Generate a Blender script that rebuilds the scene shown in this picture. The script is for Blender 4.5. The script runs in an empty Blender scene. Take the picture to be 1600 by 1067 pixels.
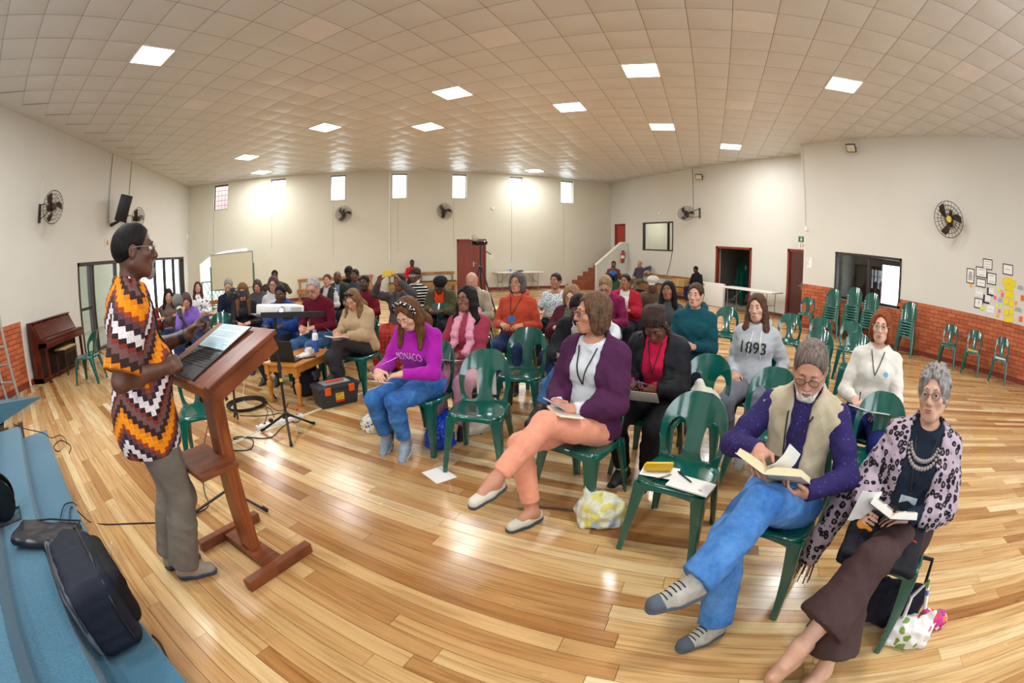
import bpy, bmesh, math, random
import numpy as np
from mathutils import Vector, Matrix

random.seed(7)
RNG = np.random.default_rng(7)
scene = bpy.context.scene
COL = scene.collection
PI = math.pi

# ------------------------------------------------------------------ camera
# The photograph was taken with a full-frame fisheye lens (equisolid).
CAM_H = 1.5462
cam_data = bpy.data.cameras.new('camera')
cam = bpy.data.objects.new('camera', cam_data)
COL.objects.link(cam)
cam_data.type = 'PANO'
cam_data.panorama_type = 'FISHEYE_EQUISOLID'
cam_data.sensor_width = 36.0
cam_data.sensor_fit = 'HORIZONTAL'
cam_data.fisheye_lens = 705.276 * 36.0 / 1600.0
cam_data.fisheye_fov = PI
cam_data.clip_start = 0.02
cam_data.clip_end = 200
_r = [(0.933303536, -0.359088442, 0.0000363), (-0.0712519120, -0.185289391, -0.980097448), (0.351948399, 0.914725824, -0.198516981)]
_m = Matrix(((_r[0][0], -_r[1][0], -_r[2][0]), (_r[0][1], -_r[1][1], -_r[2][1]), (_r[0][2], -_r[1][2], -_r[2][2])))
cam.matrix_world = Matrix.Translation((0, 0, CAM_H)) @ _m.to_4x4()
scene.camera = cam

# ------------------------------------------------------------------ world, exposure
scene.view_settings.view_transform = 'Standard'
scene.view_settings.look = 'None'
scene.view_settings.gamma = 1.0
scene.view_settings.use_curve_mapping = False
scene.view_settings.exposure = EXPOSURE = 0.34
world = bpy.data.worlds.new('overcast_sky')
scene.world = world
world.use_nodes = True
_bg = world.node_tree.nodes['Background']
_bg.inputs[0].default_value = (0.90, 0.95, 1.0, 1)
_bg.inputs[1].default_value = 4.4
LAMP_W = 62.0          # watts of each ceiling panel

# ------------------------------------------------------------------ small helpers
def lin(h):
    h = h.lstrip('#')
    c = [int(h[i:i + 2], 16) / 255 for i in (0, 2, 4)]
    return tuple((x / 12.92 if x <= .04045 else ((x + .055) / 1.055) ** 2.4) for x in c) + (1,)

MATS = {}
class NT:
    """tiny node-tree helper"""
    def __init__(s, m):
        s.t = m.node_tree; s.b = s.t.nodes['Principled BSDF']
    def n(s, kind, **kw):
        nd = s.t.nodes.new(kind)
        for k, v in kw.items():
            if k.startswith('i_'):
                key = k[2:]
                nd.inputs[int(key) if key.isdigit() else key].default_value = v
            else:
                setattr(nd, k, v)
        return nd
    def l(s, a, ao, b, bi):
        s.t.links.new(a.outputs[ao], b.inputs[bi])
    def ramp(s, src, out, stops, interp='LINEAR'):
        r = s.n('ShaderNodeValToRGB'); r.color_ramp.interpolation = interp
        e = r.color_ramp.elements
        while len(e) < len(stops): e.new(0.5)
        for el, (p, c) in zip(e, stops):
            el.position = p; el.color = lin(c) if isinstance(c, str) else c
        s.l(src, out, r, 0)
        return r
    def math(s, op, a, b=None, c=None):
        nd = s.n('ShaderNodeMath', operation=op)
        for i, x in enumerate((a, b, c)):
            if x is None: continue
            if isinstance(x, (int, float)): nd.inputs[i].default_value = x
            else: s.t.links.new(x if not isinstance(x, bpy.types.Node) else x.outputs[0], nd.inputs[i])
        return nd.outputs[0]

def mat(name, col='#808080', rough=.6, metal=0., bump=0., bscale=60., spec=.5, var=0., vscale=8., emit=0., alpha=1., trans=0., coat=0., stretch=None, sheen=0.):
    if name in MATS: return MATS[name]
    m = bpy.data.materials.new(name); m.use_nodes = True
    h = NT(m); b = h.b
    c = lin(col) if isinstance(col, str) else col
    b.inputs['Base Color'].default_value = c
    b.inputs['Roughness'].default_value = rough
    b.inputs['Metallic'].default_value = metal
    b.inputs['Specular IOR Level'].default_value = spec
    b.inputs['Coat Weight'].default_value = coat
    b.inputs['Coat Roughness'].default_value = .08
    b.inputs['Sheen Weight'].default_value = sheen
    b.inputs['Transmission Weight'].default_value = trans
    b.inputs['Alpha'].default_value = alpha
    if emit:
        b.inputs['Emission Color'].default_value = c
        b.inputs['Emission Strength'].default_value = emit
    if var or bump:
        tc = h.n('ShaderNodeTexCoord')
        src = tc
        so = 'Object'
        if stretch:
            mp = h.n('ShaderNodeMapping'); mp.inputs['Scale'].default_value = stretch
            h.l(tc, 'Object', mp, 0); src, so = mp, 0
        if var:
            nz = h.n('ShaderNodeTexNoise', i_Scale=vscale, i_Detail=4.0)
            h.l(src, so, nz, 'Vector')
            r = h.ramp(nz, 'Fac', [(0.3, tuple(x * (1 - var) for x in c[:3]) + (1,)), (0.7, tuple(min(1, x * (1 + var)) for x in c[:3]) + (1,))])
            h.l(r, 0, b, 'Base Color')
        if bump:
            nz = h.n('ShaderNodeTexNoise', i_Scale=bscale, i_Detail=3.0)
            h.l(src, so, nz, 'Vector')
            bp = h.n('ShaderNodeBump', i_Strength=bump, i_Distance=.01)
            h.l(nz, 'Fac', bp, 'Height'); h.l(bp, 0, b, 'Normal')
    MATS[name] = m
    return m

def link(o, parent=None):
    COL.objects.link(o)
    if parent is not None: o.parent = parent
    return o

def mesh_np(name, V, Fq, m=None, parent=None, smooth=True):
    """numpy verts (n,3) and faces (k,3|4) -> linked mesh object"""
    me = bpy.data.meshes.new(name)
    V = np.asarray(V, np.float32); Fq = np.asarray(Fq, np.int32)
    me.vertices.add(len(V)); me.vertices.foreach_set('co', V.ravel())
    k = Fq.shape[1]
    me.loops.add(Fq.size); me.loops.foreach_set('vertex_index', Fq.ravel())
    me.polygons.add(len(Fq)); me.polygons.foreach_set('loop_start', np.arange(len(Fq), dtype=np.int32) * k)
    me.polygons.foreach_set('use_smooth', np.full(len(Fq), smooth))
    me.update(calc_edges=True)
    if m: me.materials.append(m)
    o = bpy.data.objects.new(name, me)
    return link(o, parent)

class MB:
    """collects plain shapes into one mesh"""
    def __init__(s): s.v = []; s.f = []; s.mi = []; s.cur = 0
    def add(s, vs, fs):
        o = len(s.v); s.v += [tuple(v) for v in vs]; s.f += [tuple(i + o for i in f) for f in fs]; s.mi += [s.cur] * len(fs)
        return s
    def box(s, lo, hi, M=None):
        x0, y0, z0 = lo; x1, y1, z1 = hi
        vs = [(x0, y0, z0), (x1, y0, z0), (x1, y1, z0), (x0, y1, z0), (x0, y0, z1), (x1, y0, z1), (x1, y1, z1), (x0, y1, z1)]
        if M is not None: vs = [M @ Vector(v) for v in vs]
        return s.add(vs, [(0, 3, 2, 1), (4, 5, 6, 7), (0, 1, 5, 4), (1, 2, 6, 5), (2, 3, 7, 6), (3, 0, 4, 7)])
    def cbox(s, c, d, M=None):
        return s.box([c[i] - d[i] / 2 for i in range(3)], [c[i] + d[i] / 2 for i in range(3)], M)
    def rbox(s, lo, hi, r=.01, M=None):
        """box with chamfered edges"""
        bm = bmesh.new(); bmesh.ops.create_cube(bm, size=1)
        for v in bm.verts:
            v.co = Vector([(lo[i] + hi[i]) / 2 + v.co[i] * (hi[i] - lo[i]) for i in range(3)])
        bmesh.ops.bevel(bm, geom=bm.edges[:], offset=r, segments=2, affect='EDGES', profile=.5)
        bm.verts.index_update()
        vs = [(M @ v.co) if M is not None else v.co.copy() for v in bm.verts]
        s.add(vs, [[v.index for v in f.verts] for f in bm.faces]); bm.free(); return s
    def cyl(s, a, b, r, r2=None, n=10, caps=True):
        return s.tube([a, b], [r, r if r2 is None else r2], n, caps)
    def tube(s, pts, r, n=8, caps=True, closed=False):
        pts = [Vector(p) for p in pts]; N = len(pts)
        rs = r if isinstance(r, (list, tuple)) else [r] * N
        base = len(s.v); prev = None; vs = []
        for i, p in enumerate(pts):
            if closed: d = pts[(i + 1) % N] - pts[i - 1]
            else: d = pts[min(i + 1, N - 1)] - pts[max(i - 1, 0)]
            if d.length < 1e-9: d = Vector((0, 0, 1))
            d.normalize()
            if prev is None:
                a = Vector((0, 0, 1)) if abs(d.z) < .9 else Vector((1, 0, 0))
                x = d.cross(a).normalized()
            else:
                x = (prev - d * prev.dot(d))
                x = x.normalized() if x.length > 1e-6 else d.orthogonal().normalized()
            prev = x; y = d.cross(x)
            for k in range(n):
                t = 2 * PI * k / n
                vs.append(p + (x * math.cos(t) + y * math.sin(t)) * rs[i])
        fs = []
        for i in range(N if closed else N - 1):
            j = (i + 1) % N
            for k in range(n):
                k2 = (k + 1) % n
                fs.append((i * n + k, i * n + k2, j * n + k2, j * n + k))
        if caps and not closed:
            fs.append(tuple(range(n))[::-1]); fs.append(tuple(range((N - 1) * n, N * n)))
        return s.add(vs, fs)
    def lathe(s, prof, c=(0, 0, 0), n=20, M=None):
        """prof: list of (r, z)"""
        vs = []; fs = []
        for r, z in prof:
            for k in range(n):
                t = 2 * PI * k / n
                v = Vector((c[0] + r * math.cos(t), c[1] + r * math.sin(t), c[2] + z)); vs.append(M @ v if M is not None else v)
        for i in range(len(prof) - 1):
            for k in range(n):
                k2 = (k + 1) % n
                fs.append((i * n + k, i * n + k2, (i + 1) * n + k2, (i + 1) * n + k))
        fs.append(tuple(range(n))[::-1]); fs.append(tuple(range((len(prof) - 1) * n, len(prof) * n)))
        return s.add(vs, fs)
    def prism(s, poly, d0, d1, f):
        """extrude polygon poly=[(a,b)..] from d0 to d1; f(a,b,d)->(x,y,z)"""
        n = len(poly)
        vs = [f(a, b, d0) for a, b in poly] + [f(a, b, d1) for a, b in poly]
        return s.add(vs, [tuple(range(n))[::-1], tuple(range(n, 2 * n))] + [(i, (i + 1) % n, n + (i + 1) % n, n + i) for i in range(n)])
    def build(s, name, m=None, parent=None, smooth=False, ang=None, bevel=0):
        me = bpy.data.meshes.new(name)
        me.from_pydata(s.v, [], s.f); me.update()
        ms = m if isinstance(m, (list, tuple)) else [m]
        for x in ms:
            if x: me.materials.append(x)
        if len(ms) > 1: me.polygons.foreach_set('material_index', s.mi)
        bm = bmesh.new(); bm.from_mesh(me)
        bmesh.ops.recalc_face_normals(bm, faces=bm.faces)
        if bevel:
            ed = [e for e in bm.edges if len(e.link_faces) == 2 and e.calc_face_angle(0) > .6]
            bmesh.ops.bevel(bm, geom=ed, offset=bevel, segments=2, affect='EDGES', profile=.5)
        bm.to_mesh(me); bm.free()
        if smooth or bevel:
            me.polygons.foreach_set('use_smooth', [True] * len(me.polygons))
            me.set_sharp_from_angle(angle=math.radians(ang or 40))
        o = bpy.data.objects.new(name, me)
        return link(o, parent)

def tag(o, label=None, cat=None, group=None, kind=None):
    if label: o['label'] = label
    if cat: o['category'] = cat
    if group: o['group'] = group
    if kind: o['kind'] = kind
    return o

def empty(name, loc=(0, 0, 0), rz=0., label=None, cat=None, group=None):
    o = bpy.data.objects.new(name, None); o.empty_display_size = .1
    o.location = loc; o.rotation_euler = (0, 0, rz)
    COL.objects.link(o)
    return tag(o, label, cat, group)

def copy_tree(o, parent=None):
    c = o.copy(); COL.objects.link(c)
    if parent is not None:
        c.parent = parent; c.matrix_parent_inverse = o.matrix_parent_inverse
    for ch in o.children: copy_tree(ch, c)
    return c

def struct(o, label):
    o['kind'] = 'structure'; o['label'] = label
    return o

def text_obj(name, body, size, m, parent=None, loc=(0, 0, 0), rot=(0, 0, 0), ext=.0008, align='CENTER', bold=0.):
    cu = bpy.data.curves.new(name, 'FONT'); cu.body = body; cu.size = size; cu.extrude = ext; cu.offset = bold
    cu.align_x = align; cu.align_y = 'CENTER'; cu.resolution_u = 3
    to = bpy.data.objects.new(name + '_tmp', cu); COL.objects.link(to)
    dg = bpy.context.evaluated_depsgraph_get()
    me = bpy.data.meshes.new_from_object(to.evaluated_get(dg))
    bpy.data.objects.remove(to); bpy.data.curves.remove(cu)
    me.materials.clear(); me.materials.append(m)
    o = bpy.data.objects.new(name, me); o.location = loc; o.rotation_euler = rot
    return link(o, parent)

# stage axes: the floor boards, the ceiling grid and the stage all run at 45 degrees to the room
C45 = math.sqrt(.5)
def sn(s, n, z=0.):
    return Vector(((s + n) * C45, (n - s) * C45, z))
# ================================================================== SETTING
ZC = 4.739                     # ceiling height
UL, UR, URF, VB, VF = -6.467, 10.29, 11.327, 17.06, -4.6
VP = 6.30                      # where the right wall steps back

def px_of(w):
    """pixel of a world point in the 1600x1067 frame (only used to rank which repeated pieces show largest)"""
    d = [w[0], w[1], w[2] - CAM_H]
    c = [sum(_r[i][k] * d[k] for k in range(3)) for i in range(3)]
    th = math.atan2(math.hypot(c[0], c[1]), c[2]); ph = math.atan2(c[1], c[0]); r = 2 * 705.276 * math.sin(th / 2)
    return 800 + r * math.cos(ph), 533.5 + r * math.sin(ph)
def in_frame(w, mg=30):
    x, y = px_of(w); return -mg < x < 1600 + mg and -mg < y < 1067 + mg

def m_glass():
    if 'glass' in MATS: return MATS['glass']
    m = bpy.data.materials.new('window_glass'); m.use_nodes = True
    h = NT(m); t = h.t
    out = [n for n in t.nodes if n.type == 'OUTPUT_MATERIAL'][0]
    tr = h.n('ShaderNodeBsdfTransparent'); tr.inputs[0].default_value = (.93, .96, .95, 1)
    gl = h.n('ShaderNodeBsdfGlossy'); gl.inputs['Roughness'].default_value = .02
    lw = h.n('ShaderNodeLayerWeight', i_Blend=.5)
    pw = h.math('POWER', lw.outputs['Facing'], 4.0); sc = h.math('MULTIPLY_ADD', pw, .75, .045)
    mx = h.n('ShaderNodeMixShader')
    t.links.new(sc, mx.inputs[0]); h.l(tr, 0, mx, 1); h.l(gl, 0, mx, 2); h.l(mx, 0, out, 0)
    MATS['glass'] = m; return m

M_WALL = mat('wall_paint', '#d3d1c7', .55, var=.03, vscale=.7, bump=.04, bscale=90)
M_WALLB = mat('wall_paint_back', '#d0ccba', .55, var=.03, vscale=.7, bump=.04, bscale=90)
M_FRAME = mat('dark_frame', '#2e2320', .45)
M_RED = mat('door_frame_red', '#7e2d1c', .45, var=.1, vscale=4)
M_SKIRT = mat('skirting_red', '#7a3324', .5, var=.1)
M_WHITE = mat('white_plastic', '#e9e8e4', .45)
M_BLACK = mat('black_plastic', '#151516', .45)
M_BLACKG = mat('black_gloss', '#101011', .22)
M_STEEL = mat('steel', '#b9bbbd', .3, metal=1)
M_CARPET = None

def wall(name, axis, c, th, a0, a1, z0, z1, holes, m, label):
    """wall slab in plane axis=c; thickness th (signed, away from the room); holes=(a0,a1,z0,z1)"""
    A = sorted({a0, a1, *[x for h in holes for x in h[:2]]}); A = [x for x in A if a0 <= x <= a1]
    Z = sorted({z0, z1, *[x for h in holes for x in h[2:]]}); Z = [x for x in Z if z0 <= x <= z1]
    b = MB()
    c0, c1 = min(c, c + th), max(c, c + th)
    for i in range(len(A) - 1):
        for j in range(len(Z) - 1):
            am, zm = (A[i] + A[i + 1]) / 2, (Z[j] + Z[j + 1]) / 2
            if any(h[0] < am < h[1] and h[2] < zm < h[3] for h in holes): continue
            if axis == 'u': b.box((c0, A[i], Z[j]), (c1, A[i + 1], Z[j + 1]))
            else: b.box((A[i], c0, Z[j]), (A[i + 1], c1, Z[j + 1]))
    return struct(b.build(name, m), label)

WIN = [(-5.33, -4.73), (-2.96, -2.37), (-.61, -.04), (1.75, 2.325), (4.1, 4.675), (6.47, 7.03), (8.785, 9.38)]
HB = [(a, b, 3.665, 4.63) for a, b in WIN] + [(-5.95, -3.9, 0, 2.12), (4.28, 5.46, 0, 2.04)]
wall('wall_back', 'v', VB, .24, UL - .24, URF + .24, 0, ZC + .1, HB, M_WALLB, 'long cream painted back wall with a row of seven high windows')
wall('wall_left', 'u', UL, -.24, VF, VB, 0, ZC + .1, [(8.85, 16.5, 0.0, 2.04)], M_WALL, 'cream left wall with dark framed sliding doors and the piano')
wall('wall_right_far', 'u', URF, .24, VP, VB, 0, ZC + .1, [(15.96, 16.75, 1.12, 2.84), (12.81, 14.7, 1.71, 2.84), (8.95, 10.55, 0, 1.96), (6.55, 7.52, 0, 2.0)], M_WALL, 'cream right wall set back, with store doorway and small hatch window')
wall('wall_right_near', 'u', UR, .24, VF, VP, 0, ZC + .1, [(3.36, 5.29, .88, 1.98)], M_WALL, 'cream right wall above the brick dado with wall fan and notices')
b = MB(); b.box((UR + .24, VP - .24, 0), (URF + .24, VP, ZC + .1)); struct(b.build('pier_wall', M_WALL), 'short return wall where the right wall steps back')
wall('wall_front', 'v', VF, -.24, UL - .24, UR + .24, 0, ZC + .1, [(-4.5, -2.2, 1.0, 3.6), (-1.2, 1.1, 1.0, 3.6), (2.1, 4.4, 1.0, 3.6), (5.4, 7.7, 1.0, 3.6)], M_WALL, 'cream front wall behind the stage with large windows')

# skirtings
def skirt(name, boxes, label):
    b = MB()
    for lo, hi in boxes: b.box(lo, hi)
    struct(b.build(name, M_SKIRT), label)
skirt('baseboard_back', [((-3.9, VB - .02, 0), (4.2, VB, .11)), ((5.54, VB - .02, 0), (9.0, VB, .11))], 'dark red skirting along the back wall')
skirt('baseboard_right', [((UR - .025, VF, 0), (UR, VP, .085)), ((URF - .02, 7.6, 0), (URF, 8.87, .1)), ((URF - .02, 10.63, 0), (URF, VB, .1))], 'dark red skirting along the right wall')
skirt('baseboard_left', [((UL, VF, 0), (UL + .02, 8.78, .1))], 'dark red skirting along the left wall')

# ------------------------------------------------------------------ floor boards
def floor_material(name):
    m = bpy.data.materials.new(name); m.use_nodes = True; h = NT(m); b = h.b
    at = h.n('ShaderNodeAttribute', attribute_name='tone')
    sep = h.n('ShaderNodeSeparateColor'); h.l(at, 'Color', sep, 0)
    tc = h.n('ShaderNodeTexCoord')
    mr = h.n('ShaderNodeMapping'); mr.inputs['Rotation'].default_value = (0, 0, PI / 4); h.l(tc, 'Object', mr, 0)
    mp = h.n('ShaderNodeMapping'); mp.inputs['Scale'].default_value = (1.2, 26, 1)
    h.l(mr, 0, mp, 0)
    # shift the grain per board
    ad = h.n('ShaderNodeVectorMath', operation='ADD'); h.l(mp, 0, ad, 0)
    sc = h.n('ShaderNodeVectorMath', operation='SCALE', i_Scale=37.0); h.l(at, 'Color', sc, 0); h.l(sc, 0, ad, 1)
    nz = h.n('ShaderNodeTexNoise', i_Scale=1.6, i_Detail=6.0, i_Distortion=.6); h.l(ad, 0, nz, 'Vector')
    base = h.ramp(sep, 'Red', [(0, '#7a4c28'), (.18, '#a0703e'), (.42, '#b98f5c'), (.68, '#caa874'), (1, '#dfcba2')])
    dark = h.n('ShaderNodeMix', data_type='RGBA', blend_type='MULTIPLY'); dark.inputs[0].default_value = .75
    gr = h.ramp(nz, 'Fac', [(.32, (.60, .46, .33, 1)), (.5, (.93, .88, .82, 1)), (.66, (1.08, 1.05, 1.0, 1))])
    h.l(base, 0, dark, 6); h.l(gr, 0, dark, 7)
    # knots
    vo = h.n('ShaderNodeTexVoronoi', i_Scale=1.0)
    mp2 = h.n('ShaderNodeMapping'); mp2.inputs['Scale'].default_value = (1.1, 4.2, 1)
    h.l(mr, 0, mp2, 0); h.l(mp2, 0, vo, 'Vector')
    kn = h.ramp(vo, 'Distance', [(.02, (.22, .10, .04, 1)), (.06, (1, 1, 1, 1))])
    mk = h.n('ShaderNodeMix', data_type='RGBA', blend_type='MULTIPLY'); mk.inputs[0].default_value = .55
    h.l(dark, 2, mk, 6); h.l(kn, 0, mk, 7)
    h.l(mk, 2, b, 'Base Color')
    rn = h.n('ShaderNodeTexNoise', i_Scale=2.5, i_Detail=3.0); h.l(tc, 'Object', rn, 'Vector')
    rr = h.n('ShaderNodeMapRange', i_1=.3, i_2=.7, i_3=.16, i_4=.30); h.l(rn, 'Fac', rr, 0); h.l(rr, 0, b, 'Roughness')
    bp = h.n('ShaderNodeBump', i_Strength=.05, i_Distance=.004); h.l(nz, 'Fac', bp, 'Height'); h.l(bp, 0, b, 'Normal')
    b.inputs['Specular IOR Level'].default_value = .5
    return m
M_FLOOR = floor_material('varnished_floor_boards')
M_SUB = mat('floor_gap', '#3b2410', .8)
b = MB(); b.box((UL - .2, VF - .2, -.12), (URF + .2, VB + .2, -.022)); floor = struct(b.build('floor', M_SUB), 'varnished wooden board floor laid diagonally across the hall')
PW = .0915
planks = []
rr_ = random.Random(3)
for j in range(-36, 240):
    n0 = j * PW
    s = -17.0 + rr_.random() * 1.5
    while s < 12:
        L = rr_.choice([.6, .9, 1.2, 1.5, 1.8, 2.4, 2.9]) * rr_.uniform(.85, 1.15)
        tone = min(1, max(0, rr_.gauss(.62, .17) if rr_.random() > .2 else rr_.uniform(.1, .45)))
        planks.append((s, s + L, n0, n0 + PW, tone, rr_.random(), rr_.random())); s += L
def clip_poly(poly, lo, hi):
    def cl(p, f):
        out = []
        for i in range(len(p)):
            a, c = p[i - 1], p[i]; fa, fc = f(a), f(c)
            if (fa >= 0) != (fc >= 0):
                t = fa / (fa - fc); out.append((a[0] + t * (c[0] - a[0]), a[1] + t * (c[1] - a[1])))
            if fc >= 0: out.append(c)
        return out
    for f in (lambda q: q[0] - lo[0], lambda q: hi[0] - q[0], lambda q: q[1] - lo[1], lambda q: hi[1] - q[1]):
        poly = cl(poly, f)
        if len(poly) < 3: return []
    return poly
kept = []
for p in planks:
    g = .0012
    q = [sn(p[0] + g, p[2] + g), sn(p[1] - g, p[2] + g), sn(p[1] - g, p[3] - g), sn(p[0] + g, p[3] - g)]
    q = [(v.x, v.y) for v in q]
    q = clip_poly(q, (UL, VF), (URF, VB))
    if len(q) < 3: continue
    cx = sum(v[0] for v in q) / len(q); cy = sum(v[1] for v in q) / len(q)
    if (cx + cy) * C45 < -.3 and not (cx < -5.3): continue         # under the stage
    d = math.hypot(cx, cy)
    vis = in_frame((cx, cy, 0), 60)
    kept.append((d if vis else 100 + d, q, p))
kept.sort(key=lambda k: k[0])
def plank_geo(b, q):
    n = len(q)
    b.add([(x, y, -.02) for x, y in q] + [(x, y, 0) for x, y in q], [tuple(range(n, 2 * n))] + [(i, (i + 1) % n, n + (i + 1) % n, n + i) for i in range(n)])
def tone_attr(me, cols):
    a = me.color_attributes.new('tone', 'FLOAT_COLOR', 'POINT')
    a.data.foreach_set('color', np.asarray(cols, np.float32).ravel())
for d, q, p in kept[:300]:
    b = MB(); plank_geo(b, q); o = b.build('plank', M_FLOOR, floor)
    tone_attr(o.data, [(p[4], p[5], p[6], 1)] * len(o.data.vertices))
b = MB(); cols = []
for d, q, p in kept[300:]:
    plank_geo(b, q); cols += [(p[4], p[5], p[6], 1)] * (2 * len(q))
me = bpy.data.meshes.new('far_planks'); me.from_pydata(b.v, [], b.f); me.materials.append(M_FLOOR); tone_attr(me, cols)
tag(link(bpy.data.objects.new('far_planks', me), floor), kind='stuff')
# faded court line on the boards
b = MB()
p0, p1 = Vector((-1.25, 3.74)), Vector((.55, 5.42)); dd = (p1 - p0).normalized(); nn = Vector((-dd.y, dd.x)) * .025
b.add([(*(p0 - nn), .0012), (*(p1 - nn), .0012), (*(p1 + nn), .0012), (*(p0 + nn), .0012)], [(0, 1, 2, 3)])
struct(b.build('trim_1', mat('court_line', '#d9cfae', .4, var=.12, vscale=30)), 'faded white court line painted on the boards')

# ------------------------------------------------------------------ ceiling
def ceil_material(name, col):
    m = bpy.data.materials.new(name); m.use_nodes = True; h = NT(m); b = h.b
    tc = h.n('ShaderNodeTexCoord'); oi = h.n('ShaderNodeObjectInfo')
    nz = h.n('ShaderNodeTexNoise', i_Scale=.9, i_Detail=5.0); h.l(tc, 'Object', nz, 'Vector')
    c = lin(col)
    r = h.ramp(nz, 'Fac', [(.3, tuple(x * .93 for x in c[:3]) + (1,)), (.7, c)])
    h.l(r, 0, b, 'Base Color'); b.inputs['Roughness'].default_value = .38; b.inputs['Specular IOR Level'].default_value = .45
    n2 = h.n('ShaderNodeTexNoise', i_Scale=160.0, i_Detail=2.0); h.l(tc, 'Object', n2, 'Vector')
    bp = h.n('ShaderNodeBump', i_Strength=.05, i_Distance=.003); h.l(n2, 'Fac', bp, 'Height'); h.l(bp, 0, b, 'Normal')
    return m
M_CEIL = ceil_material('ceiling_vinyl', '#dad9d6')
M_CEILN = ceil_material('ceiling_new_tile', '#e6e3e0')
G0, G1 = -4.4266, 3.1846; TP = .602
def grid(a, r): return (G0 + C45 * TP * (a - r), G1 + C45 * TP * (a + r))
LIT = [(4, 1), (13, -2), (13, -8), (13, -14), (16, -5), (13, 4), (16, 1), (19, -8), (22, -11), (13, 10), (16, 13), (28, 1),
       (4, -11), (1, -2), (-2, -5), (-5, -8), (4, -17), (-5, 4)]
NEWT = [(7, -2), (10, -5), (10, -11), (7, 4), (10, 1), (10, -17), (16, -11)]
b = MB(); b.box((UL - .2, VF - .2, ZC + .012), (URF + .2, VB + .2, ZC + .12)); ceiling = struct(b.build('ceiling', mat('ceiling_grid', '#6d665c', .7)), 'flat ceiling of pale square tiles laid on the diagonal')
def tile_mesh(name, sag, m, ns=5):
    vs = []; hw = TP / 2 - .0035
    for i in range(ns + 1):
        for j in range(ns + 1):
            x, y = -1 + 2 * i / ns, -1 + 2 * j / ns
            z = -sag * (1 - x * x) * (1 - y * y) - .004
            if abs(x) == 1 or abs(y) == 1: z = .006
            ex = .985 if False else 1
            vs.append((x * hw * ex, y * hw * ex, z))
    # an inner ring close to the border gives each tile a soft rolled edge
    fs = [(i * (ns + 1) + j, i * (ns + 1) + j + 1, (i + 1) * (ns + 1) + j + 1, (i + 1) * (ns + 1) + j) for i in range(ns) for j in range(ns)]
    return vs, fs
TILES = []
for sgi in range(3):
    vs, fs = tile_mesh('tile', (.014, .022, .018)[sgi], M_CEIL)
    me = bpy.data.meshes.new('ceiling_tile'); me.from_pydata(vs, [], fs); me.materials.append(M_CEIL)
    me.polygons.foreach_set('use_smooth', [True] * len(fs)); me.update(); TILES.append(me)
vs, fs = tile_mesh('tile', .002, M_CEILN); NEWME = bpy.data.meshes.new('ceiling_tile'); NEWME.from_pydata(vs, [], fs); NEWME.materials.append(M_CEILN); NEWME.update()
cells = []
for a in range(-30, 50):
    for r in range(-40, 40):
        if (a, r) in LIT: continue
        cx, cy = grid(a + .5, r + .5)
        if not (UL - .43 < cx < URF + .43 and VF - .43 < cy < VB + .43): continue
        quad = [grid(a, r), grid(a + 1, r), grid(a + 1, r + 1), grid(a, r + 1)]
        full = all(UL <= x <= URF and VF <= y <= VB for x, y in quad)
        dist = math.hypot(cx, cy)
        cells.append((dist if in_frame((cx, cy, ZC), 20) else 100 + dist, a, r, cx, cy, full, quad))
cells.sort()
rest = MB(); nt_ = 0
for k, (dist, a, r, cx, cy, full, quad) in enumerate(cells):
    if not full:
        q = clip_poly(quad, (UL, VF), (URF, VB))
        if len(q) >= 3: rest.add([(x, y, ZC) for x, y in q], [tuple(range(len(q)))])
        continue
    if nt_ < 300:
        me = NEWME if (a, r) in NEWT else TILES[(a * 7 + r * 3) % 3]
        o = bpy.data.objects.new('ceiling_tile', me); link(o, ceiling); o.location = (cx, cy, ZC); o.rotation_euler = (0, 0, PI / 4 + (PI / 2) * ((a + r) % 4)); nt_ += 1
    else:
        vs, fs = tile_mesh('t', (.014, .022, .018)[(a * 7 + r * 3) % 3], M_CEIL, 4)
        R2 = Matrix.Rotation(PI / 4, 3, 'Z')
        rest.add([R2 @ Vector(v) + Vector((cx, cy, ZC)) for v in vs], fs)
o = rest.build('far_ceiling_tiles', M_CEIL, ceiling, smooth=True, ang=60); tag(o, kind='stuff')

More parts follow.
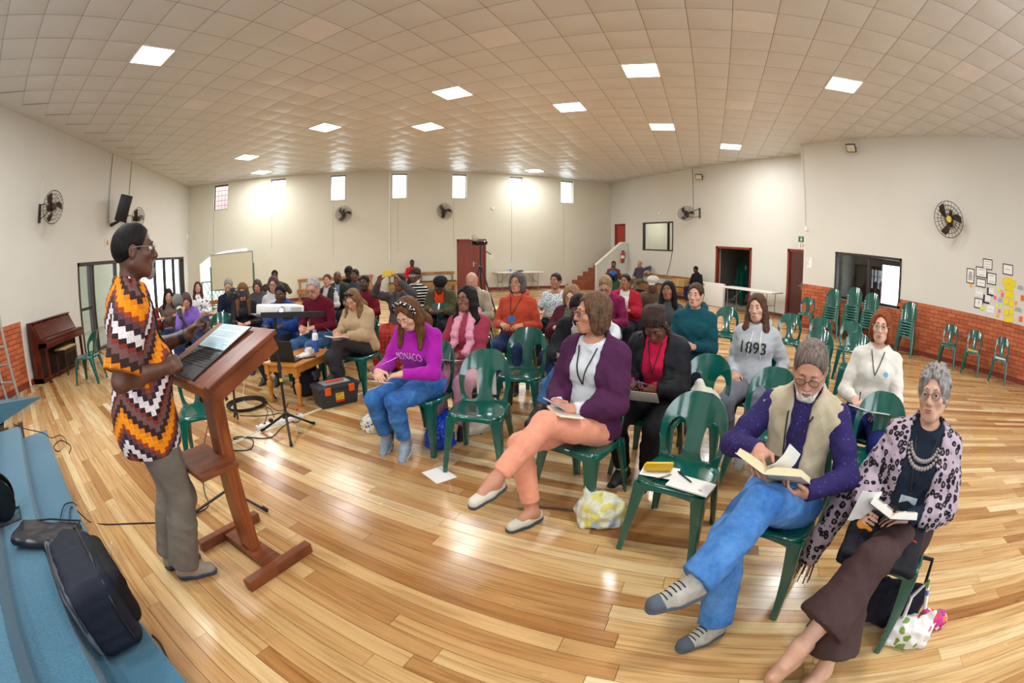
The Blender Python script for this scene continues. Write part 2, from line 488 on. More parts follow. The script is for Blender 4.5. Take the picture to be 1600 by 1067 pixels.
# ceiling light panels (each with its own lamp)
M_PANEL = mat('lit_diffuser', '#fffdf6', .5, emit=9.0)
M_ALU = mat('panel_frame', '#e6e4de', .4)
lamp_lab = {(4, 1): 'leftmost square ceiling light, nearest the left wall', (13, -2): 'square ceiling light in the middle, third brightest from the left',
            (13, -8): 'large square ceiling light above the teal hoodie woman', (13, -14): 'rightmost square ceiling light, above the brick dado',
            (16, -5): 'square ceiling light just right of the middle of the hall', (13, 4): 'square ceiling light left of the two middle ones',
            (16, 1): 'square ceiling light behind the large middle one', (19, -8): 'square ceiling light over the stairs side of the hall',
            (22, -11): 'small square ceiling light near the floodlight on the set-back wall', (13, 10): 'small square ceiling light above the second high window from the left',
            (16, 13): 'small square ceiling light next to the back wall, left side', (28, 1): 'smallest square ceiling light, next to the back wall right of the middle'}
for k, (a, r) in enumerate(LIT):
    cx, cy = grid(a + .5, r + .5)
    if not (UL < cx < UR and VF < cy < VB): continue
    t = empty('ceiling_light', (cx, cy, ZC), PI / 4, lamp_lab.get((a, r), 'square ceiling light above the stage, out of view number %s' % 'abcdefgh'[k % 8]), 'ceiling light', 'square ceiling light panels')
    b = MB(); hw = TP / 2
    for s1 in (-1, 1):
        b.box((-hw, s1 * hw - .015, -.012), (hw, s1 * hw + .015, .01)); b.box((s1 * hw - .015, -hw, -.012), (s1 * hw + .015, hw, .01))
    b.build('frame', M_ALU, t)
    b = MB(); b.box((-hw + .014, -hw + .014, -.008), (hw - .014, hw - .014, .008)); b.build('diffuser', M_PANEL, t)
    ld = bpy.data.lights.new('panel_lamp', 'AREA'); ld.shape = 'SQUARE'; ld.size = .56; ld.energy = LAMP_W; ld.color = (.97, .985, 1.0)
    lo = bpy.data.objects.new('panel_lamp', ld); link(lo, t); lo.location = (0, 0, -.02)

# ------------------------------------------------------------------ bricks
def brick_mat():
    m = bpy.data.materials.new('red_brick'); m.use_nodes = True; h = NT(m); b = h.b
    tc = h.n('ShaderNodeTexCoord'); at = h.n('ShaderNodeAttribute', attribute_name='tone'); oi = h.n('ShaderNodeObjectInfo')
    ad = h.n('ShaderNodeMath', operation='ADD'); h.l(oi, 'Random', ad, 0); h.l(at, 'Fac', ad, 1)
    fr = h.n('ShaderNodeMath', operation='FRACT'); h.l(ad, 0, fr, 0)
    r = h.ramp(fr, 0, [(0, '#a8542f'), (.35, '#bd6238'), (.7, '#c66e43'), (1, '#b0593a')])
    nz = h.n('ShaderNodeTexNoise', i_Scale=45.0, i_Detail=4.0); h.l(tc, 'Object', nz, 'Vector')
    g = h.ramp(nz, 'Fac', [(.3, (.8, .78, .76, 1)), (.65, (1.06, 1.05, 1.05, 1))])
    mx = h.n('ShaderNodeMix', data_type='RGBA', blend_type='MULTIPLY'); mx.inputs[0].default_value = 1
    h.l(r, 0, mx, 6); h.l(g, 0, mx, 7); h.l(mx, 2, b, 'Base Color'); b.inputs['Roughness'].default_value = .55
    bp = h.n('ShaderNodeBump', i_Strength=.3, i_Distance=.004); h.l(nz, 'Fac', bp, 'Height'); h.l(bp, 0, b, 'Normal')
    return m
M_BRICK = brick_mat(); M_MORTAR = mat('mortar', '#8d5a40', .9, bump=.3, bscale=200)
BL, BH = .232, .0845
bm_ = MB(); bm_.rbox((-.008, -(BL - .009) / 2, -(BH - .009) / 2), (.008, (BL - .009) / 2, (BH - .009) / 2), .004)
def bricks(parent, u, sgn, v0, v1, z0, z1, holes, limit=300):
    full = None; lst = []
    nrow = int(round((z1 - z0) / BH)); bh = (z1 - z0) / nrow
    for i in range(nrow):
        zc = z0 + (i + .5) * bh
        v = v0 - (BL / 2 if i % 2 else 0)
        while v < v1:
            a, c = max(v, v0), min(v + BL, v1)
            if c - a > .05 and not any(h[0] < (a + c) / 2 < h[1] and h[2] < zc < h[3] for h in holes): lst.append((a, c, zc))
            v += BL
    lst.sort(key=lambda q: math.hypot(u, (q[0] + q[1]) / 2) if in_frame((u, (q[0] + q[1]) / 2, q[2])) else 99)
    rest = MB(); cols = []
    for k, (a, c, zc) in enumerate(lst):
        if k < limit:
            if c - a > BL - .01:
                if full is None:
                    full = bm_.build('brick', M_BRICK, parent); o = full
                else:
                    o = bpy.data.objects.new('brick', full.data); link(o, parent)
            else:
                b = MB(); b.rbox((-.008, -(c - a - .009) / 2, -(BH - .009) / 2), (.008, (c - a - .009) / 2, (BH - .009) / 2), .004); o = b.build('brick', M_BRICK, parent)
            o.location = (u + sgn * rr_.uniform(.006, .009), (a + c) / 2, zc)
        else:
            q = len(rest.v); rest.box((u, a + .004, zc - BH / 2 + .004), (u + sgn * .015, c - .004, zc + BH / 2 - .004)) if sgn > 0 else rest.box((u - .015, a + .004, zc - BH / 2 + .004), (u, c - .004, zc + BH / 2 - .004))
            cols += [rr_.random()] * 8
    if rest.v:
        me = bpy.data.meshes.new('far_bricks'); me.from_pydata(rest.v, [], rest.f); me.materials.append(M_BRICK)
        tone_attr(me, [(c, c, c, 1) for c in cols]); tag(link(bpy.data.objects.new('far_bricks', me), parent), kind='stuff')
b = MB(); b.box((UR - .004, VF, .085), (UR + .0, 3.36, 1.10)); b.box((UR - .004, 3.36, .085), (UR, 5.29, .86)); b.box((UR - .004, 5.29, .085), (UR, VP, 1.1))
dado = struct(b.build('brick_wall_right', M_MORTAR), 'red brick dado along the lower right wall')
bricks(dado, UR - .004, -1, -1.2, VP, .09, 1.10, [(3.33, 5.32, .86, 1.2)])
b = MB(); b.box((UL, VF, .1), (UL + .004, 6.44, 1.14)); dado2 = struct(b.build('brick_wall_left', M_MORTAR), 'red brick panel low on the left wall beside the ladder')
bricks(dado2, UL + .004, 1, 3.2, 6.44, .1, 1.14, [], 250)
b = MB(); b.box((UL, 6.44, 0), (UL + .03, 6.50, 1.16)); struct(b.build('trim_2', M_WALL), 'thin cream edge strip closing the left brick panel')

# ------------------------------------------------------------------ back wall: clerestory windows, door, opening
M_GLASS = m_glass()
M_WFR = mat('window_frame_white', '#d9d9d6', .5)
for k, (a, c) in enumerate(WIN):
    b = MB(); y = VB + .1
    for s0, s1 in ((a, a + .03), (c - .03, c)): b.box((s0, y, 3.665), (s1, y + .05, 4.63))
    for s0, s1 in ((3.665, 3.695), (4.585, 4.63)): b.box((a, y, s0), (c, y + .05, s1))
    w = struct(b.build('window_%d' % (k + 1), M_WFR if k else M_FRAME), '%s high window in the back wall' % ['leftmost, barred', 'second', 'third', 'fourth, middle', 'fifth', 'sixth', 'rightmost'][k])
    b = MB(); b.box((a + .03, y + .02, 3.695), (c - .03, y + .026, 4.585)); b.build('pane', M_GLASS, w)
    b = MB(); b.box((a, y - .04, 4.585), (c, y + .0, 4.65)); b.build('blind_box', M_FRAME, w)
    if k == 0:
        for i in range(1, 5):
            b = MB(); b.cyl((a, y + .06, 3.665 + i * .19), (c, y + .06, 3.665 + i * .19), .008); b.build('bar', mat('bar_purple', '#8b7487', .5), w)
        for i in range(1, 4):
            b = MB(); b.cyl((a + i * .15, y + .06, 3.665), (a + i * .15, y + .06, 4.63), .006); b.build('bar', mat('bar_purple', '#8b7487', .5), w)
        b = MB(); b.box((a - 1.2, y + 1.6, 3.2), (c + .8, y + 1.8, 5.4)); w2 = struct(b.build('neighbour_wall', mat('neighbour_brick', '#b79a9a', .8, var=.2, vscale=20)), 'pale brick wall of the building outside the leftmost high window')
M_DOOR = mat('door_red_brown', '#7d3526', .45, var=.16, vscale=3, stretch=(6, 6, .7))
def door_frame(name, axis, c, a0, a1, z0, z1, depth=.12, w=.07, label='', m=M_RED, sgn=1):
    b = MB(); lo, hi = (c - .02, c + depth) if sgn > 0 else (c - depth, c + .02)
    def bx(p0, p1, q0, q1):
        if axis == 'v': b.box((p0, lo, q0), (p1, hi, q1))
        else: b.box((lo, p0, q0), (hi, p1, q1))
    bx(a0, a0 + w, z0, z1); bx(a1 - w, a1, z0, z1); bx(a0, a1, z1 - w, z1)
    return struct(b.build(name, m), label)
d1 = door_frame('door_1', 'v', VB, 4.28, 5.46, 0, 2.04, label='red-brown double door in the back wall behind the video tripod')
for a, c in ((4.35, 4.87), (4.875, 5.39)):
    b = MB(); b.rbox((a, VB + .02, .01), (c, VB + .07, 1.97), .006); leaf = b.build('leaf', M_DOOR, d1)
    if a > 4.5:
        b = MB(); b.box((4.93, VB + .005, .95), (4.98, VB + .022, 1.15)); b.cyl((4.955, VB - .03, 1.08), (5.08, VB - .03, 1.08), .009); b.cyl((4.955, VB + .02, 1.08), (4.955, VB - .03, 1.08), .008); b.build('handle', M_STEEL, leaf)
# bulkhead lamp above the door
t = empty('bulkhead_light', (5.0, VB, 2.1), 0, 'round white bulkhead light mounted over the back door', 'light')
b = MB(); b.box((-.2, -.05, -.08), (.0, 0, .02)); b.build('bracket', M_WHITE, t)
b = MB(); R1 = Matrix.Rotation(PI / 2, 4, 'X'); b.lathe([(.02, 0), (.13, .0), (.14, .05), (.11, .1), (.05, .12)], n=20, M=R1); b.build('globe', mat('frosted_globe', '#b9b5ab', .3), t, smooth=True)
# opening at the left of the back wall, with a passage behind
struct(MB().box((-8.3, 19.9, 0), (-1.9, 20.0, 3.2)).build('passage_wall', mat('passage_white', '#eef2f4', .7)), 'bright white wall of the passage behind the whiteboard')
o = bpy.data.objects['passage_wall']
b = MB()
for i in range(9): b.cyl((-5.55 + i * .09, 19.8, .2), (-5.55 + i * .09, 19.8, 2.6), .01)
for i in range(6): b.cyl((-5.55, 19.8, .3 + i * .4), (-4.83, 19.8, .3 + i * .4), .012)
struct(b.build('window_8', mat('gate_purple', '#9a8a9a', .5)), 'barred gate at the end of the passage')
struct(MB().box((-8.3, VB + .24, -.12), (-1.9, 20, -.001)).build('passage_floor', mat('passage_floor', '#b8b2a6', .6)), 'grey floor of the passage behind the back wall')
# arched header of the opening
b = MB(); poly = [(-5.96, 1.70), (-5.7, 1.86), (-5.4, 2.0), (-5.0, 2.08), (-4.4, 2.13), (-4.4, 2.2), (-5.96, 2.2)]
b.prism(poly, VB - .001, VB + .24, lambda a, z, d: (a, d, z)); struct(b.build('trim_3', M_WALLB), 'rounded head of the opening in the back wall')
# green lattice gate
t = empty('lattice_gate', (-4.6, VB + .03, 0), 0, 'low green metal lattice gate under the whiteboard', 'gate')
M_GREENM = mat('green_metal', '#1f6b58', .45)
b = MB()
for z in (.08, 1.0): b.box((-1.3, -.02, z - .02), (.7, .02, z + .02))
for x in (-1.3, -.3, .7): b.box((x - .02, -.02, 0), (x + .02, .02, 1.02))
b.build('frame', M_GREENM, t)
for i in range(13):
    for s1 in (1, -1):
        x0 = -1.3 + i * .166; x1 = x0 + s1 * .45
        if not -1.3 <= x1 <= .7 or x0 > .7: continue
        b = MB(); b.cyl((x0, s1 * .004, .1), (x1, s1 * .004, .98), .01, n=6); b.build('lattice_bar', M_GREENM, t)
# pipes and panel joints on the back wall
b = MB(); b.cyl((1.64, VB - .04, 1.2), (1.64, VB - .04, ZC), .035); struct(b.build('trim_4', mat('pipe_white', '#e4e2da', .4)), 'white vertical down pipe on the back wall')
for i, (x, z0, z1) in enumerate([(-5.32, 1.6, 3.6), (-2.9, 2.0, 3.6), (-.5, 1.5, 3.62), (1.98, 1.6, 3.6), (4.15, 1.7, 3.6), (6.55, 1.1, 3.6), (8.9, .95, 3.6)]):
    b = MB(); b.box((x - .006, VB - .006, z0), (x + .006, VB, z1)); struct(b.build('trim_%d' % (5 + i), mat('wall_joint', '#a8a189', .7)), 'thin vertical joint on the back wall under window %s' % ['one', 'two', 'three', 'four', 'five', 'six', 'seven'][i])

# ------------------------------------------------------------------ left wall: sliding doors, room outside
b = MB(); y0, y1 = 8.85, 16.5; x0, x1 = UL - .16, UL + .012
for v in (y0, y1 - .07): b.box((x0, v, 0), (x1, v + .07, 2.04))
b.box((x0, y0, 1.965), (x1, y1, 2.04)); b.box((x0, y0, 0), (x1, y1, .04))
sld = struct(b.build('window_9', M_FRAME), 'wide dark framed sliding glass doors in the left wall')
for v in (9.46, 9.62, 10.9, 12.3, 13.74, 14.60, 15.48):
    b = MB(); b.box((x0 + .04, v, .04), (x1 - .03, v + .06, 1.965)); b.build('mullion', M_FRAME, sld)
b = MB(); b.box((x0 + .04, 8.92, .98), (x1 - .04, 9.46, 1.04)); b.build('mid_rail', M_FRAME, sld)
for v0, v1 in ((8.92, 9.46), (9.68, 10.9), (10.96, 12.3), (12.36, 13.74), (13.80, 14.60), (14.66, 15.48), (15.54, 16.43)):
    b = MB(); b.box((x0 + .07, v0, .04), (x0 + .076, v1, 1.965)); b.build('pane', M_GLASS, sld)
wall('lobby_wall', 'u', -9.6, -.2, 6.0, 18.5, 0, 3.0, [(10.1, 10.5, .5, 1.75), (11.3, 12.4, .5, 1.9), (17.0, 18.2, .9, 2.0)], mat('lobby_wall', '#e6e6d6', .7), 'pale wall of the lobby beyond the sliding doors')
for (v0, v1, z0, z1) in ((10.1, 10.5, .5, 1.75), (11.3, 12.4, .5, 1.9), (17.0, 18.2, .9, 2.0)):
    b = MB()
    for v in (v0, (v0 + v1) / 2, v1): b.box((-9.62, v - .03, z0), (-9.56, v + .03, z1))
    for i in range(4): zz = z0 + (z1 - z0) * i / 3; b.box((-9.62, v0, zz - .025), (-9.56, v1, zz + .025))
    struct(b.build('window_%d' % (10 + int(v0 > 11) + int(v0 > 14)), mat('lobby_frame', '#5a4a58', .5)), 'lobby window with %s glazing bars' % ('narrow' if v0 < 11 else 'tall' if v0 < 12 else 'wide'))
struct(MB().box((-9.8, 6, -.12), (UL - .16, 18.5, -.002)).build('lobby_floor', mat('lobby_floor', '#b9b4a6', .4)), 'pale floor of the lobby outside the sliding doors')
struct(MB().box((-9.8, 6, 3.0), (UL - .24, 18.5, 3.1)).build('lobby_ceiling', mat('lobby_ceiling', '#e9e7e0', .7)), 'lobby ceiling')

# ------------------------------------------------------------------ right wall (near): dark window
b = MB(); x0, x1 = UR - .012, UR + .12
for v in (3.36, 5.29 - .055): b.box((x0, v, .88), (x1, v + .055, 1.98))
for z in (.88, 1.925): b.box((x0, 3.36, z), (x1, 5.29, z + .055))
b.box((x0 + .02, 4.28, .88), (x1, 4.34, 1.98))
w = struct(b.build('window_13', M_FRAME), 'dark framed sliding window in the right wall over the stacked chairs')
for v0, v1 in ((3.415, 4.28), (4.34, 5.235)):
    b = MB(); b.box((UR + .05, v0, .935), (UR + .056, v1, 1.925)); b.build('pane', M_GLASS, w)
mk = mat('side_room_wall', '#5a3029', .7)
wall('side_room_wall', 'u', UR + 2.2, .1, 2.4, VP - .3, 0, 3, [(3.95, 4.75, .7, 1.85)], mk, 'brown wall of the dim room behind the dark window')
b = MB(); b.box((UR + .24, VP - .4, 0), (UR + 2.3, VP - .3, 3)); b.box((UR + .24, 2.4, 0), (UR + 2.3, 2.5, 3)); b.box((UR + .24, 2.4, 2.9), (UR + 2.3, VP - .3, 3)); b.box((UR + .24, 2.4, -.1), (UR + 2.3, VP - .3, 0))
struct(b.build('side_room_shell_wall', mk), 'dim shell of the side room behind the dark window')

# ------------------------------------------------------------------ right wall (far)
d2 = door_frame('door_2', 'u', URF, 15.96, 16.75, 1.12, 2.84, label='red door at the top of the stairs', m=M_RED)
b = MB(); b.rbox((URF + .03, 16.03, 1.14), (URF + .07, 16.68, 2.77), .005); b.build('leaf', mat('door_bright_red', '#a5391f', .5, var=.08), d2)
b = MB(); x0, x1 = URF - .012, URF + .1
for v in (12.81, 14.65): b.box((x0, v, 1.71), (x1, v + .05, 2.84))
for z in (1.71, 2.79): b.box((x0, 12.81, z), (x1, 14.7, z + .05))
b.box((x0 + .02, 13.12, 1.71), (x1, 13.17, 2.84))
w = struct(b.build('window_14', M_FRAME), 'small dark framed hatch window above the fire extinguisher')
for v0, v1 in ((12.86, 13.12), (13.17, 14.65)):
    b = MB(); b.box((URF + .04, v0, 1.76), (URF + .046, v1, 2.79)); b.build('pane', M_GLASS, w)
mo = mat('office_wall', '#b9b29c', .7)
b = MB(); b.box((URF + 2.3, 12.2, .6), (URF + 2.4, 15.3, 3.4)); b.box((URF + .24, 15.2, .6), (URF + 2.4, 15.3, 3.4)); b.box((URF + .24, 12.2, .6), (URF + 2.4, 12.3, 3.4)); b.box((URF + .24, 12.2, .55), (URF + 2.4, 15.3, .65)); b.box((URF + .24, 12.2, 3.35), (URF + 2.4, 15.3, 3.45))
struct(b.build('office_wall', mo), 'shell of the small office behind the hatch window')
t = empty('glazed_cabinet', (URF + 1.65, 13.55, .65), 0, 'green glazed cabinet seen through the hatch window', 'cabinet')
b = MB(); b.box((-.2, -.45, 0), (.2, .45, 2.2)); b.build('body', mat('cabinet_green', '#6f8f77', .5), t)
for i in range(4):
    for j in range(3):
        b = MB(); b.box((-.215, -.4 + j * .27, 1.05 + i * .27), (-.2, -.17 + j * .27, 1.28 + i * .27)); b.build('pane', mat('cabinet_glass', '#c3d6c8', .2), t)
lo = bpy.data.lights.new('office_lamp', 'AREA'); lo.energy = 30; lo.size = .6
t = empty('office_light', (URF + 1.2, 14.2, 3.33), 0, 'ceiling light of the office behind the hatch window', 'light')
MB().box((-.3, -.1, -.03), (.3, .1, .02)).build('fitting', M_PANEL, t); l_ = link(bpy.data.objects.new('office_lamp', lo), t); l_.location = (0, 0, -.05)
d3 = door_frame('door_3', 'u', URF, 8.95, 10.55, 0, 1.96, label='open doorway to the dark chair store')
b = MB(); x0 = URF + .24
b.box((x0 + 2.2, 8.0, 0), (x0 + 2.3, 11.4, 2.8)); b.box((x0, 8.0, 0), (x0 + 2.3, 8.1, 2.8)); b.box((x0, 11.3, 0), (x0 + 2.3, 11.4, 2.8)); b.box((x0, 8, 2.7), (x0 + 2.3, 11.4, 2.8)); b.box((x0 - .24, 8.0, -.1), (x0 + 2.3, 11.4, -.001))
struct(b.build('store_wall', mat('store_wall', '#8d867a', .8)), 'shell of the dim store room with stacked chairs')
d4 = door_frame('door_4', 'u', URF, 6.55, 7.52, 0, 2.0, label='doorway beside the corner with an open brown door')
M_BROWND = mat('door_dark_brown', '#4a2320', .4, var=.15, vscale=3, stretch=(6, 6, .7))
b = MB(); Mx = Matrix.Translation((URF + .02, 7.44, 0)) @ Matrix.Rotation(math.radians(-28), 4, 'Z'); b.rbox((0, -.84, .01), (.04, 0, 1.93), .005, Mx); leaf = b.build('leaf', M_BROWND, d4)
b = MB(); b.cyl(Mx @ Vector((-.04, -.78, 1.0)), Mx @ Vector((-.04, -.66, 1.0)), .01); b.box((-.006, -.8, .9), (.0, -.75, 1.1), Mx); b.build('handle', M_STEEL, leaf)
b = MB(); b.box((URF + 2.0, 5.8, 0), (URF + 2.1, 8.0, 2.9)); b.box((URF + .24, 5.7, 0), (URF + 2.1, 5.8, 2.9)); b.box((URF, 5.8, -.1), (URF + 2.1, 8.0, -.001)); struct(b.build('side_passage_wall', mat('passage_grey', '#a9a59c', .7)), 'grey wall of the passage behind the corner door')

# stairs with solid balustrade at the back right corner: treads climb towards the right wall
M_STAIR = mat('stair_tile', '#8a4a30', .5, var=.12, vscale=6)
t = empty('staircase', (9.05, VB, 0), 0, 'brown tiled stairs climbing behind a solid balustrade in the back corner', 'stairs')
for i in range(6):
    b = MB(); b.box((i * .27, -1.15, i * .175), (2.27 + .0, -.005, (i + 1) * .175)); b.build('step', M_STAIR, t)
b = MB(); b.box((1.62, -1.15, 0), (2.27, -.005, 1.12)); b.build('landing', M_STAIR, t)
b = MB(); poly = [(0.72, 0), (2.27, 0), (2.27, 2.0), (1.95, 1.98), (0.72, 1.02)]
b.prism(poly, -1.32, -1.17, lambda a, z, d: (a, d, z)); struct(b.build('balustrade_wall', M_WALL), 'solid cream balustrade wall of the corner stairs').location = (9.05, VB, 0)
b = MB(); poly = [(0.69, 1.02), (0.69, 1.06), (1.95, 2.03), (2.27, 2.05), (2.27, 2.0), (1.95, 1.98)]
b.prism(poly, -1.34, -1.15, lambda a, z, d: (a, d, z)); struct(b.build('trim_12', mat('cap_cream', '#ece8d8', .5)), 'pale capping of the stair balustrade').location = (9.05, VB, 0)

# ------------------------------------------------------------------ stage steps and ramp (blue carpet)
def carpet():
    m = bpy.data.materials.new('blue_carpet'); m.use_nodes = True; h = NT(m); b = h.b
    tc = h.n('ShaderNodeTexCoord'); nz = h.n('ShaderNodeTexNoise', i_Scale=260.0, i_Detail=3.0); h.l(tc, 'Object', nz, 'Vector')
    r = h.ramp(nz, 'Fac', [(.3, '#1c4a60'), (.7, '#4a7f98')]); h.l(r, 0, b, 'Base Color'); b.inputs['Roughness'].default_value = .95; b.inputs['Specular IOR Level'].default_value = .1
    b.inputs['Sheen Weight'].default_value = .3
    bp = h.n('ShaderNodeBump', i_Strength=.6, i_Distance=.006); h.l(nz, 'Fac', bp, 'Height'); h.l(bp, 0, b, 'Normal')
    return m
M_CARPET = carpet()
t = empty('stage_steps', (0, 0, 0), 0, 'blue carpeted stage steps in the lower left corner', 'steps')
R45 = Matrix.Rotation(-PI / 4, 4, 'Z')
SE = 3.4
for nm, n0, n1, z0, z1, s0 in (('lower_step', -.27, .085, 0, .15, -5.37), ('upper_step', -.61, -.265, 0, .31, -5.27)):
    b = MB(); b.rbox((s0, n0, z0), (SE, n1, z1), .02, R45); b.build(nm, M_CARPET, t, smooth=True)
b = MB(); b.rbox((-5.2, -2.3, 0), (SE, -.60, .47), .02, R45); b.build('platform', M_CARPET, t, smooth=True)
t = empty('carpeted_ramp', (-5.45, 5.76, 0), 0, 'dark blue carpeted ramp rising along the left wall', 'ramp')
b = MB(); b.add([(0, 0, 0), (0, -2.3, 0), (0, -2.3, .47), (-.95, 0, 0), (-.95, -2.3, 0), (-.95, -2.3, .47)], [(0, 1, 2), (3, 5, 4), (0, 2, 5, 3), (0, 3, 4, 1), (1, 4, 5, 2)]); b.build('ramp_body', M_CARPET, t)
# ================================================================== CHAIRS
def plastic():
    m = bpy.data.materials.new('green_plastic'); m.use_nodes = True; h = NT(m); b = h.b
    b.inputs['Base Color'].default_value = lin('#065347'); b.inputs['Roughness'].default_value = .17; b.inputs['Specular IOR Level'].default_value = .6; b.inputs['Coat Weight'].default_value = .6; b.inputs['Coat Roughness'].default_value = .06
    tc = h.n('ShaderNodeTexCoord'); nz = h.n('ShaderNodeTexNoise', i_Scale=18.0, i_Detail=4.0); h.l(tc, 'Object', nz, 'Vector')
    r = h.n('ShaderNodeMapRange', i_1=.3, i_2=.75, i_3=.10, i_4=.22); h.l(nz, 'Fac', r, 0); h.l(r, 0, b, 'Roughness')
    return m
M_PLASTIC = plastic()
def chair_back():
    bm = bmesh.new(); T0, T1 = -.005, .385
    N = 26; rows = []
    def wout(t):
        w = .178 + .02 * min(1, max(0, t) / .15)
        if t > .17: w *= max(0, 1 - ((t - .17) / .222) ** 2.6) ** .45
        return w
    def gap(t):
        tm, th = .128, .115
        q = abs((t - tm) / th)
        if q >= 1: return 0
        return .056 * (1 - q ** 2.8) ** .5
    def pt(x, t):
        y = -.165 - .115 * (max(t, 0) / .385) ** 1.1 + .075 * (x / .2) ** 2 * (.4 + .6 * min(1, max(0, t) / .2))
        return Vector((x, y, .428 + t))
    ts = [T0 + (T1 - T0) * (i / N) for i in range(N + 1)]
    ts = sorted(set(ts + [.0131, .2429, .02, .236]))
    grid_ = []
    for t in ts:
        w = wout(t); xc = min(.108, .55 * w); g = min(gap(t), w * .3)
        xs = []
        a, c = xc + g, w
        st = [a + (c - a) * k / 3 for k in range(4)]
        sp = [-(xc - g) + 2 * (xc - g) * k / 6 for k in range(7)]
        rw = [[bm.verts.new(pt(-x, t)) for x in reversed(st)], [bm.verts.new(pt(x, t)) for x in sp], [bm.verts.new(pt(x, t)) for x in st]]
        grid_.append(rw)
    for i in range(len(grid_) - 1):
        for k in range(3):
            A, B = grid_[i][k], grid_[i + 1][k]
            for j in range(len(A) - 1):
                try: bm.faces.new((A[j], A[j + 1], B[j + 1], B[j]))
                except ValueError: pass
    bmesh.ops.remove_doubles(bm, verts=bm.verts, dist=.0012)
    bmesh.ops.recalc_face_normals(bm, faces=bm.faces)
    bmesh.ops.solidify(bm, geom=bm.faces[:] + bm.edges[:] + bm.verts[:], thickness=.013)
    bmesh.ops.recalc_face_normals(bm, faces=bm.faces)
    me = bpy.data.meshes.new('backrest'); bm.to_mesh(me); bm.free()
    me.polygons.foreach_set('use_smooth', [True] * len(me.polygons)); me.set_sharp_from_angle(angle=math.radians(50)); me.materials.append(M_PLASTIC)
    return me
def chair_seat():
    vs, fs = [], []; NS = 40
    def se(th, a, b, e=4.2):
        c, s = math.cos(th), math.sin(th)
        return a * math.copysign(abs(c) ** (2 / e), c), b * math.copysign(abs(s) ** (2 / e), s)
    rings = []
    for r, dz in ((.001, -.016), (.3, -.015), (.6, -.011), (.85, -.004), (.93, 0), (.975, -.002), (1, -.010), (1.004, -.022)):
        rings.append([( *[q * r for q in se(2 * PI * k / NS, .205, .205)], .438 + dz) for k in range(NS)])
    lowr = []
    for k in range(NS):
        x, y = se(2 * PI * k / NS, .206, .206)
        corner = min(1, (abs(x) / .206) * (abs(y) / .206)) ** 3
        lowr.append((x * 1.01, y * 1.01, .405 - .07 * corner))
    rings.append(lowr); rings.append([(x * .965, y * .965, z) for x, y, z in lowr]); rings.append([(x * .95, y * .95, .415) for x, y, z in lowr]); rings.append([(x * .01, y * .01, .405) for x, y, z in lowr])
    for ring in rings: vs += ring
    for i in range(len(rings) - 1):
        for k in range(NS):
            k2 = (k + 1) % NS; fs.append((i * NS + k, i * NS + k2, (i + 1) * NS + k2, (i + 1) * NS + k))
    fs.append(tuple(range(NS))[::-1]); fs.append(tuple(range((len(rings) - 1) * NS, len(rings) * NS)))
    me = bpy.data.meshes.new('seat'); me.from_pydata([(x * (1 - .06 * (y < 0) * abs(y) / .2), y, z) for x, y, z in vs], [], fs)
    bm = bmesh.new(); bm.from_mesh(me); bmesh.ops.recalc_face_normals(bm, faces=bm.faces); bm.to_mesh(me); bm.free()
    me.polygons.foreach_set('use_smooth', [True] * len(fs)); me.set_sharp_from_angle(angle=math.radians(50)); me.materials.append(M_PLASTIC)
    return me
def chair_leg(front, sx):
    """angle-section leg, wide at the top and tapering to the foot"""
    vs, fs = [], []
    top = Vector((sx * .196, .196, .418)) if front else Vector((sx * .19, -.2, .415))
    bot = Vector((sx * .228, .245, 0)) if front else Vector((sx * .215, -.285, 0))
    sy = 1 if front else -1
    L = 7
    for i in range(L):
        t = i / (L - 1); c = top.lerp(bot, t)
        w = .078 * (1 - t) ** 1.6 + .036 * (1 - (1 - t) ** 1.6); th = .010 + .004 * t; r = .012
        prof = [(0, -r), (-r * .3, -r * .3), (-r, 0), (-w, 0), (-w, -th), (-th - .012, -th), (-th, -th - .012), (-th, -w), (0, -w)]
        for a, b_ in prof: vs.append((c.x + sx * a, c.y + sy * b_, c.z))
    n = 9
    for i in range(L - 1):
        for k in range(n):
            k2 = (k + 1) % n; fs.append((i * n + k, i * n + k2, (i + 1) * n + k2, (i + 1) * n + k))
    fs.append(tuple(range(n))); fs.append(tuple(range((L - 1) * n, L * n)))
    me = bpy.data.meshes.new('leg'); me.from_pydata(vs, [], fs)
    bm = bmesh.new(); bm.from_mesh(me); bmesh.ops.recalc_face_normals(bm, faces=bm.faces); bm.to_mesh(me); bm.free()
    me.polygons.foreach_set('use_smooth', [True] * len(fs)); me.set_sharp_from_angle(angle=math.radians(35)); me.materials.append(M_PLASTIC)
    return me
CH_BACK, CH_SEAT = chair_back(), chair_seat()
CH_LEGS = [chair_leg(f, s) for f in (True, False) for s in (-1, 1)]
def chair(u, v, az, label, group, z=0., tilt=0.):
    """az = compass of the direction the chair faces, in degrees (0 = +u, 90 = +v)"""
    t = empty('plastic_chair', (u, v, z), math.radians(az - 90), label, 'chair', group)
    if tilt: t.rotation_euler.x = tilt
    link(bpy.data.objects.new('seat', CH_SEAT), t); link(bpy.data.objects.new('backrest', CH_BACK), t)
    for me in CH_LEGS: link(bpy.data.objects.new('leg', me), t)
    return t
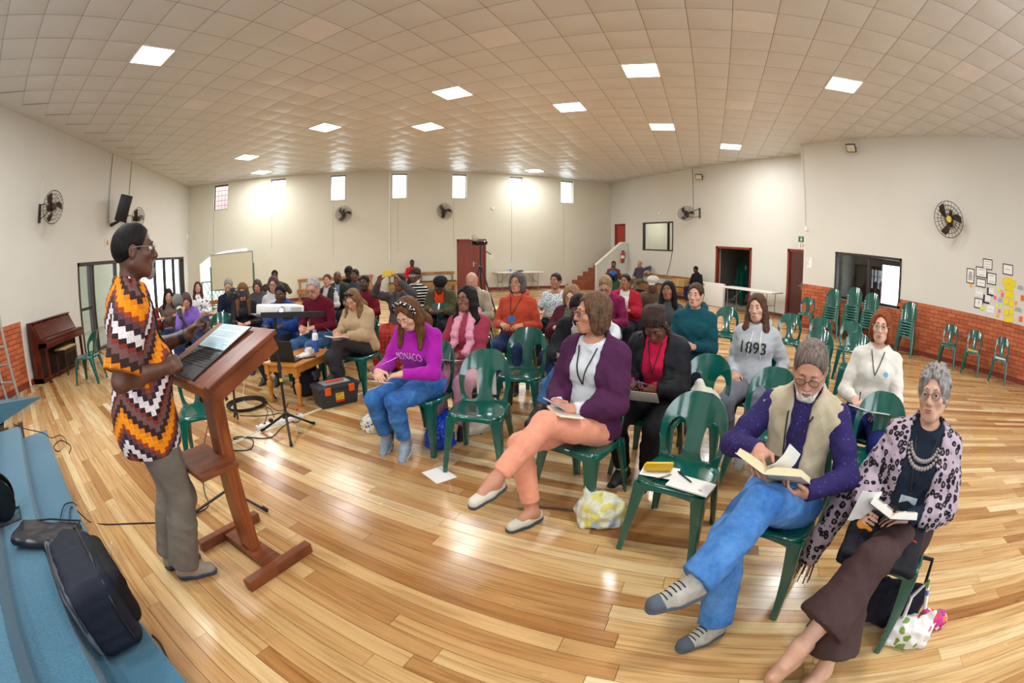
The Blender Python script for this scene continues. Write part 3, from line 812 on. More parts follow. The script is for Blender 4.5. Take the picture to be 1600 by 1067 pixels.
# ================================================================== PEOPLE
# bodies and clothes are grown as smooth implicit surfaces (round cones and ellipsoids blended together)
def V3(*a): return np.array(a, np.float32)
def nrm(v):
    v = np.asarray(v, np.float32); return v / (np.linalg.norm(v) + 1e-9)
def rotm(yaw=0, pitch=0, roll=0):
    """yaw left+, pitch down+, roll to the person's right+ (degrees), forward = +y"""
    a, b_, c = math.radians(yaw), math.radians(-pitch), math.radians(roll)
    Rz = np.array([[math.cos(a), -math.sin(a), 0], [math.sin(a), math.cos(a), 0], [0, 0, 1]])
    Rx = np.array([[1, 0, 0], [0, math.cos(b_), -math.sin(b_)], [0, math.sin(b_), math.cos(b_)]])
    Ry = np.array([[math.cos(c), 0, math.sin(c)], [0, 1, 0], [-math.sin(c), 0, math.cos(c)]])
    return (Rz @ Rx @ Ry).astype(np.float32)

class Prim:
    __slots__ = ('kind', 'p', 'op', 'k', 'inf')
    def __init__(s, kind, p, op='u', k=.02, inf=0.): s.kind, s.p, s.op, s.k, s.inf = kind, p, op, k, inf
    def d(s, P):
        if s.kind == 'rc':
            a, b_, ra, rb = s.p; ab = b_ - a; L2 = float(ab @ ab) + 1e-12
            h = np.clip(((P - a) @ ab) / L2, 0, 1)
            q = P - a - h[..., None] * ab
            return np.sqrt((q * q).sum(-1)) - (ra + (rb - ra) * h) - s.inf
        if s.kind == 'cc':
            a, b_, ra, rb = s.p; ra, rb = ra + s.inf, rb + s.inf; ba = b_ - a; bb = float(ba @ ba); pa = P - a
            pp = (pa * pa).sum(-1); t = (pa @ ba) / bb; x = np.sqrt(np.maximum(pp - t * t * bb, 0)); rba = rb - ra
            cax = np.maximum(0, x - np.where(t < .5, ra, rb)); cay = np.abs(t - .5) - .5; f = np.clip((rba * (x - ra) + t * bb) / (rba * rba + bb), 0, 1)
            cbx = x - ra - f * rba; cby = t - f; sg = np.where((cbx < 0) & (cay < 0), -1, 1)
            return (sg * np.sqrt(np.minimum(cax * cax + cay * cay * bb, cbx * cbx + cby * cby * bb))).astype(np.float32) - .004
        if s.kind == 'el':
            c, r, R = s.p; q = P - c
            if R is not None: q = q @ R
            r = r + s.inf
            k0 = np.sqrt(((q / r) ** 2).sum(-1)); k1 = np.sqrt(((q / (r * r)) ** 2).sum(-1))
            return k0 * (k0 - 1) / np.maximum(k1, 1e-6)
        if s.kind == 'bx':
            c, r, R, rd = s.p; q = P - c
            if R is not None: q = q @ R
            q = np.abs(q) - (r - rd + s.inf)
            return np.sqrt((np.maximum(q, 0) ** 2).sum(-1)) + np.minimum(q.max(-1), 0) - rd
        if s.kind == 'pl':
            n, o = s.p; return (P - o) @ n
def rc(a, b_, ra, rb, k=.02, op='u'): return Prim('rc', (np.asarray(a, np.float32), np.asarray(b_, np.float32), ra, rb), op, k)
def ccone(a, b_, ra, rb, k=.02): return Prim('cc', (np.asarray(a, np.float32), np.asarray(b_, np.float32), ra, rb), 'u', k)
def el(c, r, R=None, k=.02, op='u'): return Prim('el', (np.asarray(c, np.float32), np.asarray(r, np.float32), R), op, k)
def bxp(c, r, R=None, rd=.01, k=.01, op='u'): return Prim('bx', (np.asarray(c, np.float32), np.asarray(r, np.float32), R, rd), op, k)
def pl(n, o, k=.005): return Prim('pl', (nrm(n), np.asarray(o, np.float32)), 'i', k)
def chain(pts, rs, k=.02): return [rc(pts[i], pts[i + 1], rs[i], rs[i + 1], k) for i in range(len(pts) - 1)]
def grown(prims, inf, k=None):
    out = []
    for p in prims:
        q = Prim(p.kind, p.p, p.op, k if k is not None else p.k, p.inf + inf); out.append(q)
    return out
def comb(d, e, op, k):
    if op == 'u':
        h = np.maximum(k - np.abs(d - e), 0) / k; return np.minimum(d, e) - h * h * k * .25
    if op == 's': e = -e
    h = np.maximum(k - np.abs(d - e), 0) / k; return np.maximum(d, e) + h * h * k * .25
def sdf_at(prims, P):
    d = np.full(P.shape[:-1], 9., np.float32)
    for p in prims: d = comb(d, p.d(P), p.op, p.k)
    return d
def sdf_mesh(prims, cell, noise=None):
    """extract the zero surface (naive surface nets on a block-sparse grid)"""
    lo = np.full(3, 9.); hi = np.full(3, -9.)
    for p in prims:
        if p.op != 'u': continue
        if p.kind in ('rc', 'cc'):
            a, b_, ra, rb = p.p
            for q, r in ((a, ra), (b_, rb)): lo = np.minimum(lo, q - r - p.inf); hi = np.maximum(hi, q + r + p.inf)
        else:
            r = float(np.max(p.p[1])) * (1.0 if p.kind == 'el' else 1.75) + p.inf; lo = np.minimum(lo, p.p[0] - r); hi = np.maximum(hi, p.p[0] + r)
    B = 8; lo = lo - .02 - cell; nb = np.ceil((hi + .02 + cell - lo) / (cell * B)).astype(int) + 1
    ii = np.stack(np.meshgrid(*[np.arange(n) for n in nb], indexing='ij'), -1).reshape(-1, 3)
    org = lo + ii * (B * cell); ctr = (org + (B - 1) * cell / 2).astype(np.float32)
    Rb = math.sqrt(3) * (B + 1) * cell / 2
    d = np.full(len(ctr), 9., np.float32); pd = []
    for p in prims:
        e = p.d(ctr); pd.append(e); d = comb(d, e, p.op, p.k)
    act = np.abs(d) < Rb * 1.25 + .012
    ai = np.flatnonzero(act)
    off = (np.stack(np.meshgrid(*[np.arange(B)] * 3, indexing='ij'), -1).reshape(-1, 3) * cell).astype(np.float32)
    o32 = org[ai].astype(np.float32)
    val = np.full((len(ai), B ** 3), 9., np.float32)
    for p, e in zip(prims, pd):
        e = e[ai]
        sel = (e < Rb * 1.3 + p.k + .012) if p.op != 'i' else (e > -(Rb * 1.3 + p.k))
        sx = np.flatnonzero(sel)
        if not len(sx): continue
        P = o32[sx][:, None, :] + off[None]
        val[sx] = comb(val[sx], p.d(P), p.op, p.k)
    D = np.where(d > 0, 1., -1.).astype(np.float32)
    G = np.empty((len(ctr), B ** 3), np.float32); G[:] = D[:, None]; G[ai] = val
    G = G.reshape(*nb, B, B, B).transpose(0, 3, 1, 4, 2, 5).reshape(*(nb * B))
    S = G < 0
    o_ = S[:-1, :-1, :-1].copy(); a_ = o_.copy()
    for dx in (0, 1):
        for dy in (0, 1):
            for dz in (0, 1):
                if dx + dy + dz == 0: continue
                t = S[dx:S.shape[0] - 1 + dx, dy:S.shape[1] - 1 + dy, dz:S.shape[2] - 1 + dz]
                o_ |= t; a_ &= t
    mix = o_ & ~a_
    cid = np.argwhere(mix)
    if not len(cid): return np.zeros((0, 3)), np.zeros((0, 4), int)
    idx = np.full(mix.shape, -1, np.int32); idx[mix] = np.arange(len(cid))
    acc = np.zeros((len(cid), 3)); cnt = np.zeros(len(cid))
    cs = [(0, 0, 0), (1, 0, 0), (0, 1, 0), (1, 1, 0), (0, 0, 1), (1, 0, 1), (0, 1, 1), (1, 1, 1)]
    cv = [G[cid[:, 0] + c[0], cid[:, 1] + c[1], cid[:, 2] + c[2]] for c in cs]
    for i in range(8):
        for j in range(i + 1, 8):
            if sum(abs(cs[i][q] - cs[j][q]) for q in range(3)) != 1: continue
            m_ = (cv[i] < 0) != (cv[j] < 0)
            t = np.where(m_, cv[i] / (cv[i] - cv[j] + 1e-12), 0)
            for q in range(3): acc[:, q] += np.where(m_, cs[i][q] + t * (cs[j][q] - cs[i][q]), 0)
            cnt += m_
    Vt = lo + (cid + acc / np.maximum(cnt, 1)[:, None]) * cell
    F = []
    for ax in range(3):
        b1, b2 = (ax + 1) % 3, (ax + 2) % 3
        sl0 = [slice(None)] * 3; sl1 = [slice(None)] * 3; sl0[ax] = slice(0, -1); sl1[ax] = slice(1, None)
        e = np.argwhere(S[tuple(sl0)] != S[tuple(sl1)])
        e = e[(e[:, b1] > 0) & (e[:, b2] > 0) & (e[:, b1] < mix.shape[b1]) & (e[:, b2] < mix.shape[b2])]
        if not len(e): continue
        q = []
        for o1, o2 in ((-1, -1), (0, -1), (0, 0), (-1, 0)):
            c = e.copy(); c[:, b1] += o1; c[:, b2] += o2; q.append(idx[c[:, 0], c[:, 1], c[:, 2]])
        q = np.stack(q, 1); ins = S[e[:, 0], e[:, 1], e[:, 2]]
        q[~ins] = q[~ins][:, ::-1]; F.append(q)
    F = np.concatenate(F); F = F[(F >= 0).all(1)]
    if noise:
        amp, sc, seed = noise
        rg = np.random.default_rng(seed); e1 = Vt[F[:, 1]] - Vt[F[:, 0]]; e2 = Vt[F[:, 3]] - Vt[F[:, 0]]; fn = np.cross(e1, e2)
        N = np.zeros_like(Vt)
        for q in range(4):
            for c_ in range(3): N[:, c_] += np.bincount(F[:, q], fn[:, c_], len(Vt))
        N /= np.linalg.norm(N, axis=1, keepdims=True) + 1e-9
        w = np.zeros(len(Vt))
        for q in range(7):
            dv = rg.normal(size=3); dv /= np.linalg.norm(dv); f = sc * rg.uniform(.6, 1.9)
            ph = Vt @ dv * f + rg.uniform(0, 6.28) + 1.3 * np.sin(Vt @ rg.normal(size=3) * sc * .35)
            w += (1 - np.abs(np.sin(ph)) * 1.6) * rg.uniform(.4, 1)
        Vt = Vt + N * (w * amp / 4)[:, None]
    return Vt, F

def ik(a, t, l1, l2, hint):
    a, t, hint = (np.asarray(q, np.float32) for q in (a, t, hint))
    v = t - a; L = float(np.linalg.norm(v)); mx = (l1 + l2) * .995
    if L > mx: v = v * (mx / L); L = mx; t = a + v
    c = (l1 * l1 + L * L - l2 * l2) / (2 * l1 * L); c = max(-1, min(1, c)); s = math.sqrt(1 - c * c)
    d = v / (L + 1e-9); h = hint - d * float(hint @ d); h = nrm(h)
    return a + d * (l1 * c) + h * (l1 * s), t

M_EYEW = mat('eye_white', '#d9d2c8', .25); M_EYED = mat('eye_dark', '#1c1512', .2)
def skin(hexc):
    n = 'skin_' + hexc.strip('#')
    if n in MATS: return MATS[n]
    m = mat(n, hexc, .48, var=.10, vscale=22, bump=.05, bscale=180)
    m.node_tree.nodes['Principled BSDF'].inputs['Subsurface Weight'].default_value = 0.0
    return m
def cloth(name, hexc, rough=.85, var=.10, bump=.35, bscale=38, vscale=10): return mat('cloth_' + name, hexc, rough, var=var, vscale=vscale, bump=bump, bscale=bscale, spec=.2, sheen=(.12 if sum(lin(hexc)[:3]) > .5 else 0))
def hairm(hexc):
    return mat('hair_' + hexc.strip('#'), hexc, .55, var=.55, vscale=34, bump=.5, bscale=70, spec=.15, stretch=(2.6, 2.6, .3))

def head_prims(hc, R, sk=1., fem=False, jaw=1., k=.012):
    f = lambda x, y, z: hc + R @ V3(x * sk, y * sk, z * sk)
    P = [el(f(0, -.014, .030), V3(.076, .096, .088) * sk, R, k=.03), el(f(0, .026, -.036), V3(.060 * jaw, .068, .080) * sk, R, k=.035)]
    P += [el(f(0, .070, -.096), V3(.026 * jaw, .020, .019) * sk, R, k=.022)]
    P += [rc(f(-.055 * jaw, -.005, -.055), f(-.022, .068, -.093), .020 * sk, .017 * sk, .03), rc(f(.055 * jaw, -.005, -.055), f(.022, .068, -.093), .020 * sk, .017 * sk, .03)]
    for s in (-1, 1):
        P += [el(f(s * .043, .064, -.022), V3(.022, .020, .019) * sk, R, k=.022)]
    P += [rc(f(-.036, .082, .029), f(.036, .082, .029), .010 * sk, .010 * sk, .016)]
    for s in (-1, 1): P += [el(f(s * .032, .106, .009), V3(.020, .017, .012) * sk, R, k=.012, op='s')]
    P += [rc(f(0, .090, .018), f(0, .112, -.024), .0078 * sk, .0118 * sk, .012), el(f(0, .110, -.028), V3(.013, .011, .010) * sk, R, k=.008)]
    for s in (-1, 1): P += [el(f(s * .0125, .100, -.031), V3(.0085, .010, .008) * sk, R, k=.007)]
    P += [el(f(0, .086, -.064), V3(.032, .014, .024) * sk, R, k=.012)]
    P += [el(f(0, .1000, -.0585), V3(.022, .0060, .0042) * sk, R, k=.005), el(f(0, .0980, -.0700), V3(.019, .0070, .0050) * sk, R, k=.005), rc(f(-.019, .1035, -.0645), f(.019, .1035, -.0645), .0022 * sk, .0022 * sk, .003, 's')]
    for s in (-1, 1):
        Re = R @ rotm(s * 18, 0, 0)
        P += [el(f(s * .079, -.008, -.004), V3(.008, .019, .032) * sk, Re, k=.008), el(f(s * .085, -.004, -.002), V3(.006, .010, .018) * sk, Re, k=.005, op='s')]
    return P

def hand_prims(w, f, n, side, curl=.5, spread=.0, sk=1., thumb=.6, curls=None, tcurl=.4):
    """w wrist, f finger direction, n back-of-hand normal, side +1 right hand / -1 left hand (thumb side)"""
    f = nrm(f); n = nrm(np.asarray(n) - f * float(np.dot(n, f))); x = np.cross(f, n) * 1.0
    x = x * (-side)                       # towards the thumb
    at = lambda a, b_, c: w + f * (a * sk) + x * (b_ * sk) + n * (c * sk)
    P = [rc(at(.0, 0, 0), at(.03, 0, 0), .026 * sk, .028 * sk, .02)]
    Rm = np.stack([x, f, n], 1).astype(np.float32)
    P += [bxp(at(.052, -.002, 0), V3(.040, .044, .014) * sk, Rm, rd=.013 * sk, k=.015), rc(at(.02, .018, -.006), at(.062, .034, -.010), .016 * sk, .014 * sk, .012)]
    Ls = [(.040, .026, .022), (.045, .030, .024), (.042, .027, .023), (.032, .020, .019)]
    for q in range(4):
        cu = curls[q] if curls else curl
        bx = .0312 - q * .0208
        d0 = nrm(f + x * (spread * (1.5 - q) * .25))
        p = at(.092 - (.004, 0, .003, .011)[q], bx, 0); ang = 0.
        for sgm in range(3):
            ang += cu * (1.15, 1.35, .9)[sgm]
            dd = d0 * math.cos(ang) - n * math.sin(ang)
            e = p + dd * (Ls[q][sgm] * sk)
            P.append(rc(p, e, (.0086, .0080, .0074)[sgm] * sk, (.0080, .0074, .0062)[sgm] * sk, .0025)); p = e
    td = nrm(f * .62 + x * thumb - n * .35)
    p = at(.030, .036, -.008); e = p + td * .042 * sk; P.append(rc(p, e, .0125 * sk, .0105 * sk, .010))
    t2 = nrm(td + f * .5 - x * tcurl * 1.6 - n * .2); e2 = e + t2 * .034 * sk; P.append(rc(e, e2, .0102 * sk, .0078 * sk, .004))
    return P

def tube_mesh(name, pts, r, m, parent, n=6, closed=False):
    b = MB(); b.tube([Vector([float(q) for q in p]) for p in pts], r, n, closed=closed); return b.build(name, m, parent, smooth=True, ang=60)

def obj_sdf(name, prims, cell, m, parent, noise=None):
    Vt, F = sdf_mesh(prims, cell, noise)
    if not len(F): return None
    return mesh_np(name, Vt, F, m, parent)

def surf_y(prims, x, z, y0=.6, y1=-.2):
    """first surface hit looking from the front (towards -y) in the body frame"""
    ys = np.linspace(y0, y1, 240, dtype=np.float32); P = np.stack([np.full(240, x), ys, np.full(240, z)], -1).astype(np.float32)
    d = sdf_at(prims, P); k = np.flatnonzero(d < 0)
    return float(ys[k[0]]) if len(k) else None

def add_lanyard(prims, parent, z0, z1, col='#1d1d22', x0=.07, badge='#c9d4e6', xb=0., bw=.045, lean=0., neck=None, yoff=.006):
    pts = []
    for s in (-1, 1):
        seg = []
        for i in range(15):
            t = i / 14; x = s * (x0 * (1 - t) ** .9) + xb * t; z = z0 + (z1 - z0) * t
            y = surf_y(prims, x, z)
            if y is None: continue
            seg.append((x, y + yoff, z))
        pts.append(seg)
    if not pts[0] or not pts[1]: return
    line = pts[0] + pts[1][::-1]
    nb = [(-x0 * .9, line[0][1] - .10, z0 + .035), (0, line[0][1] - .155, z0 + .045), (x0 * .9, line[0][1] - .10, z0 + .035)] if neck is None else neck
    ly = tube_mesh('lanyard', line + nb[::-1], .0042, mat('lanyard_' + col.strip('#'), col, .7), parent, 5, closed=True)
    e = pts[0][-1]
    if badge:
        b = MB(); b.rbox((e[0] - bw, e[1] - .0, e[2] - bw * 1.9), (e[0] + bw, e[1] + .006, e[2] - .01), .002)
        b.build('name_badge', mat('badge_' + badge.strip('#'), badge, .35, var=.25, vscale=40), parent)

def person(label, pos, az, pose=None, look=None, q=2, cat='person'):
    """pos = floor point under the hips; az = facing direction in degrees (0=+u, 90=+v)
       q = detail: 0 nearest ... 3 far"""
    pose = pose or {}; look = look or {}
    G = pose.get; Lk = look.get
    root = empty('person', (0, 0, 0) if pos[0] == 'px' else (pos[0], pos[1], pose.get('z', 0)), math.radians(az - 90), label, cat)
    cell = (.0056, .0078, .0120, .018)[q]; ccell = (.0088, .0116, .0160, .022)[q]
    sc = Lk('scale', 1.0); fem = Lk('fem', False); wd = Lk('wide', 1.0)
    seed = abs(hash(label)) % 9999 if False else sum(ord(c) * (i + 3) for i, c in enumerate(label)) % 9999
    stand = G('stand', False)
    lean, lean2 = math.radians(G('lean', 6)), math.radians(G('slouch', -4))
    twist = math.radians(G('twist', 0)); side = math.radians(G('sidelean', 0))
    hipz = G('hipz', .92 if stand else .525)
    P0 = V3(0, G('hipy', 0), hipz)
    d1 = nrm(V3(math.sin(side), -math.sin(lean), math.cos(lean))); d2 = nrm(V3(math.sin(side), -math.sin(lean + lean2), math.cos(lean + lean2)))
    tw = rotm(math.degrees(twist)); xs = tw @ V3(1, 0, 0)
    hy, hp, hr = G('head', (0, 8, 0))
    if G('see') is not None and pos[0] != 'px':
        hy += (math.degrees(math.atan2(G('see')[1] - pos[1], G('see')[0] - pos[0])) - az + 180) % 360 - 180
    RH = rotm(hy, hp, hr)
    nd = nrm(d2 + V3(0, .25 + max(0, hp) / 75, .6))
    def skel(sc):
        hs = Lk('head', 1.0 if not fem else .96) * min(1.05, max(.95, sc))
        waist = P0 + d1 * .17 * sc; chest = waist + d2 * .19 * sc; nbase = chest + d2 * .155 * sc
        ntop = nbase + nd * .085 * sc
        return waist, chest, nbase, ntop + RH @ V3(0, .022 * hs, .078 * hs), hs
    if G('hz'):
        lo_, hi_ = .72, 1.2
        for _ in range(18):
            sc = (lo_ + hi_) / 2
            if skel(sc)[3][2] > G('hz'): hi_ = sc
            else: lo_ = sc
    waist, chest, nbase, hc, hs = skel(sc)
    if G('hz'): sc = min(1.08, max(.86, sc))
    sw = (.150 if fem else .174) * sc * (0.5 + .5 * wd)
    S = {s: nbase - d2 * .078 * sc + xs * s * sw + V3(0, 0, G('shrug', 0)) for s in (-1, 1)}
    if pos[0] == 'px':
        # the floor spot from which this seated figure's head lies on the measured sight line
        x_, y_ = pos[1] - 800, pos[2] - 533.5; r_ = math.hypot(x_, y_); th_ = 2 * math.asin(r_ / (2 * 705.276)); k_ = math.sin(th_) / r_
        cv = (x_ * k_, y_ * k_, math.cos(th_)); dv = [sum(_r[i][j] * cv[i] for i in range(3)) for j in range(3)]
        t_ = (float(hc[2]) + G('z', 0) - CAM_H) / dv[2]; a_ = math.radians(az)
        pos = (dv[0] * t_ - (float(hc[0]) * math.sin(a_) + float(hc[1]) * math.cos(a_)), dv[1] * t_ - (-float(hc[0]) * math.cos(a_) + float(hc[1]) * math.sin(a_)))
        root.location = (pos[0], pos[1], G('z', 0))
    # arms
    ua, fa = .285 * sc, .255 * sc
    W = {}; E = {}
    defl = {1: (.13, .25, hipz + .165), -1: (-.13, .25, hipz + .165)}
    for s, nm in ((1, 'rh'), (-1, 'lh')):
        t = V3(*G(nm, defl[s])); h = V3(*G(nm + '_elbow', (s * .55, -.45, -.8)))
        E[s], W[s] = ik(S[s], t, ua, fa, h)
    # legs
    hj = {s: P0 + V3(s * .088 * wd, .03 if not stand else 0, -.02) for s in (-1, 1)}
    K = {}; A = {}
    for s, nm in ((1, 'rf'), (-1, 'lf')):
        dft = (s * .1, .44, .085) if not stand else (s * .1, -.02, .085)
        t = V3(*G(nm, dft)); h = V3(*G(nm + '_knee', (s * .15, .8, .9) if not stand else (s * .1, 1, 0)))
        K[s], A[s] = ik(hj[s], t, .425 * Lk('scale', 1.0), .415 * Lk('scale', 1.0), h)
    # ---- torso prims (shared by body and clothes)
    bel = Lk('belly', .0)
    Rt = np.stack([xs, nrm(np.cross(d2, xs)), d2], 1).astype(np.float32)
    R1 = np.stack([V3(1, 0, 0), nrm(np.cross(d1, V3(1, 0, 0))), d1], 1).astype(np.float32)
    torso = [el(P0 + d1 * .02, V3(.165 * wd, .125, .13), R1, k=.06), el(waist + V3(0, .015 + bel * .5, -.01), V3(.135 * wd + bel * .4, .108 + bel, .15), R1, k=.07),
             el(chest + V3(0, -.005, 0), V3(.155 * (.4 + .6 * wd), .108 + bel * .2, .165 * sc), Rt, k=.06),
             rc(nbase - d2 * .035, S[-1] + xs * .012, .056 * sc, .050 * sc, .05), rc(nbase - d2 * .035, S[1] - xs * .012, .056 * sc, .050 * sc, .05), rc(nbase - d2 * .05, nbase + nd * .02, .066, .048, .05)]
    if fem:
        bu = Lk('bust', 1.0)
        for s in (-1, 1): torso.append(el(chest + Rt @ V3(s * .065, .085, -.025), V3(.062, .055, .062) * bu, None, k=.04))
    if not stand:
        for s in (-1, 1): torso.append(el(P0 + V3(s * .08, -.02, -.03), V3(.10, .12, .085), None, k=.05))
    am = Lk('arm', 1.0) * (.92 if fem else 1.0)
    arms = {s: chain([S[s], S[s] * .45 + E[s] * .55, E[s]], [.053 * am, .046 * am, .040 * am], .02) + chain([E[s], E[s] * .65 + W[s] * .35, W[s]], [.041 * am, .040 * am, .026 * am], .02) for s in (-1, 1)}
    lg = Lk('leg', 1.0)
    legs = {s: chain([hj[s], hj[s] * .5 + K[s] * .5, K[s]], [.092 * lg, .078 * lg, .058 * lg], .03) + chain([K[s], K[s] * .66 + A[s] * .34, A[s]], [.056 * lg, .056 * lg, .036 * lg], .03) for s in (-1, 1)}
    # feet
    feet = {}; FD = {}
    for s, nm in ((1, 'rf'), (-1, 'lf')):
        fd = nrm(V3(*G(nm + '_dir', (s * .2, 1, -.32 if A[s][2] < .12 else -.25))))
        FD[s] = fd; heel = A[s] + V3(0, 0, -.040) - fd * .030; toe = A[s] + V3(0, 0, -.042) + fd * .125
        feet[s] = [rc(A[s], heel, .034, .028, .02), rc(heel, toe, .029, .020, .03), rc(A[s], A[s] * .45 + toe * .55, .036, .030, .03)]
    bare = Lk('barefeet', False)
    # ---- body
    hd = head_prims(hc, RH, hs, fem, Lk('jaw', .93 if fem else 1.05))
    neck = [rc(nbase - d2 * .03, hc + RH @ V3(0, -.022, -.055) * hs, .058 if not fem else .050, .052 if not fem else .046, .02)]
    hands = []
    for s, nm in ((1, 'rh'), (-1, 'lh')):
        fdir = V3(*G(nm + '_f', tuple(nrm(nrm(W[s] - E[s]) + V3(-s * .25, .1, -.15))))); nn = V3(*G(nm + '_n', (s * .35, .1, .9)))
        hands += hand_prims(W[s], fdir, nn, s, curl=G(nm + '_curl', .38), spread=G(nm + '_spread', .2), sk=(.92 if fem else 1.0) * sc, curls=G(nm + '_curls', None), thumb=G(nm + '_thumb', .6), tcurl=G(nm + '_tcurl', .4))
    nhp = len(hands) // 2
    bodyp = torso + arms[-1] + arms[1] + legs[-1] + legs[1] + neck + hd + hands
    if Lk('shoe', '#222222') is None or bare: bodyp += feet[-1] + feet[1]
    shown = Lk('shoe', '#222222') is None or bare or Lk('lowshoe')
    fine = [sdf_mesh(neck + hd, cell), sdf_mesh(torso + arms[-1] + arms[1] + legs[-1] + legs[1], (.015, .020, .025, .032)[q])]
    if q <= 1: fine += [sdf_mesh(legs[s][2:] + (feet[s] if shown else []), .009 if q == 0 else .012) for s in (-1, 1)]
    elif shown: fine += [sdf_mesh(feet[s], .014) for s in (-1, 1)]
    fine += [sdf_mesh(arms[s][2:] + hands[(0 if s == 1 else 1) * nhp:(1 if s == 1 else 2) * nhp], cell) for s in (1, -1)]
    Vs, Fs, o_ = [], [], 0
    for v_, f_ in fine:
        if len(f_): Vs.append(v_); Fs.append(f_ + o_); o_ += len(v_)
    body = mesh_np('body', np.concatenate(Vs), np.concatenate(Fs), skin(Lk('skin', '#c98f73')), root)
    # ---- face details
    if q <= 2:
        f = lambda x, y, z: hc + RH @ (V3(x, y, z) * hs)
        gz = G('gaze', 0)
        hcol = Lk('brow', Lk('hair_col', '#2a1d16'))
        for s in (-1, 1):
            bE = MB(); bE.cur = 0
            c = f(s * .032, .0830, .0085); rr = .0128 * hs
            nlat, nlon = 12, 12; vs = []
            R_ = RH @ rotm(0, gz, 0)
            for i in range(nlat + 1):
                th = PI * i / nlat
                for j in range(nlon):
                    ph = 2 * PI * j / nlon; v = V3(math.sin(th) * math.cos(ph), math.cos(th), math.sin(th) * math.sin(ph)) * rr
                    vs.append(tuple(float(t) for t in (c + R_ @ v)))
            fs0 = [(i * nlon + j, i * nlon + (j + 1) % nlon, (i + 1) * nlon + (j + 1) % nlon, (i + 1) * nlon + j) for i in range(nlat) for j in range(nlon)]
            bE.v = vs; bE.f = fs0; bE.mi = [1 if k // nlon < 2 else 0 for k in range(len(fs0))]
            bE.build('eye', [M_EYEW, M_EYED], root, smooth=True)
            if G('lids', 0) or hp > 22:
                obj_sdf('eyelid', [el(f(s * .032, .0838, .0105), V3(.0158, .0142, .0125) * hs, RH), pl(-(RH @ V3(0, .35, 1)), f(s * .032, .081, .002 if hp > 22 else .008))], .003 if q == 0 else .004, skin(Lk('skin', '#c98f73')), root)
            else:
                obj_sdf('eyelid', [el(f(s * .032, .0835, .0105), V3(.0150, .0138, .0120) * hs, RH), pl(-(RH @ V3(0, .25, 1)), f(s * .032, .081, .0125))], .003 if q == 0 else .004, skin(Lk('skin', '#c98f73')), root)
            pts = [f(s * (.014 + .008 * i), .0955 - .0022 * i * i * .55, .0285 + (.003, .0055, .006, .0045, .001)[i]) for i in range(5)]
            tube_mesh('eyebrow', pts, [.0022, .0034, .0034, .0028, .0014], hairm(hcol), root, 5)
        lipc = Lk('lips', None) or {True: '#a2564f', False: '#9a5f52'}[fem]
        if lin(Lk('skin', '#c98f73'))[0] < .12: lipc = Lk('lips', None) or '#5a2f2a'
        obj_sdf('lips', [el(f(0, .1030, -.0585), V3(.0225, .0048, .0036) * hs, RH, k=.002), el(f(0, .1005, -.0698), V3(.0190, .0055, .0046) * hs, RH, k=.002)], .0028 if q == 0 else .004, mat('lips_' + lipc.strip('#'), lipc, .4), root)
    # ---- hair
    hair = Lk('hair', 'short'); hm = hairm(Lk('hair_col', '#2a1d16')); f = lambda x, y, z: hc + RH @ (V3(x, y, z) * hs)
    r3 = lambda a, b_, c: V3(a, b_, c) * hs
    down = nrm(RH.T @ V3(0, 0, -1))
    facecut = [el(f(0, .106, -.022), r3(.068, .072, .116), RH, k=.016, op='s')]
    cap = lambda g=.010, z=0: [el(f(0, -.018, .034 + z), r3(.078 + g, .098 + g, .088 + g), RH, k=.02)]
    HP = None
    if hair == 'short': HP = cap(.009) + [el(f(0, -.045, -.02), r3(.074, .064, .07), RH, k=.03)] + [el(f(0, .114, -.018), r3(.098, .088, .110), RH, k=.014, op='s')] + [el(f(s * .084, .004, -.012), r3(.018, .026, .042), RH, k=.01, op='s') for s in (-1, 1)] + [el(f(0, .0, -.125), r3(.12, .13, .07), RH, k=.02, op='s')]
    elif hair == 'buzz': HP = cap(.006) + [el(f(0, -.042, .012), r3(.073, .066, .055), RH, k=.03), el(f(0, .114, -.018), r3(.105, .090, .108), RH, k=.014, op='s'), el(f(0, .02, -.125), r3(.12, .16, .085), RH, k=.02, op='s')] + [el(f(s * .084, .004, -.012), r3(.016, .024, .038), RH, k=.008, op='s') for s in (-1, 1)]
    elif hair == 'balding': HP = [el(f(0, -.028, .005), r3(.083, .092, .072), RH, k=.02), el(f(0, .075, .02), r3(.13, .075, .13), RH, k=.02, op='s'), el(f(0, .01, .120), r3(.07, .10, .06), RH, k=.02, op='s'), el(f(0, .02, -.12), r3(.12, .14, .07), RH, k=.02, op='s')]
    elif hair in ('bob', 'curlybob'):
        g = .014 if hair == 'bob' else .024
        HP = cap(g) + [el(f(s * .070, -.012, -.045), r3(.030 + g * .6, .060, .085), RH, k=.03) for s in (-1, 1)] + [el(f(0, -.062, -.045), r3(.075, .048, .090), RH, k=.03)] + [el(f(0, .108, -.022), r3(.062, .074, .118), RH, k=.014, op='s')]
    elif hair in ('long', 'longdown'):
        HP = cap(.013) + [el(f(0, -.060, -.05), r3(.078, .050, .10), RH, k=.03)]
        for s in (-1, 1):
            p0 = f(s * .068, .0, .0); p1 = f(s * .080, .006, -.075); p2 = nbase + xs * s * (.085) + V3(0, .06, -.02); p3 = p2 + V3(s * .01, .035, -.14 * Lk('hair_len', 1.0))
            HP += chain([p0, p1, p2, p3], [.034, .034, .036, .018], .03)
        p0 = f(0, -.075, -.03); p1 = nbase + V3(0, -.09, .02); HP += chain([p0, p1, p1 + V3(0, -.035, -.16 * Lk('hair_len', 1.0))], [.06, .068, .04], .04)
        HP += [el(f(0, .108, -.022), r3(.064, .076, .118), RH, k=.014, op='s')]
    elif hair in ('bun', 'pony'):
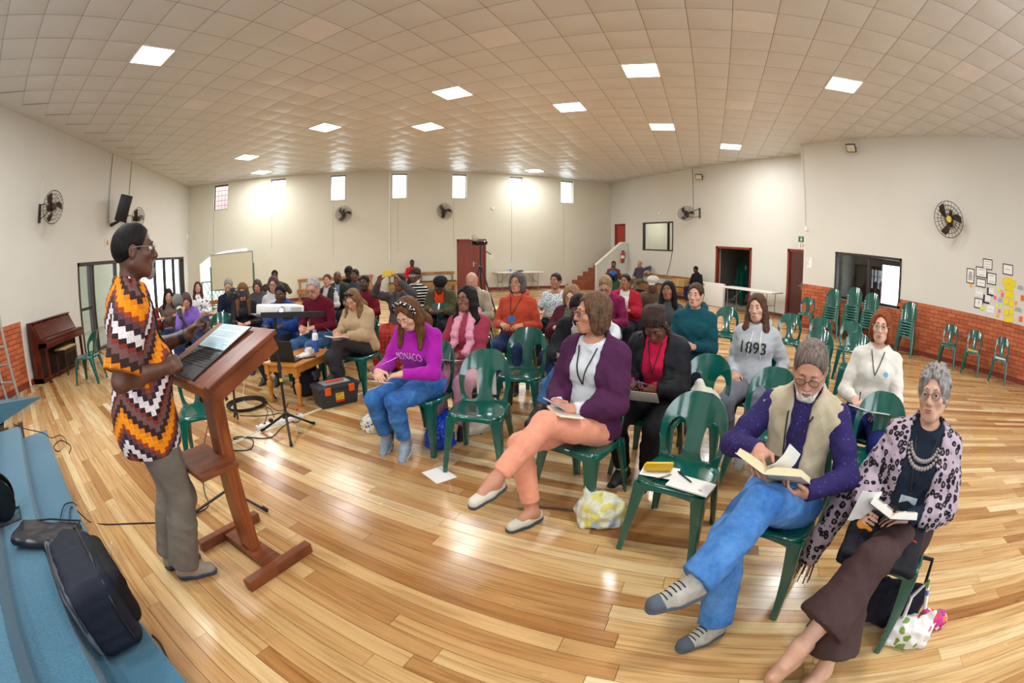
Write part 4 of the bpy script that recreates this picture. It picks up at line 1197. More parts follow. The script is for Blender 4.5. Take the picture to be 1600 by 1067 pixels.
        HP = cap(.008) + [el(f(0, -.05, -.01), r3(.072, .058, .066), RH, k=.03)] + [el(f(0, .108, -.024), r3(.076, .078, .114), RH, k=.014, op='s'), el(f(0, .03, -.12), r3(.12, .15, .075), RH, k=.02, op='s')] + [el(f(s * .084, .006, -.012), r3(.014, .022, .036), RH, k=.008, op='s') for s in (-1, 1)]
        if hair == 'bun': HP += [el(f(0, -.118, .02), r3(.035, .035, .035), RH, k=.012)]
        else: HP += chain([f(0, -.105, .0), f(.0, -.135, -.04), f(.03, -.10, -.15), f(.05, -.05, -.22)], [.022, .030, .030, .012], .015)
    elif hair == 'braids':
        HP = cap(.003) + [el(f(0, -.045, -.02), r3(.070, .056, .066), RH, k=.03), el(f(0, .108, -.022), r3(.074, .076, .114), RH, k=.016, op='s'), el(f(0, .03, -.13), r3(.12, .15, .075), RH, k=.02, op='s')]
        rg = random.Random(4)
        for i in range(10):
            x = -.076 + .152 * i / 9
            arc = []
            for j in range(7):
                t = j / 6; th = math.radians(25 + 150 * t)
                arc.append(f(x * (.55 + .45 * math.sin(th)), -.018 + (.098 + .012) * math.cos(th), .034 + (.094 + .010) * math.sin(th) * (1 - (x / .13) ** 2) ** .5))
            HP += chain(arc, [.0082] * 7, .0015)
        for i in range(14):
            a = -1 + 2 * i / 13; y_ = .035 - .125 * (1 - abs(a)) ** .6; p0 = f(a * .080, y_ + .005, .035); p1 = f(a * .092, y_ - .004, -.03); p2 = f(a * .096, y_ - .002, -.105 - .02 * (i % 2)); HP += chain([p0, p1, p2], [.0085, .0085, .006], .0015)
    elif hair == 'shaggy':
        HP = cap(.018) + [el(f(0, -.05, -.03), r3(.08, .06, .07), RH, k=.03)] + facecut + [el(f(0, .03, -.13), r3(.12, .15, .07), RH, k=.02, op='s')]
        rg = random.Random(seed)
        for i in range(46):
            th, ph = rg.uniform(-.2, 1.4), rg.uniform(0, 2 * PI)
            d_ = V3(math.cos(th) * math.cos(ph), math.cos(th) * math.sin(ph), math.sin(th)); p0 = f(*(d_ * V3(.078, .098, .09) + V3(0, -.018, .034)))
            if (d_[1] > .45 and d_[2] < .35): continue
            HP.append(rc(p0, p0 + RH @ (d_ * .020 + V3(rg.uniform(-.01, .01), .006, .004)), .014, .006, .010))
    elif hair == 'dreads':
        HP = cap(.010) + facecut
        for i in range(26):
            a = 2 * PI * i / 26; x, y = .078 * math.sin(a), -.02 - .085 * math.cos(a)
            if y > .04: continue
            HP += chain([f(x * .8, y * .9, .07), f(x * 1.15, y * 1.1 - .01, .0), f(x * 1.2, y * 1.15 - .01, -.09 - .02 * (i % 3))], [.013, .012, .009], .004)
    if HP and hair:
        obj_sdf('hair', HP, max(.006, ccell * .8) if hair not in ('braids', 'dreads', 'shaggy') else .0055, hm, root, noise=(.006 if hair not in ('short', 'buzz', 'bun', 'pony', 'braids', 'dreads') else .002, 55, seed))
    if Lk('beard'):
        full = Lk('beard_full', True)
        BP = [el(f(0, .066, -.100), r3(.036, .036, .030), RH, k=.02), rc(f(-.058, .020, -.058), f(-.028, .080, -.098), .016 * hs, .018 * hs, .02), rc(f(.058, .020, -.058), f(.028, .080, -.098), .016 * hs, .018 * hs, .02)] if full else [el(f(0, .083, -.098), r3(.027, .025, .032), RH, k=.02)]
        BP += [rc(f(-.022, .096, -.066), f(-.014, .097, -.094), .008 * hs, .010 * hs, .01), rc(f(.022, .096, -.066), f(.014, .097, -.094), .008 * hs, .010 * hs, .01)]
        BP += [rc(f(-.024, .098, -.056), f(0, .106, -.049), .0055 * hs, .0065 * hs, .006), rc(f(.024, .098, -.056), f(0, .106, -.049), .0055 * hs, .0065 * hs, .006), rc(f(-.018, .108, -.066), f(.018, .108, -.066), .009 * hs, .009 * hs, .006, 's')]
        obj_sdf('beard', BP, max(.0045, cell), mat('beard_' + Lk('beard').strip('#'), Lk('beard'), .75, var=.35, vscale=70, bump=.6, bscale=140), root, noise=(.003, 120, seed))
    if Lk('hat'):
        kind, hcx = Lk('hat'); hmx = cloth('hat_' + hcx.strip('#'), hcx, .95)
        if kind == 'beret': hp_ = [el(f(0, -.02, .085), r3(.115, .125, .050), RH @ rotm(0, -10, 8), k=.03), el(f(0, -.015, .055), r3(.086, .104, .04), RH, k=.02)]
        elif kind == 'flatcap': hp_ = [el(f(0, -.015, .075), r3(.100, .118, .055), RH, k=.03), el(f(0, .105, .050), r3(.062, .050, .012), RH @ rotm(0, 14, 0), k=.02), el(f(0, -.01, .05), r3(.088, .106, .035), RH, k=.02)]
        elif kind == 'beanie': hp_ = [el(f(0, -.016, .050), r3(.090, .110, .095), RH, k=.02), el(f(0, .02, -.075), r3(.15, .16, .085), RH, k=.01, op='s'), el(f(0, .11, -.05), r3(.08, .08, .10), RH, k=.01, op='s')]
        elif kind == 'wrap': hp_ = [el(f(0, -.03, .070), r3(.093, .115, .085), RH, k=.02), rc(f(-.07, .05, .055), f(.07, .05, .055), .022, .022, .02), el(f(0, .05, -.06), r3(.12, .14, .09), RH, k=.01, op='s')]
        obj_sdf('hat', hp_, max(.007, ccell * .85), hmx, root, noise=(.003, 50, seed))
    if Lk('headband'):
        pts = [f(.0855 * math.sin(a), -.015 + .028 - .02 * math.cos(a * 0) , 0) for a in (0,)]
        pts = []
        for i in range(15):
            a = math.radians(-92 + 184 * i / 14); pts.append(f(.093 * math.sin(a), .024, .034 + .101 * math.cos(a)))
        tube_mesh('headband', pts, .0155, Lk('headband'), root, 8)
    # ---- glasses
    gl = Lk('glasses')
    if gl and q <= 2:
        gm = mat('spectacle_' + gl.strip('#'), gl, .3); zg = G('glass_z', .006); yg = .108
        rx, rz = .024, .0175
        for s in (-1, 1):
            pts = [f(s * .032 + rx * math.cos(2 * PI * i / 16), yg - .004 * abs(math.cos(2 * PI * i / 16)), zg + rz * math.sin(2 * PI * i / 16)) for i in range(16)]
            tube_mesh('lens_rim', pts, .0017 if q < 2 else .0026, gm, root, 5, closed=True)
            tube_mesh('temple', [f(s * .056, yg - .006, zg + .006), f(s * .076, .075, zg + .008), f(s * .083, .0, zg + .008), f(s * .083, -.02, zg - .006)], .0016 if q < 2 else .0024, gm, root, 5)
            bm_g = MB(); n_ = 14; cc = f(s * .032, yg - .002, zg)
            bm_g.add([tuple(map(float, f(s * .032 + rx * .97 * math.cos(2 * PI * i / n_), yg - .003, zg + rz * .97 * math.sin(2 * PI * i / n_)))) for i in range(n_)] + [tuple(map(float, f(s * .032 + rx * .97 * math.cos(2 * PI * i / n_), yg - .0045, zg + rz * .97 * math.sin(2 * PI * i / n_)))) for i in range(n_)], [tuple(range(n_)), tuple(range(n_, 2 * n_))[::-1]])
            bm_g.build('lens', M_GLASS, root)
        tube_mesh('bridge', [f(-.009, yg, zg + .004), f(0, yg + .003, zg + .007), f(.009, yg, zg + .004)], .0016, gm, root, 5)
    if Lk('sunglasses_up'):
        gm = mat('sunglass', '#15121a', .12)
        for s in (-1, 1): obj_sdf('sunglass_lens', [el(f(s * .036, .062, .118), r3(.032, .012, .022), RH @ rotm(0, -35, 0))], .005, gm, root)
    # ---- clothes
    topm = Lk('top'); CT = {}
    ins = Lk('ease', .011)
    slv = Lk('sleeve', 1.0)                     # 1 long, .5 to the elbow, 0 none
    tp = grown(torso, ins, .06)
    for s in (-1, 1):
        a = arms[s]
        if slv >= 1:
            dirw = nrm(W[s] - E[s]); tp += grown(a[:3], ins + .002, .03) + [ccone(E[s] * .65 + W[s] * .35, W[s] + dirw * .004, .038 * am + ins * .9, .028 * am + ins * .75, .02)]
        elif slv > 0:
            tp += [rc(S[s], S[s] * (1 - slv * .6) + E[s] * slv * .6, .056 * am + ins, .052 * am + ins * 1.2, .03), ccone(S[s] * (1 - slv * .5) + E[s] * slv * .5, S[s] * (1 - slv) + E[s] * slv, .050 * am + ins * 1.2, .054 * am + ins * 1.5, .02)]
    hem = G('hem', None)
    lowcut = Lk('tail', .06)
    hemcut = []
    if not stand: hemcut = [pl(-d1, P0 - d1 * lowcut, .01)]
    else: hemcut = [pl(V3(0, 0, -1), P0 + V3(0, 0, -Lk('tail', .16)), .006)]
    if stand: tp += [rc(P0 + V3(0, 0, .05), P0 + V3(0, 0, -.22), .150 * wd + ins, .155 * wd + ins, .06)] if False else [el(P0 + V3(0, .0, -.09), V3(.212 * wd, .185, .26), None, k=.06)]
    ncut = [el(nbase + nd * .062 + V3(0, .014, 0), V3(*Lk('neckcut', (.064, .076, .078))), None, k=.012, op='s')]
    tpn = tp + ncut + hemcut
    topo = None
    if topm:
        topo = obj_sdf(Lk('top_name', 'top'), tpn, ccell, topm, root, noise=(Lk('folds', .008), 34, seed))
    outer = tpn
    if Lk('hood'):
        hp_ = []
        ring = [nbase + V3(.085 * math.sin(a), -.035 - .085 * math.cos(a), .012 + .030 * math.cos(a)) for a in np.linspace(-2.35, 2.35, 9)]
        hp_ = chain(ring, [.018, .030, .038, .046, .050, .046, .038, .030, .018], .02)
        obj_sdf('hood', hp_, ccell, Lk('hood'), root, noise=(.004, 30, seed))
    if Lk('collar'):
        cr = [nbase + nd * .012 + V3(.062 * math.sin(a), -.008 - .062 * math.cos(a) * .95, .018 + .020 * math.cos(a)) for a in np.linspace(-2.7, 2.7, 11)]
        hp_ = chain(cr, [.010, .014] + [.017] * 7 + [.014, .010], .01)
        for s in (-1, 1): hp_ += [rc(cr[0 if s < 0 else -1], cr[0 if s < 0 else -1] + V3(s * .028, .012, -.034), .009, .006, .012)]
        obj_sdf('collar', hp_, max(.006, cell), Lk('collar'), root)
    if Lk('scarf'):
        sp_r = [nbase + nd * .01 + V3(.075 * math.sin(a), -.01 - .072 * math.cos(a), .02 + .012 * math.cos(a)) for a in np.linspace(-2.5, 2.5, 9)]
        hp_ = chain(sp_r, [.026, .030, .032, .032, .032, .032, .032, .030, .026], .02)
        for s in (-1, 1):
            prev = sp_r[0 if s < 0 else -1]
            for k_ in range(6):
                z_ = float(nbase[2]) - .03 - .062 * k_; x_ = s * (.062 + .004 * k_); y_ = surf_y(tpn, x_, z_)
                if y_ is None: continue
                cur = V3(x_, y_ + .008, z_); hp_ += [rc(prev + V3(-.014, 0, 0), cur + V3(-.014, 0, 0), .020, .020, .02), rc(prev + V3(.014, 0, 0), cur + V3(.014, 0, 0), .020, .020, .02)]; prev = cur
        obj_sdf('scarf', hp_, max(.008, ccell * .8), Lk('scarf'), root, noise=(.006, 60, seed))
    if Lk('strings'):
        for s in (-1, 1):
            pts = []
            for k_ in range(7):
                z_ = float(nbase[2]) - .03 - .035 * k_; x_ = s * (.035 + .004 * k_); y_ = surf_y(tpn, x_, z_)
                if y_ is not None: pts.append((x_, y_ + .008, z_))
            if len(pts) > 2: tube_mesh('drawstring', pts, .004, mat('string_white', '#e4e2dc', .8), root, 5)
    if Lk('turtleneck'):
        obj_sdf('roll_neck', [rc(nbase - nd * .02, nbase + nd * .055, .072, .064, .01), rc(nbase + nd * .06, nbase + nd * .075, .066, .064, .01)], max(.007, cell), Lk('turtleneck'), root, noise=(.004, 40, seed))
    if Lk('jacket'):
        jp = grown(tp, .012, .06)
        op = Lk('open', .075)
        ju = [el(nbase + nd * .06 + V3(0, .02, 0), V3(.070, .085, .085), None, k=.02, op='s')]
        if Lk('vest'):
            jp = grown(torso, ins + .013, .06) + ju; jp += [pl(-d1, P0 - d1 * lowcut, .01)]
        else: jp = jp + ju + [pl(-d1, P0 - d1 * Lk('jtail', .07), .01)]
        if op:
            cc = chest + V3(0, .20, -.06); jp += [bxp(waist + Rt @ V3(0, .22, .05), V3(op, .20, .40), Rt, rd=.03, k=.015, op='s')]
        obj_sdf(Lk('jacket_name', 'jacket'), jp, ccell, Lk('jacket'), root, noise=(Lk('jfolds', .009), 34, seed + 5))
        outer = jp if not op else tpn
    # trousers / skirt
    if Lk('bottom'):
        bi = Lk('loose', .013)
        if Lk('skirt'):
            kn = (K[1] + K[-1]) / 2; an = (A[1] + A[-1]) / 2
            hz_ = Lk('skirt_end', .55)
            en = kn * (1 - hz_) + an * hz_
            bp_ = grown(legs[1][:2] + legs[-1][:2], .03, .10) + [el(P0, V3(.175 * wd, .14, .12), None, k=.06)]
            for s in (-1, 1): bp_ += [rc(K[s], K[s] * (1 - hz_) + A[s] * hz_ + V3(0, .02, 0), .085, .10, .10)]
            bp_ += [rc(kn, en, .08, .10, .08)]
            obj_sdf('skirt', bp_, ccell, Lk('bottom'), root, noise=(.010, 30, seed + 2))
        else:
            fl_ = Lk('flare', 1.0); ce = Lk('cuff', .90)
            bp_ = [el(P0 + d1 * .03, V3(.168 * wd, .128, .12) + bi, R1, k=.06)]
            for s in (-1, 1):
                if not stand: bp_.append(el(P0 + V3(s * .08, -.02, -.03), V3(.10, .12, .085) + bi, None, k=.05))
                bp_ += grown(legs[s][:2], bi, .03)
                m1 = K[s] * .66 + A[s] * .34; m2 = K[s] * (1 - ce) + A[s] * ce
                bp_ += [rc(K[s], m1, .056 * lg + bi, .055 * lg + bi * fl_, .03), ccone(m1, m2, .055 * lg + bi * fl_, (.040 * lg + bi * fl_ * 1.1) * (fl_ if fl_ > 1 else 1), .02)]
                dk = nrm(A[s] - K[s])
            bp_ += [pl(d1, P0 + d1 * Lk('rise', .12), .01)]
            obj_sdf('trousers', bp_, ccell * (1.1, 1.25, 1.35, 1.3)[q], Lk('bottom'), root, noise=(Lk('bfolds', .007), 36, seed + 2))
    if Lk('sock'):
        for s in (-1, 1):
            dk = nrm(K[s] - A[s]); obj_sdf('sock', [rc(A[s] - dk * .02, A[s] + dk * .07, .042, .043, .01)], max(.010, cell), Lk('sock'), root)
    sh = Lk('shoe')
    if sh and q <= 2 and not bare:
        for s in (-1, 1):
            fd = FD[s]; xx = nrm(np.cross(fd, V3(0, 0, 1))); uu = np.cross(xx, fd)
            at = lambda a, b_, c: A[s] + fd * a + xx * b_ + uu * c
            so = empty_part = None
            lowp = Lk('lowshoe', False)
            SP = chain([at(-.035, 0, -.040), at(.05, 0, -.046), at(.145, .0, -.050)], [.036, .040, .034], .02) + ([rc(at(-.01, 0, 0), at(.06, 0, -.02), .042, .036, .03)] if not lowp else [])
            SP += [pl(-uu, at(0, 0, -.062), .004)]
            if lowp: SP += [el(at(.025, 0, .012), V3(.032, .032, .042), None, k=.01, op='s')]
            shoe = obj_sdf('shoe', SP, (.006, .009, .013, .02)[q], sh, root)
            Rm = np.stack([xx, fd, uu], 1).astype(np.float32)
            o2 = obj_sdf('sole', [rc(at(-.035, 0, -.066), at(.05, 0, -.066), .038, .042, .02), rc(at(.05, 0, -.066), at(.148, 0, -.066), .042, .036, .02), pl(uu, at(0, 0, -.055), .003), pl(-uu, at(0, 0, -.078), .003)], (.006, .009, .013, .02)[q], Lk('sole') or mat('sole_dark', '#22262c', .7), shoe)
            if Lk('laces') and q == 0:
                def onshoe(a, b_):
                    cs_ = np.linspace(.08, -.06, 90, dtype=np.float32); P_ = np.stack([at(a, b_, float(c_)) for c_ in cs_]).astype(np.float32)
                    h_ = np.flatnonzero(sdf_at(SP, P_) < 0); return at(a, b_, float(cs_[h_[0]]) + .002 if len(h_) else -.03)
                for i in range(5):
                    a = .040 + i * .017
                    tube_mesh('lace', [onshoe(a, -.024), onshoe(a + .004, -.010), onshoe(a + .008, .010), onshoe(a + .010, .024)], .0030, M_BLACK, shoe, 5)
                obj_sdf('toe_cap', grown(SP[:-1], .003) + [pl(-uu, at(0, 0, -.060), .003), pl(-fd + uu * .35, at(.118, 0, -.03), .003)], .006, Lk('sole') or M_BLACK, shoe)
    return dict(pos=pos, az=az, root=root, S=S, W=W, E=E, K=K, A=A, hc=hc, RH=RH, nbase=nbase, chest=chest, waist=waist, P0=P0, Rt=Rt, d1=d1, d2=d2, top=outer, body=bodyp, hs=hs, tp=tpn)

def chest_text(pr, body, size, m, zc, xc=0., name='chest_lettering', arc=0., bold=0., xs_=1., ypr=None):
    """lettering that follows the cloth of the chest"""
    o = text_obj(name, body, size, m, pr['root'], ext=0., bold=bold)
    me = o.data
    bm = bmesh.new(); bm.from_mesh(me); bmesh.ops.triangulate(bm, faces=bm.faces)
    bmesh.ops.subdivide_edges(bm, edges=[e for e in bm.edges if e.calc_length() > size * .12], cuts=2, use_grid_fill=False)
    prs = pr['tp']; xs = np.array([v.co.x for v in bm.verts]) * xs_; zs = np.array([v.co.y for v in bm.verts])
    zs = zs - arc * (xs / (np.abs(xs).max() + 1e-6)) ** 2
    n = 90; ys = np.linspace(.42, -.12, n, dtype=np.float32)
    # seen from the chair's front the text reads left to right along -x
    P = np.stack([np.repeat(-(xs) + xc, n), np.tile(ys, len(xs)), np.repeat(zs + zc, n)], -1).astype(np.float32)
    d = sdf_at(prs, P).reshape(len(xs), n)
    hit = np.argmax(d < 0.004, 1); yy = ys[hit]
    for v, x, z, y in zip(bm.verts, xs, zs, yy): v.co = (-x + xc, float(y) + .006, z + zc)
    bm.to_mesh(me); bm.free()
    return o
# ------------------------------------------------------------------ fabrics with a pattern
def pat_mat(name, fn, rough=.85, bump=.3):
    m = bpy.data.materials.new('cloth_' + name); m.use_nodes = True; h = NT(m)
    tc = h.n('ShaderNodeTexCoord'); sp = h.n('ShaderNodeSeparateXYZ'); h.l(tc, 'Object', sp, 0)
    out = fn(h, tc, sp)
    h.t.links.new(out, h.b.inputs['Base Color']); h.b.inputs['Roughness'].default_value = rough; h.b.inputs['Specular IOR Level'].default_value = .25
    nz = h.n('ShaderNodeTexNoise', i_Scale=34.0, i_Detail=4.0); h.l(tc, 'Object', nz, 'Vector')
    bp = h.n('ShaderNodeBump', i_Strength=bump, i_Distance=.01); h.l(nz, 'Fac', bp, 'Height'); h.l(bp, 0, h.b, 'Normal')
    return m
def p_african(h, tc, sp):
    # stepped zigzag bands: white, orange, brown and maroon
    ang = h.math('ARCTAN2', sp.outputs['X'], sp.outputs['Y'])
    c = .0225
    i = h.math('FLOOR', h.math('DIVIDE', h.math('ADD', h.math('MULTIPLY', ang, .18), 10.0), c))
    tri = h.math('PINGPONG', i, 7.0)
    zz = h.math('DIVIDE', h.math('ADD', sp.outputs['Z'], 10.0), c)
    v = h.math('FRACT', h.math('DIVIDE', h.math('ADD', zz, tri), 13.0))
    r = h.ramp_from(v, [(0, '#d9d2d4'), (.15, '#33202a'), (.24, '#5c3f42'), (.33, '#a33c20'), (.40, '#e88f10'), (.56, '#cf7414'), (.63, '#35211f'), (.75, '#6b4c4b'), (.87, '#7a2f20'), (.93, '#2a181c')])
    nz = h.n('ShaderNodeTexNoise', i_Scale=150.0, i_Detail=2.0); h.l(tc, 'Object', nz, 'Vector')
    g = h.ramp(nz, 'Fac', [(.35, (.72, .68, .68, 1)), (.6, (1.1, 1.08, 1.05, 1))])
    mx = h.n('ShaderNodeMix', data_type='RGBA', blend_type='MULTIPLY'); mx.inputs[0].default_value = .8
    h.t.links.new(r.outputs[0], mx.inputs[6]); h.l(g, 0, mx, 7)
    return mx.outputs[2]
def _rf(s, sock, stops, interp='CONSTANT'):
    r = s.n('ShaderNodeValToRGB'); r.color_ramp.interpolation = interp; e = r.color_ramp.elements
    while len(e) < len(stops): e.new(.5)
    for el_, (p, c) in zip(e, stops): el_.position = p; el_.color = lin(c) if isinstance(c, str) else c
    s.t.links.new(sock, r.inputs[0]); return r
NT.ramp_from = _rf
def p_tartan(h, tc, sp):
    def band(sock, f, ph):
        return h.math('FRACT', h.math('ADD', h.math('MULTIPLY', sock, f), ph))
    x = h.math('ADD', sp.outputs['X'], h.math('MULTIPLY', sp.outputs['Y'], .3)); z = h.math('ADD', sp.outputs['Z'], h.math('MULTIPLY', sp.outputs['Y'], -.7))
    a = h.ramp_from(band(x, 16, 20.), [(0, '#b3231c'), (.45, '#23301f'), (.58, '#b3231c'), (.75, '#d8c9a0'), (.78, '#8e1a18')]); b = h.ramp_from(band(z, 16, 20.3), [(0, '#b3231c'), (.45, '#1d2440'), (.58, '#c02a20'), (.75, '#d8c9a0'), (.78, '#8e1a18')])
    mx = h.n('ShaderNodeMix', data_type='RGBA'); mx.inputs[0].default_value = .5; h.l(a, 0, mx, 6); h.l(b, 0, mx, 7); return mx.outputs[2]
def p_stripes(h, tc, sp):
    return h.ramp_from(h.math('FRACT', h.math('MULTIPLY', h.math('ADD', sp.outputs['Z'], 2.0), 22.0)), [(0, '#141418'), (.68, '#e6e2d8')]).outputs[0]
def p_leopard(h, tc, sp):
    nz = h.n('ShaderNodeTexNoise', i_Scale=30.0, i_Detail=2.0); h.l(tc, 'Object', nz, 'Vector')
    mxv = h.n('ShaderNodeMix', data_type='RGBA'); mxv.inputs[0].default_value = .02; h.l(tc, 'Object', mxv, 6); h.l(nz, 'Color', mxv, 7)
    vo = h.n('ShaderNodeTexVoronoi', i_Scale=34.0); h.l(mxv, 2, vo, 'Vector')
    return h.ramp(vo, 'Distance', [(0, '#7d6c78'), (.17, '#7d6c78'), (.22, '#17131b'), (.44, '#17131b'), (.50, '#ad9ca8')]).outputs[0]
def p_spots(base, cols, scale, thr=.32):
    def fn(h, tc, sp):
        nz = h.n('ShaderNodeTexNoise', i_Scale=scale * .7, i_Detail=2.0); h.l(tc, 'Object', nz, 'Vector')
        mv = h.n('ShaderNodeMix', data_type='RGBA'); mv.inputs[0].default_value = min(.5, 1.6 / scale); h.l(tc, 'Object', mv, 6); h.l(nz, 'Color', mv, 7)
        vo = h.n('ShaderNodeTexVoronoi', i_Scale=scale); h.l(mv, 2, vo, 'Vector')
        r = h.ramp(vo, 'Color', [(k / max(1, len(cols)), c) for k, c in enumerate(cols)], 'CONSTANT')
        k = h.ramp(vo, 'Distance', [(thr, (1, 1, 1, 1)), (thr + .05, (0, 0, 0, 1))])
        mx = h.n('ShaderNodeMix', data_type='RGBA'); h.l(k, 0, mx, 0); mx.inputs[6].default_value = lin(base); h.l(r, 0, mx, 7); return mx.outputs[2]
    return fn
def denim(name, c0, c1):
    def fn(h, tc, sp):
        nz = h.n('ShaderNodeTexNoise', i_Scale=5.0, i_Detail=6.0, i_Roughness=.7); h.l(tc, 'Object', nz, 'Vector')
        return h.ramp(nz, 'Fac', [(.35, c0), (.66, c1)]).outputs[0]
    return pat_mat(name, fn)
C_AFR = pat_mat('african_print', p_african); C_TART = pat_mat('red_tartan', p_tartan); C_STRI = pat_mat('striped_knit', p_stripes); C_LEO = pat_mat('leopard_shawl', p_leopard)
C_FLOR = pat_mat('blue_floral', p_spots('#c9d0d2', ['#5f7f9a', '#e6e6e2', '#7d97a8', '#3f5a74', '#aebfc8'], 75, .45))
C_WFLO = pat_mat('white_floral', p_spots('#e9e7e4', ['#2f4a78', '#e9e7e4', '#51698f', '#e9e7e4', '#3a4a66'], 18, .38))
C_PURP = pat_mat('purple_dots', p_spots('#2c2358', ['#4a3f86', '#3a2f70', '#5a4f96'], 60, .18))
C_HEADB = pat_mat('leopard_band', p_spots('#141418', ['#e8e6e2', '#d6d2cc', '#e8e6e2'], 70, .36))
C_SWIRL = pat_mat('swirl_print', p_spots('#b9b8b2', ['#2a2a2c', '#8f8e88', '#d4d3cd'], 26, .36))
D_BLUE = denim('denim_blue', '#1f4d8a', '#4a83c4'); D_MID = denim('denim_mid', '#25466e', '#4d76a6'); D_DARK = denim('denim_dark', '#141f3c', '#2a3f6c'); D_LIGHT = denim('denim_light', '#2c5f9e', '#5f92cc')
K = cloth
SPK = (-1.03, 1.95)
SH_D = mat('shoe_dark', '#1d1d20', .6); SH_G = mat('shoe_greyblue', '#8c9bab', .8, var=.25, vscale=60, bump=.5, bscale=160); SH_C = mat('shoe_cream', '#c9c3b3', .55); SH_H = mat('hiking_shoe', '#a6a298', .75, var=.2, vscale=30); SH_T = mat('shoe_taupe', '#8e8174', .75); SH_N = mat('shoe_nude', '#b98a6c', .5)
SOLE_W = mat('sole_white', '#d4d6d8', .6); SOLE_N = mat('sole_navy', '#2b3850', .7); SOLE_G = mat('sole_slate', '#48525e', .7)
PEOPLE = {}
def seat(who, px, az, pose, look, q, key, chair_too=True, act='sitting on a green plastic chair', coff=(0, 0), grp='chairs set out for the audience', caz=0):
    pr = person('%s, %s' % (who, act), px, az, pose, look, q)
    if chair_too:
        a = math.radians(az); hy_ = pose.get('hipy', 0) + .065 + coff[1]
        chair(pr['pos'][0] + math.cos(a) * hy_ + math.sin(a) * coff[0], pr['pos'][1] + math.sin(a) * hy_ - math.cos(a) * coff[0], az + caz, 'green plastic chair under the %s' % who, grp)
    PEOPLE[key] = pr
    return pr
def at_person(pr, loc, rz=0.):
    """world point and heading for a spot given in a person's own frame"""
    a = math.radians(pr['az']); z = pr['root'].location.z
    return Vector((pr['pos'][0] + math.cos(a) * loc[1] + math.sin(a) * loc[0], pr['pos'][1] + math.sin(a) * loc[1] - math.cos(a) * loc[0], loc[2] + z)), math.radians(pr['az'] - 90 + rz)

W_SK, W_SK2, B_SK, B_SK2, I_SK = '#c48f76', '#d3a389', '#5d3a2c', '#6b4533', '#9c6a4c'
write = dict(rh=(.07, .33, .705), lh=(-.11, .29, .70), head=(0, 34, 0), slouch=-14, lean=2, rh_curl=.62, lh_curl=.3)

# ---- the speaker
sp_ = person('man in brown, orange and white patterned shirt speaking at the lectern', (-1.09, 1.93), 33,
    dict(stand=True, hipz=.955, head=(-6, 2, 0), lean=-3, slouch=3, rh=(.14, .14, 1.135), rh_elbow=(.5, -.9, -.25), lh=(-.13, .345, 1.225), lh_elbow=(-.6, -.2, -.8),
         rh_f=(-.35, .9, .12), rh_n=(.75, .35, .6), rh_curl=.95, rh_tcurl=.7, lh_f=(.05, .8, .62), lh_n=(-.45, -.35, .75), lh_curls=(.28, 1.0, 1.05, 1.1), lh_tcurl=.8,
         rf=(.04, -.05, .088), lf=(-.10, -.10, .088), rf_dir=(.25, .95, -.02), lf_dir=(.0, 1, -.02)),
    dict(scale=1.045, skin='#5d3a2b', hair='buzz', hair_col='#191413', top=C_AFR, top_name='patterned_shirt', sleeve=.86, ease=.022, tail=.20, belly=.04, wide=1.04, bottom=K('taupe_trousers', '#6c645b', .75), loose=.022, flare=1.25, cuff=.97, bfolds=.004,
         shoe=SH_T, sole=SOLE_N, glasses='#8d8f92', beard='#8a8580', beard_full=False, collar=C_AFR, folds=.006, arm=1.12, neckcut=(.07, .08, .07)), q=0)
PEOPLE['spk'] = sp_
b = MB(); wv = sp_['W'][-1]; ev = sp_['E'][-1]; dv = nrm(ev - wv)
b.tube([Vector(map(float, wv + dv * .02)), Vector(map(float, wv + dv * .055))], [.036, .038], 16); b.build('wristwatch', mat('watch_black', '#16181c', .4), sp_['root'], smooth=True)
add_lanyard(sp_['tp'], sp_['root'], 1.46, 1.12, '#1b1715', .075, None, 0.)

# ---- front row
p2 = seat('woman in magenta lettered sweatshirt', (.545, 3.44), 225, dict(lean=-9, slouch=-10, sidelean=-7, hipy=-.02, hz=1.11, head=(4, 38, 4), rh=(.06, .45, .715), lh=(-.12, .38, .70), rh_f=(-.65, .6, -.25), rh_n=(.5, .2, .85), rh_curl=.75, lh_f=(.85, .45, -.1), lh_n=(.1, .1, 1), lh_curl=.25,
          rf=(.19, .27, .105), lf=(-.02, .29, .115), rf_knee=(.02, 1, .6), lf_knee=(.02, 1, .6), rf_dir=(-.3, .9, -.45), lf_dir=(-.3, .9, -.45)),
    dict(fem=True, scale=.98, skin='#d0a088', hair='longdown', hair_col='#5d3b22', hair_len=.9, top=K('magenta', '#a3189c', .85), top_name='sweatshirt', bottom=D_BLUE, loose=.012, cuff=.86, shoe=SH_G, sole=SOLE_W, headband=C_HEADB, wide=1.08, bust=1.1), 0, 'p2', act='writing on a sheet on her knee', coff=(-.02, -.06))
chest_text(p2, 'MONACO', .085, mat('print_lilac', '#d9a8dc', .7), p2['chest'][2] - .075, xc=float(p2['chest'][0]), arc=.010, bold=-.0006, xs_=.60)
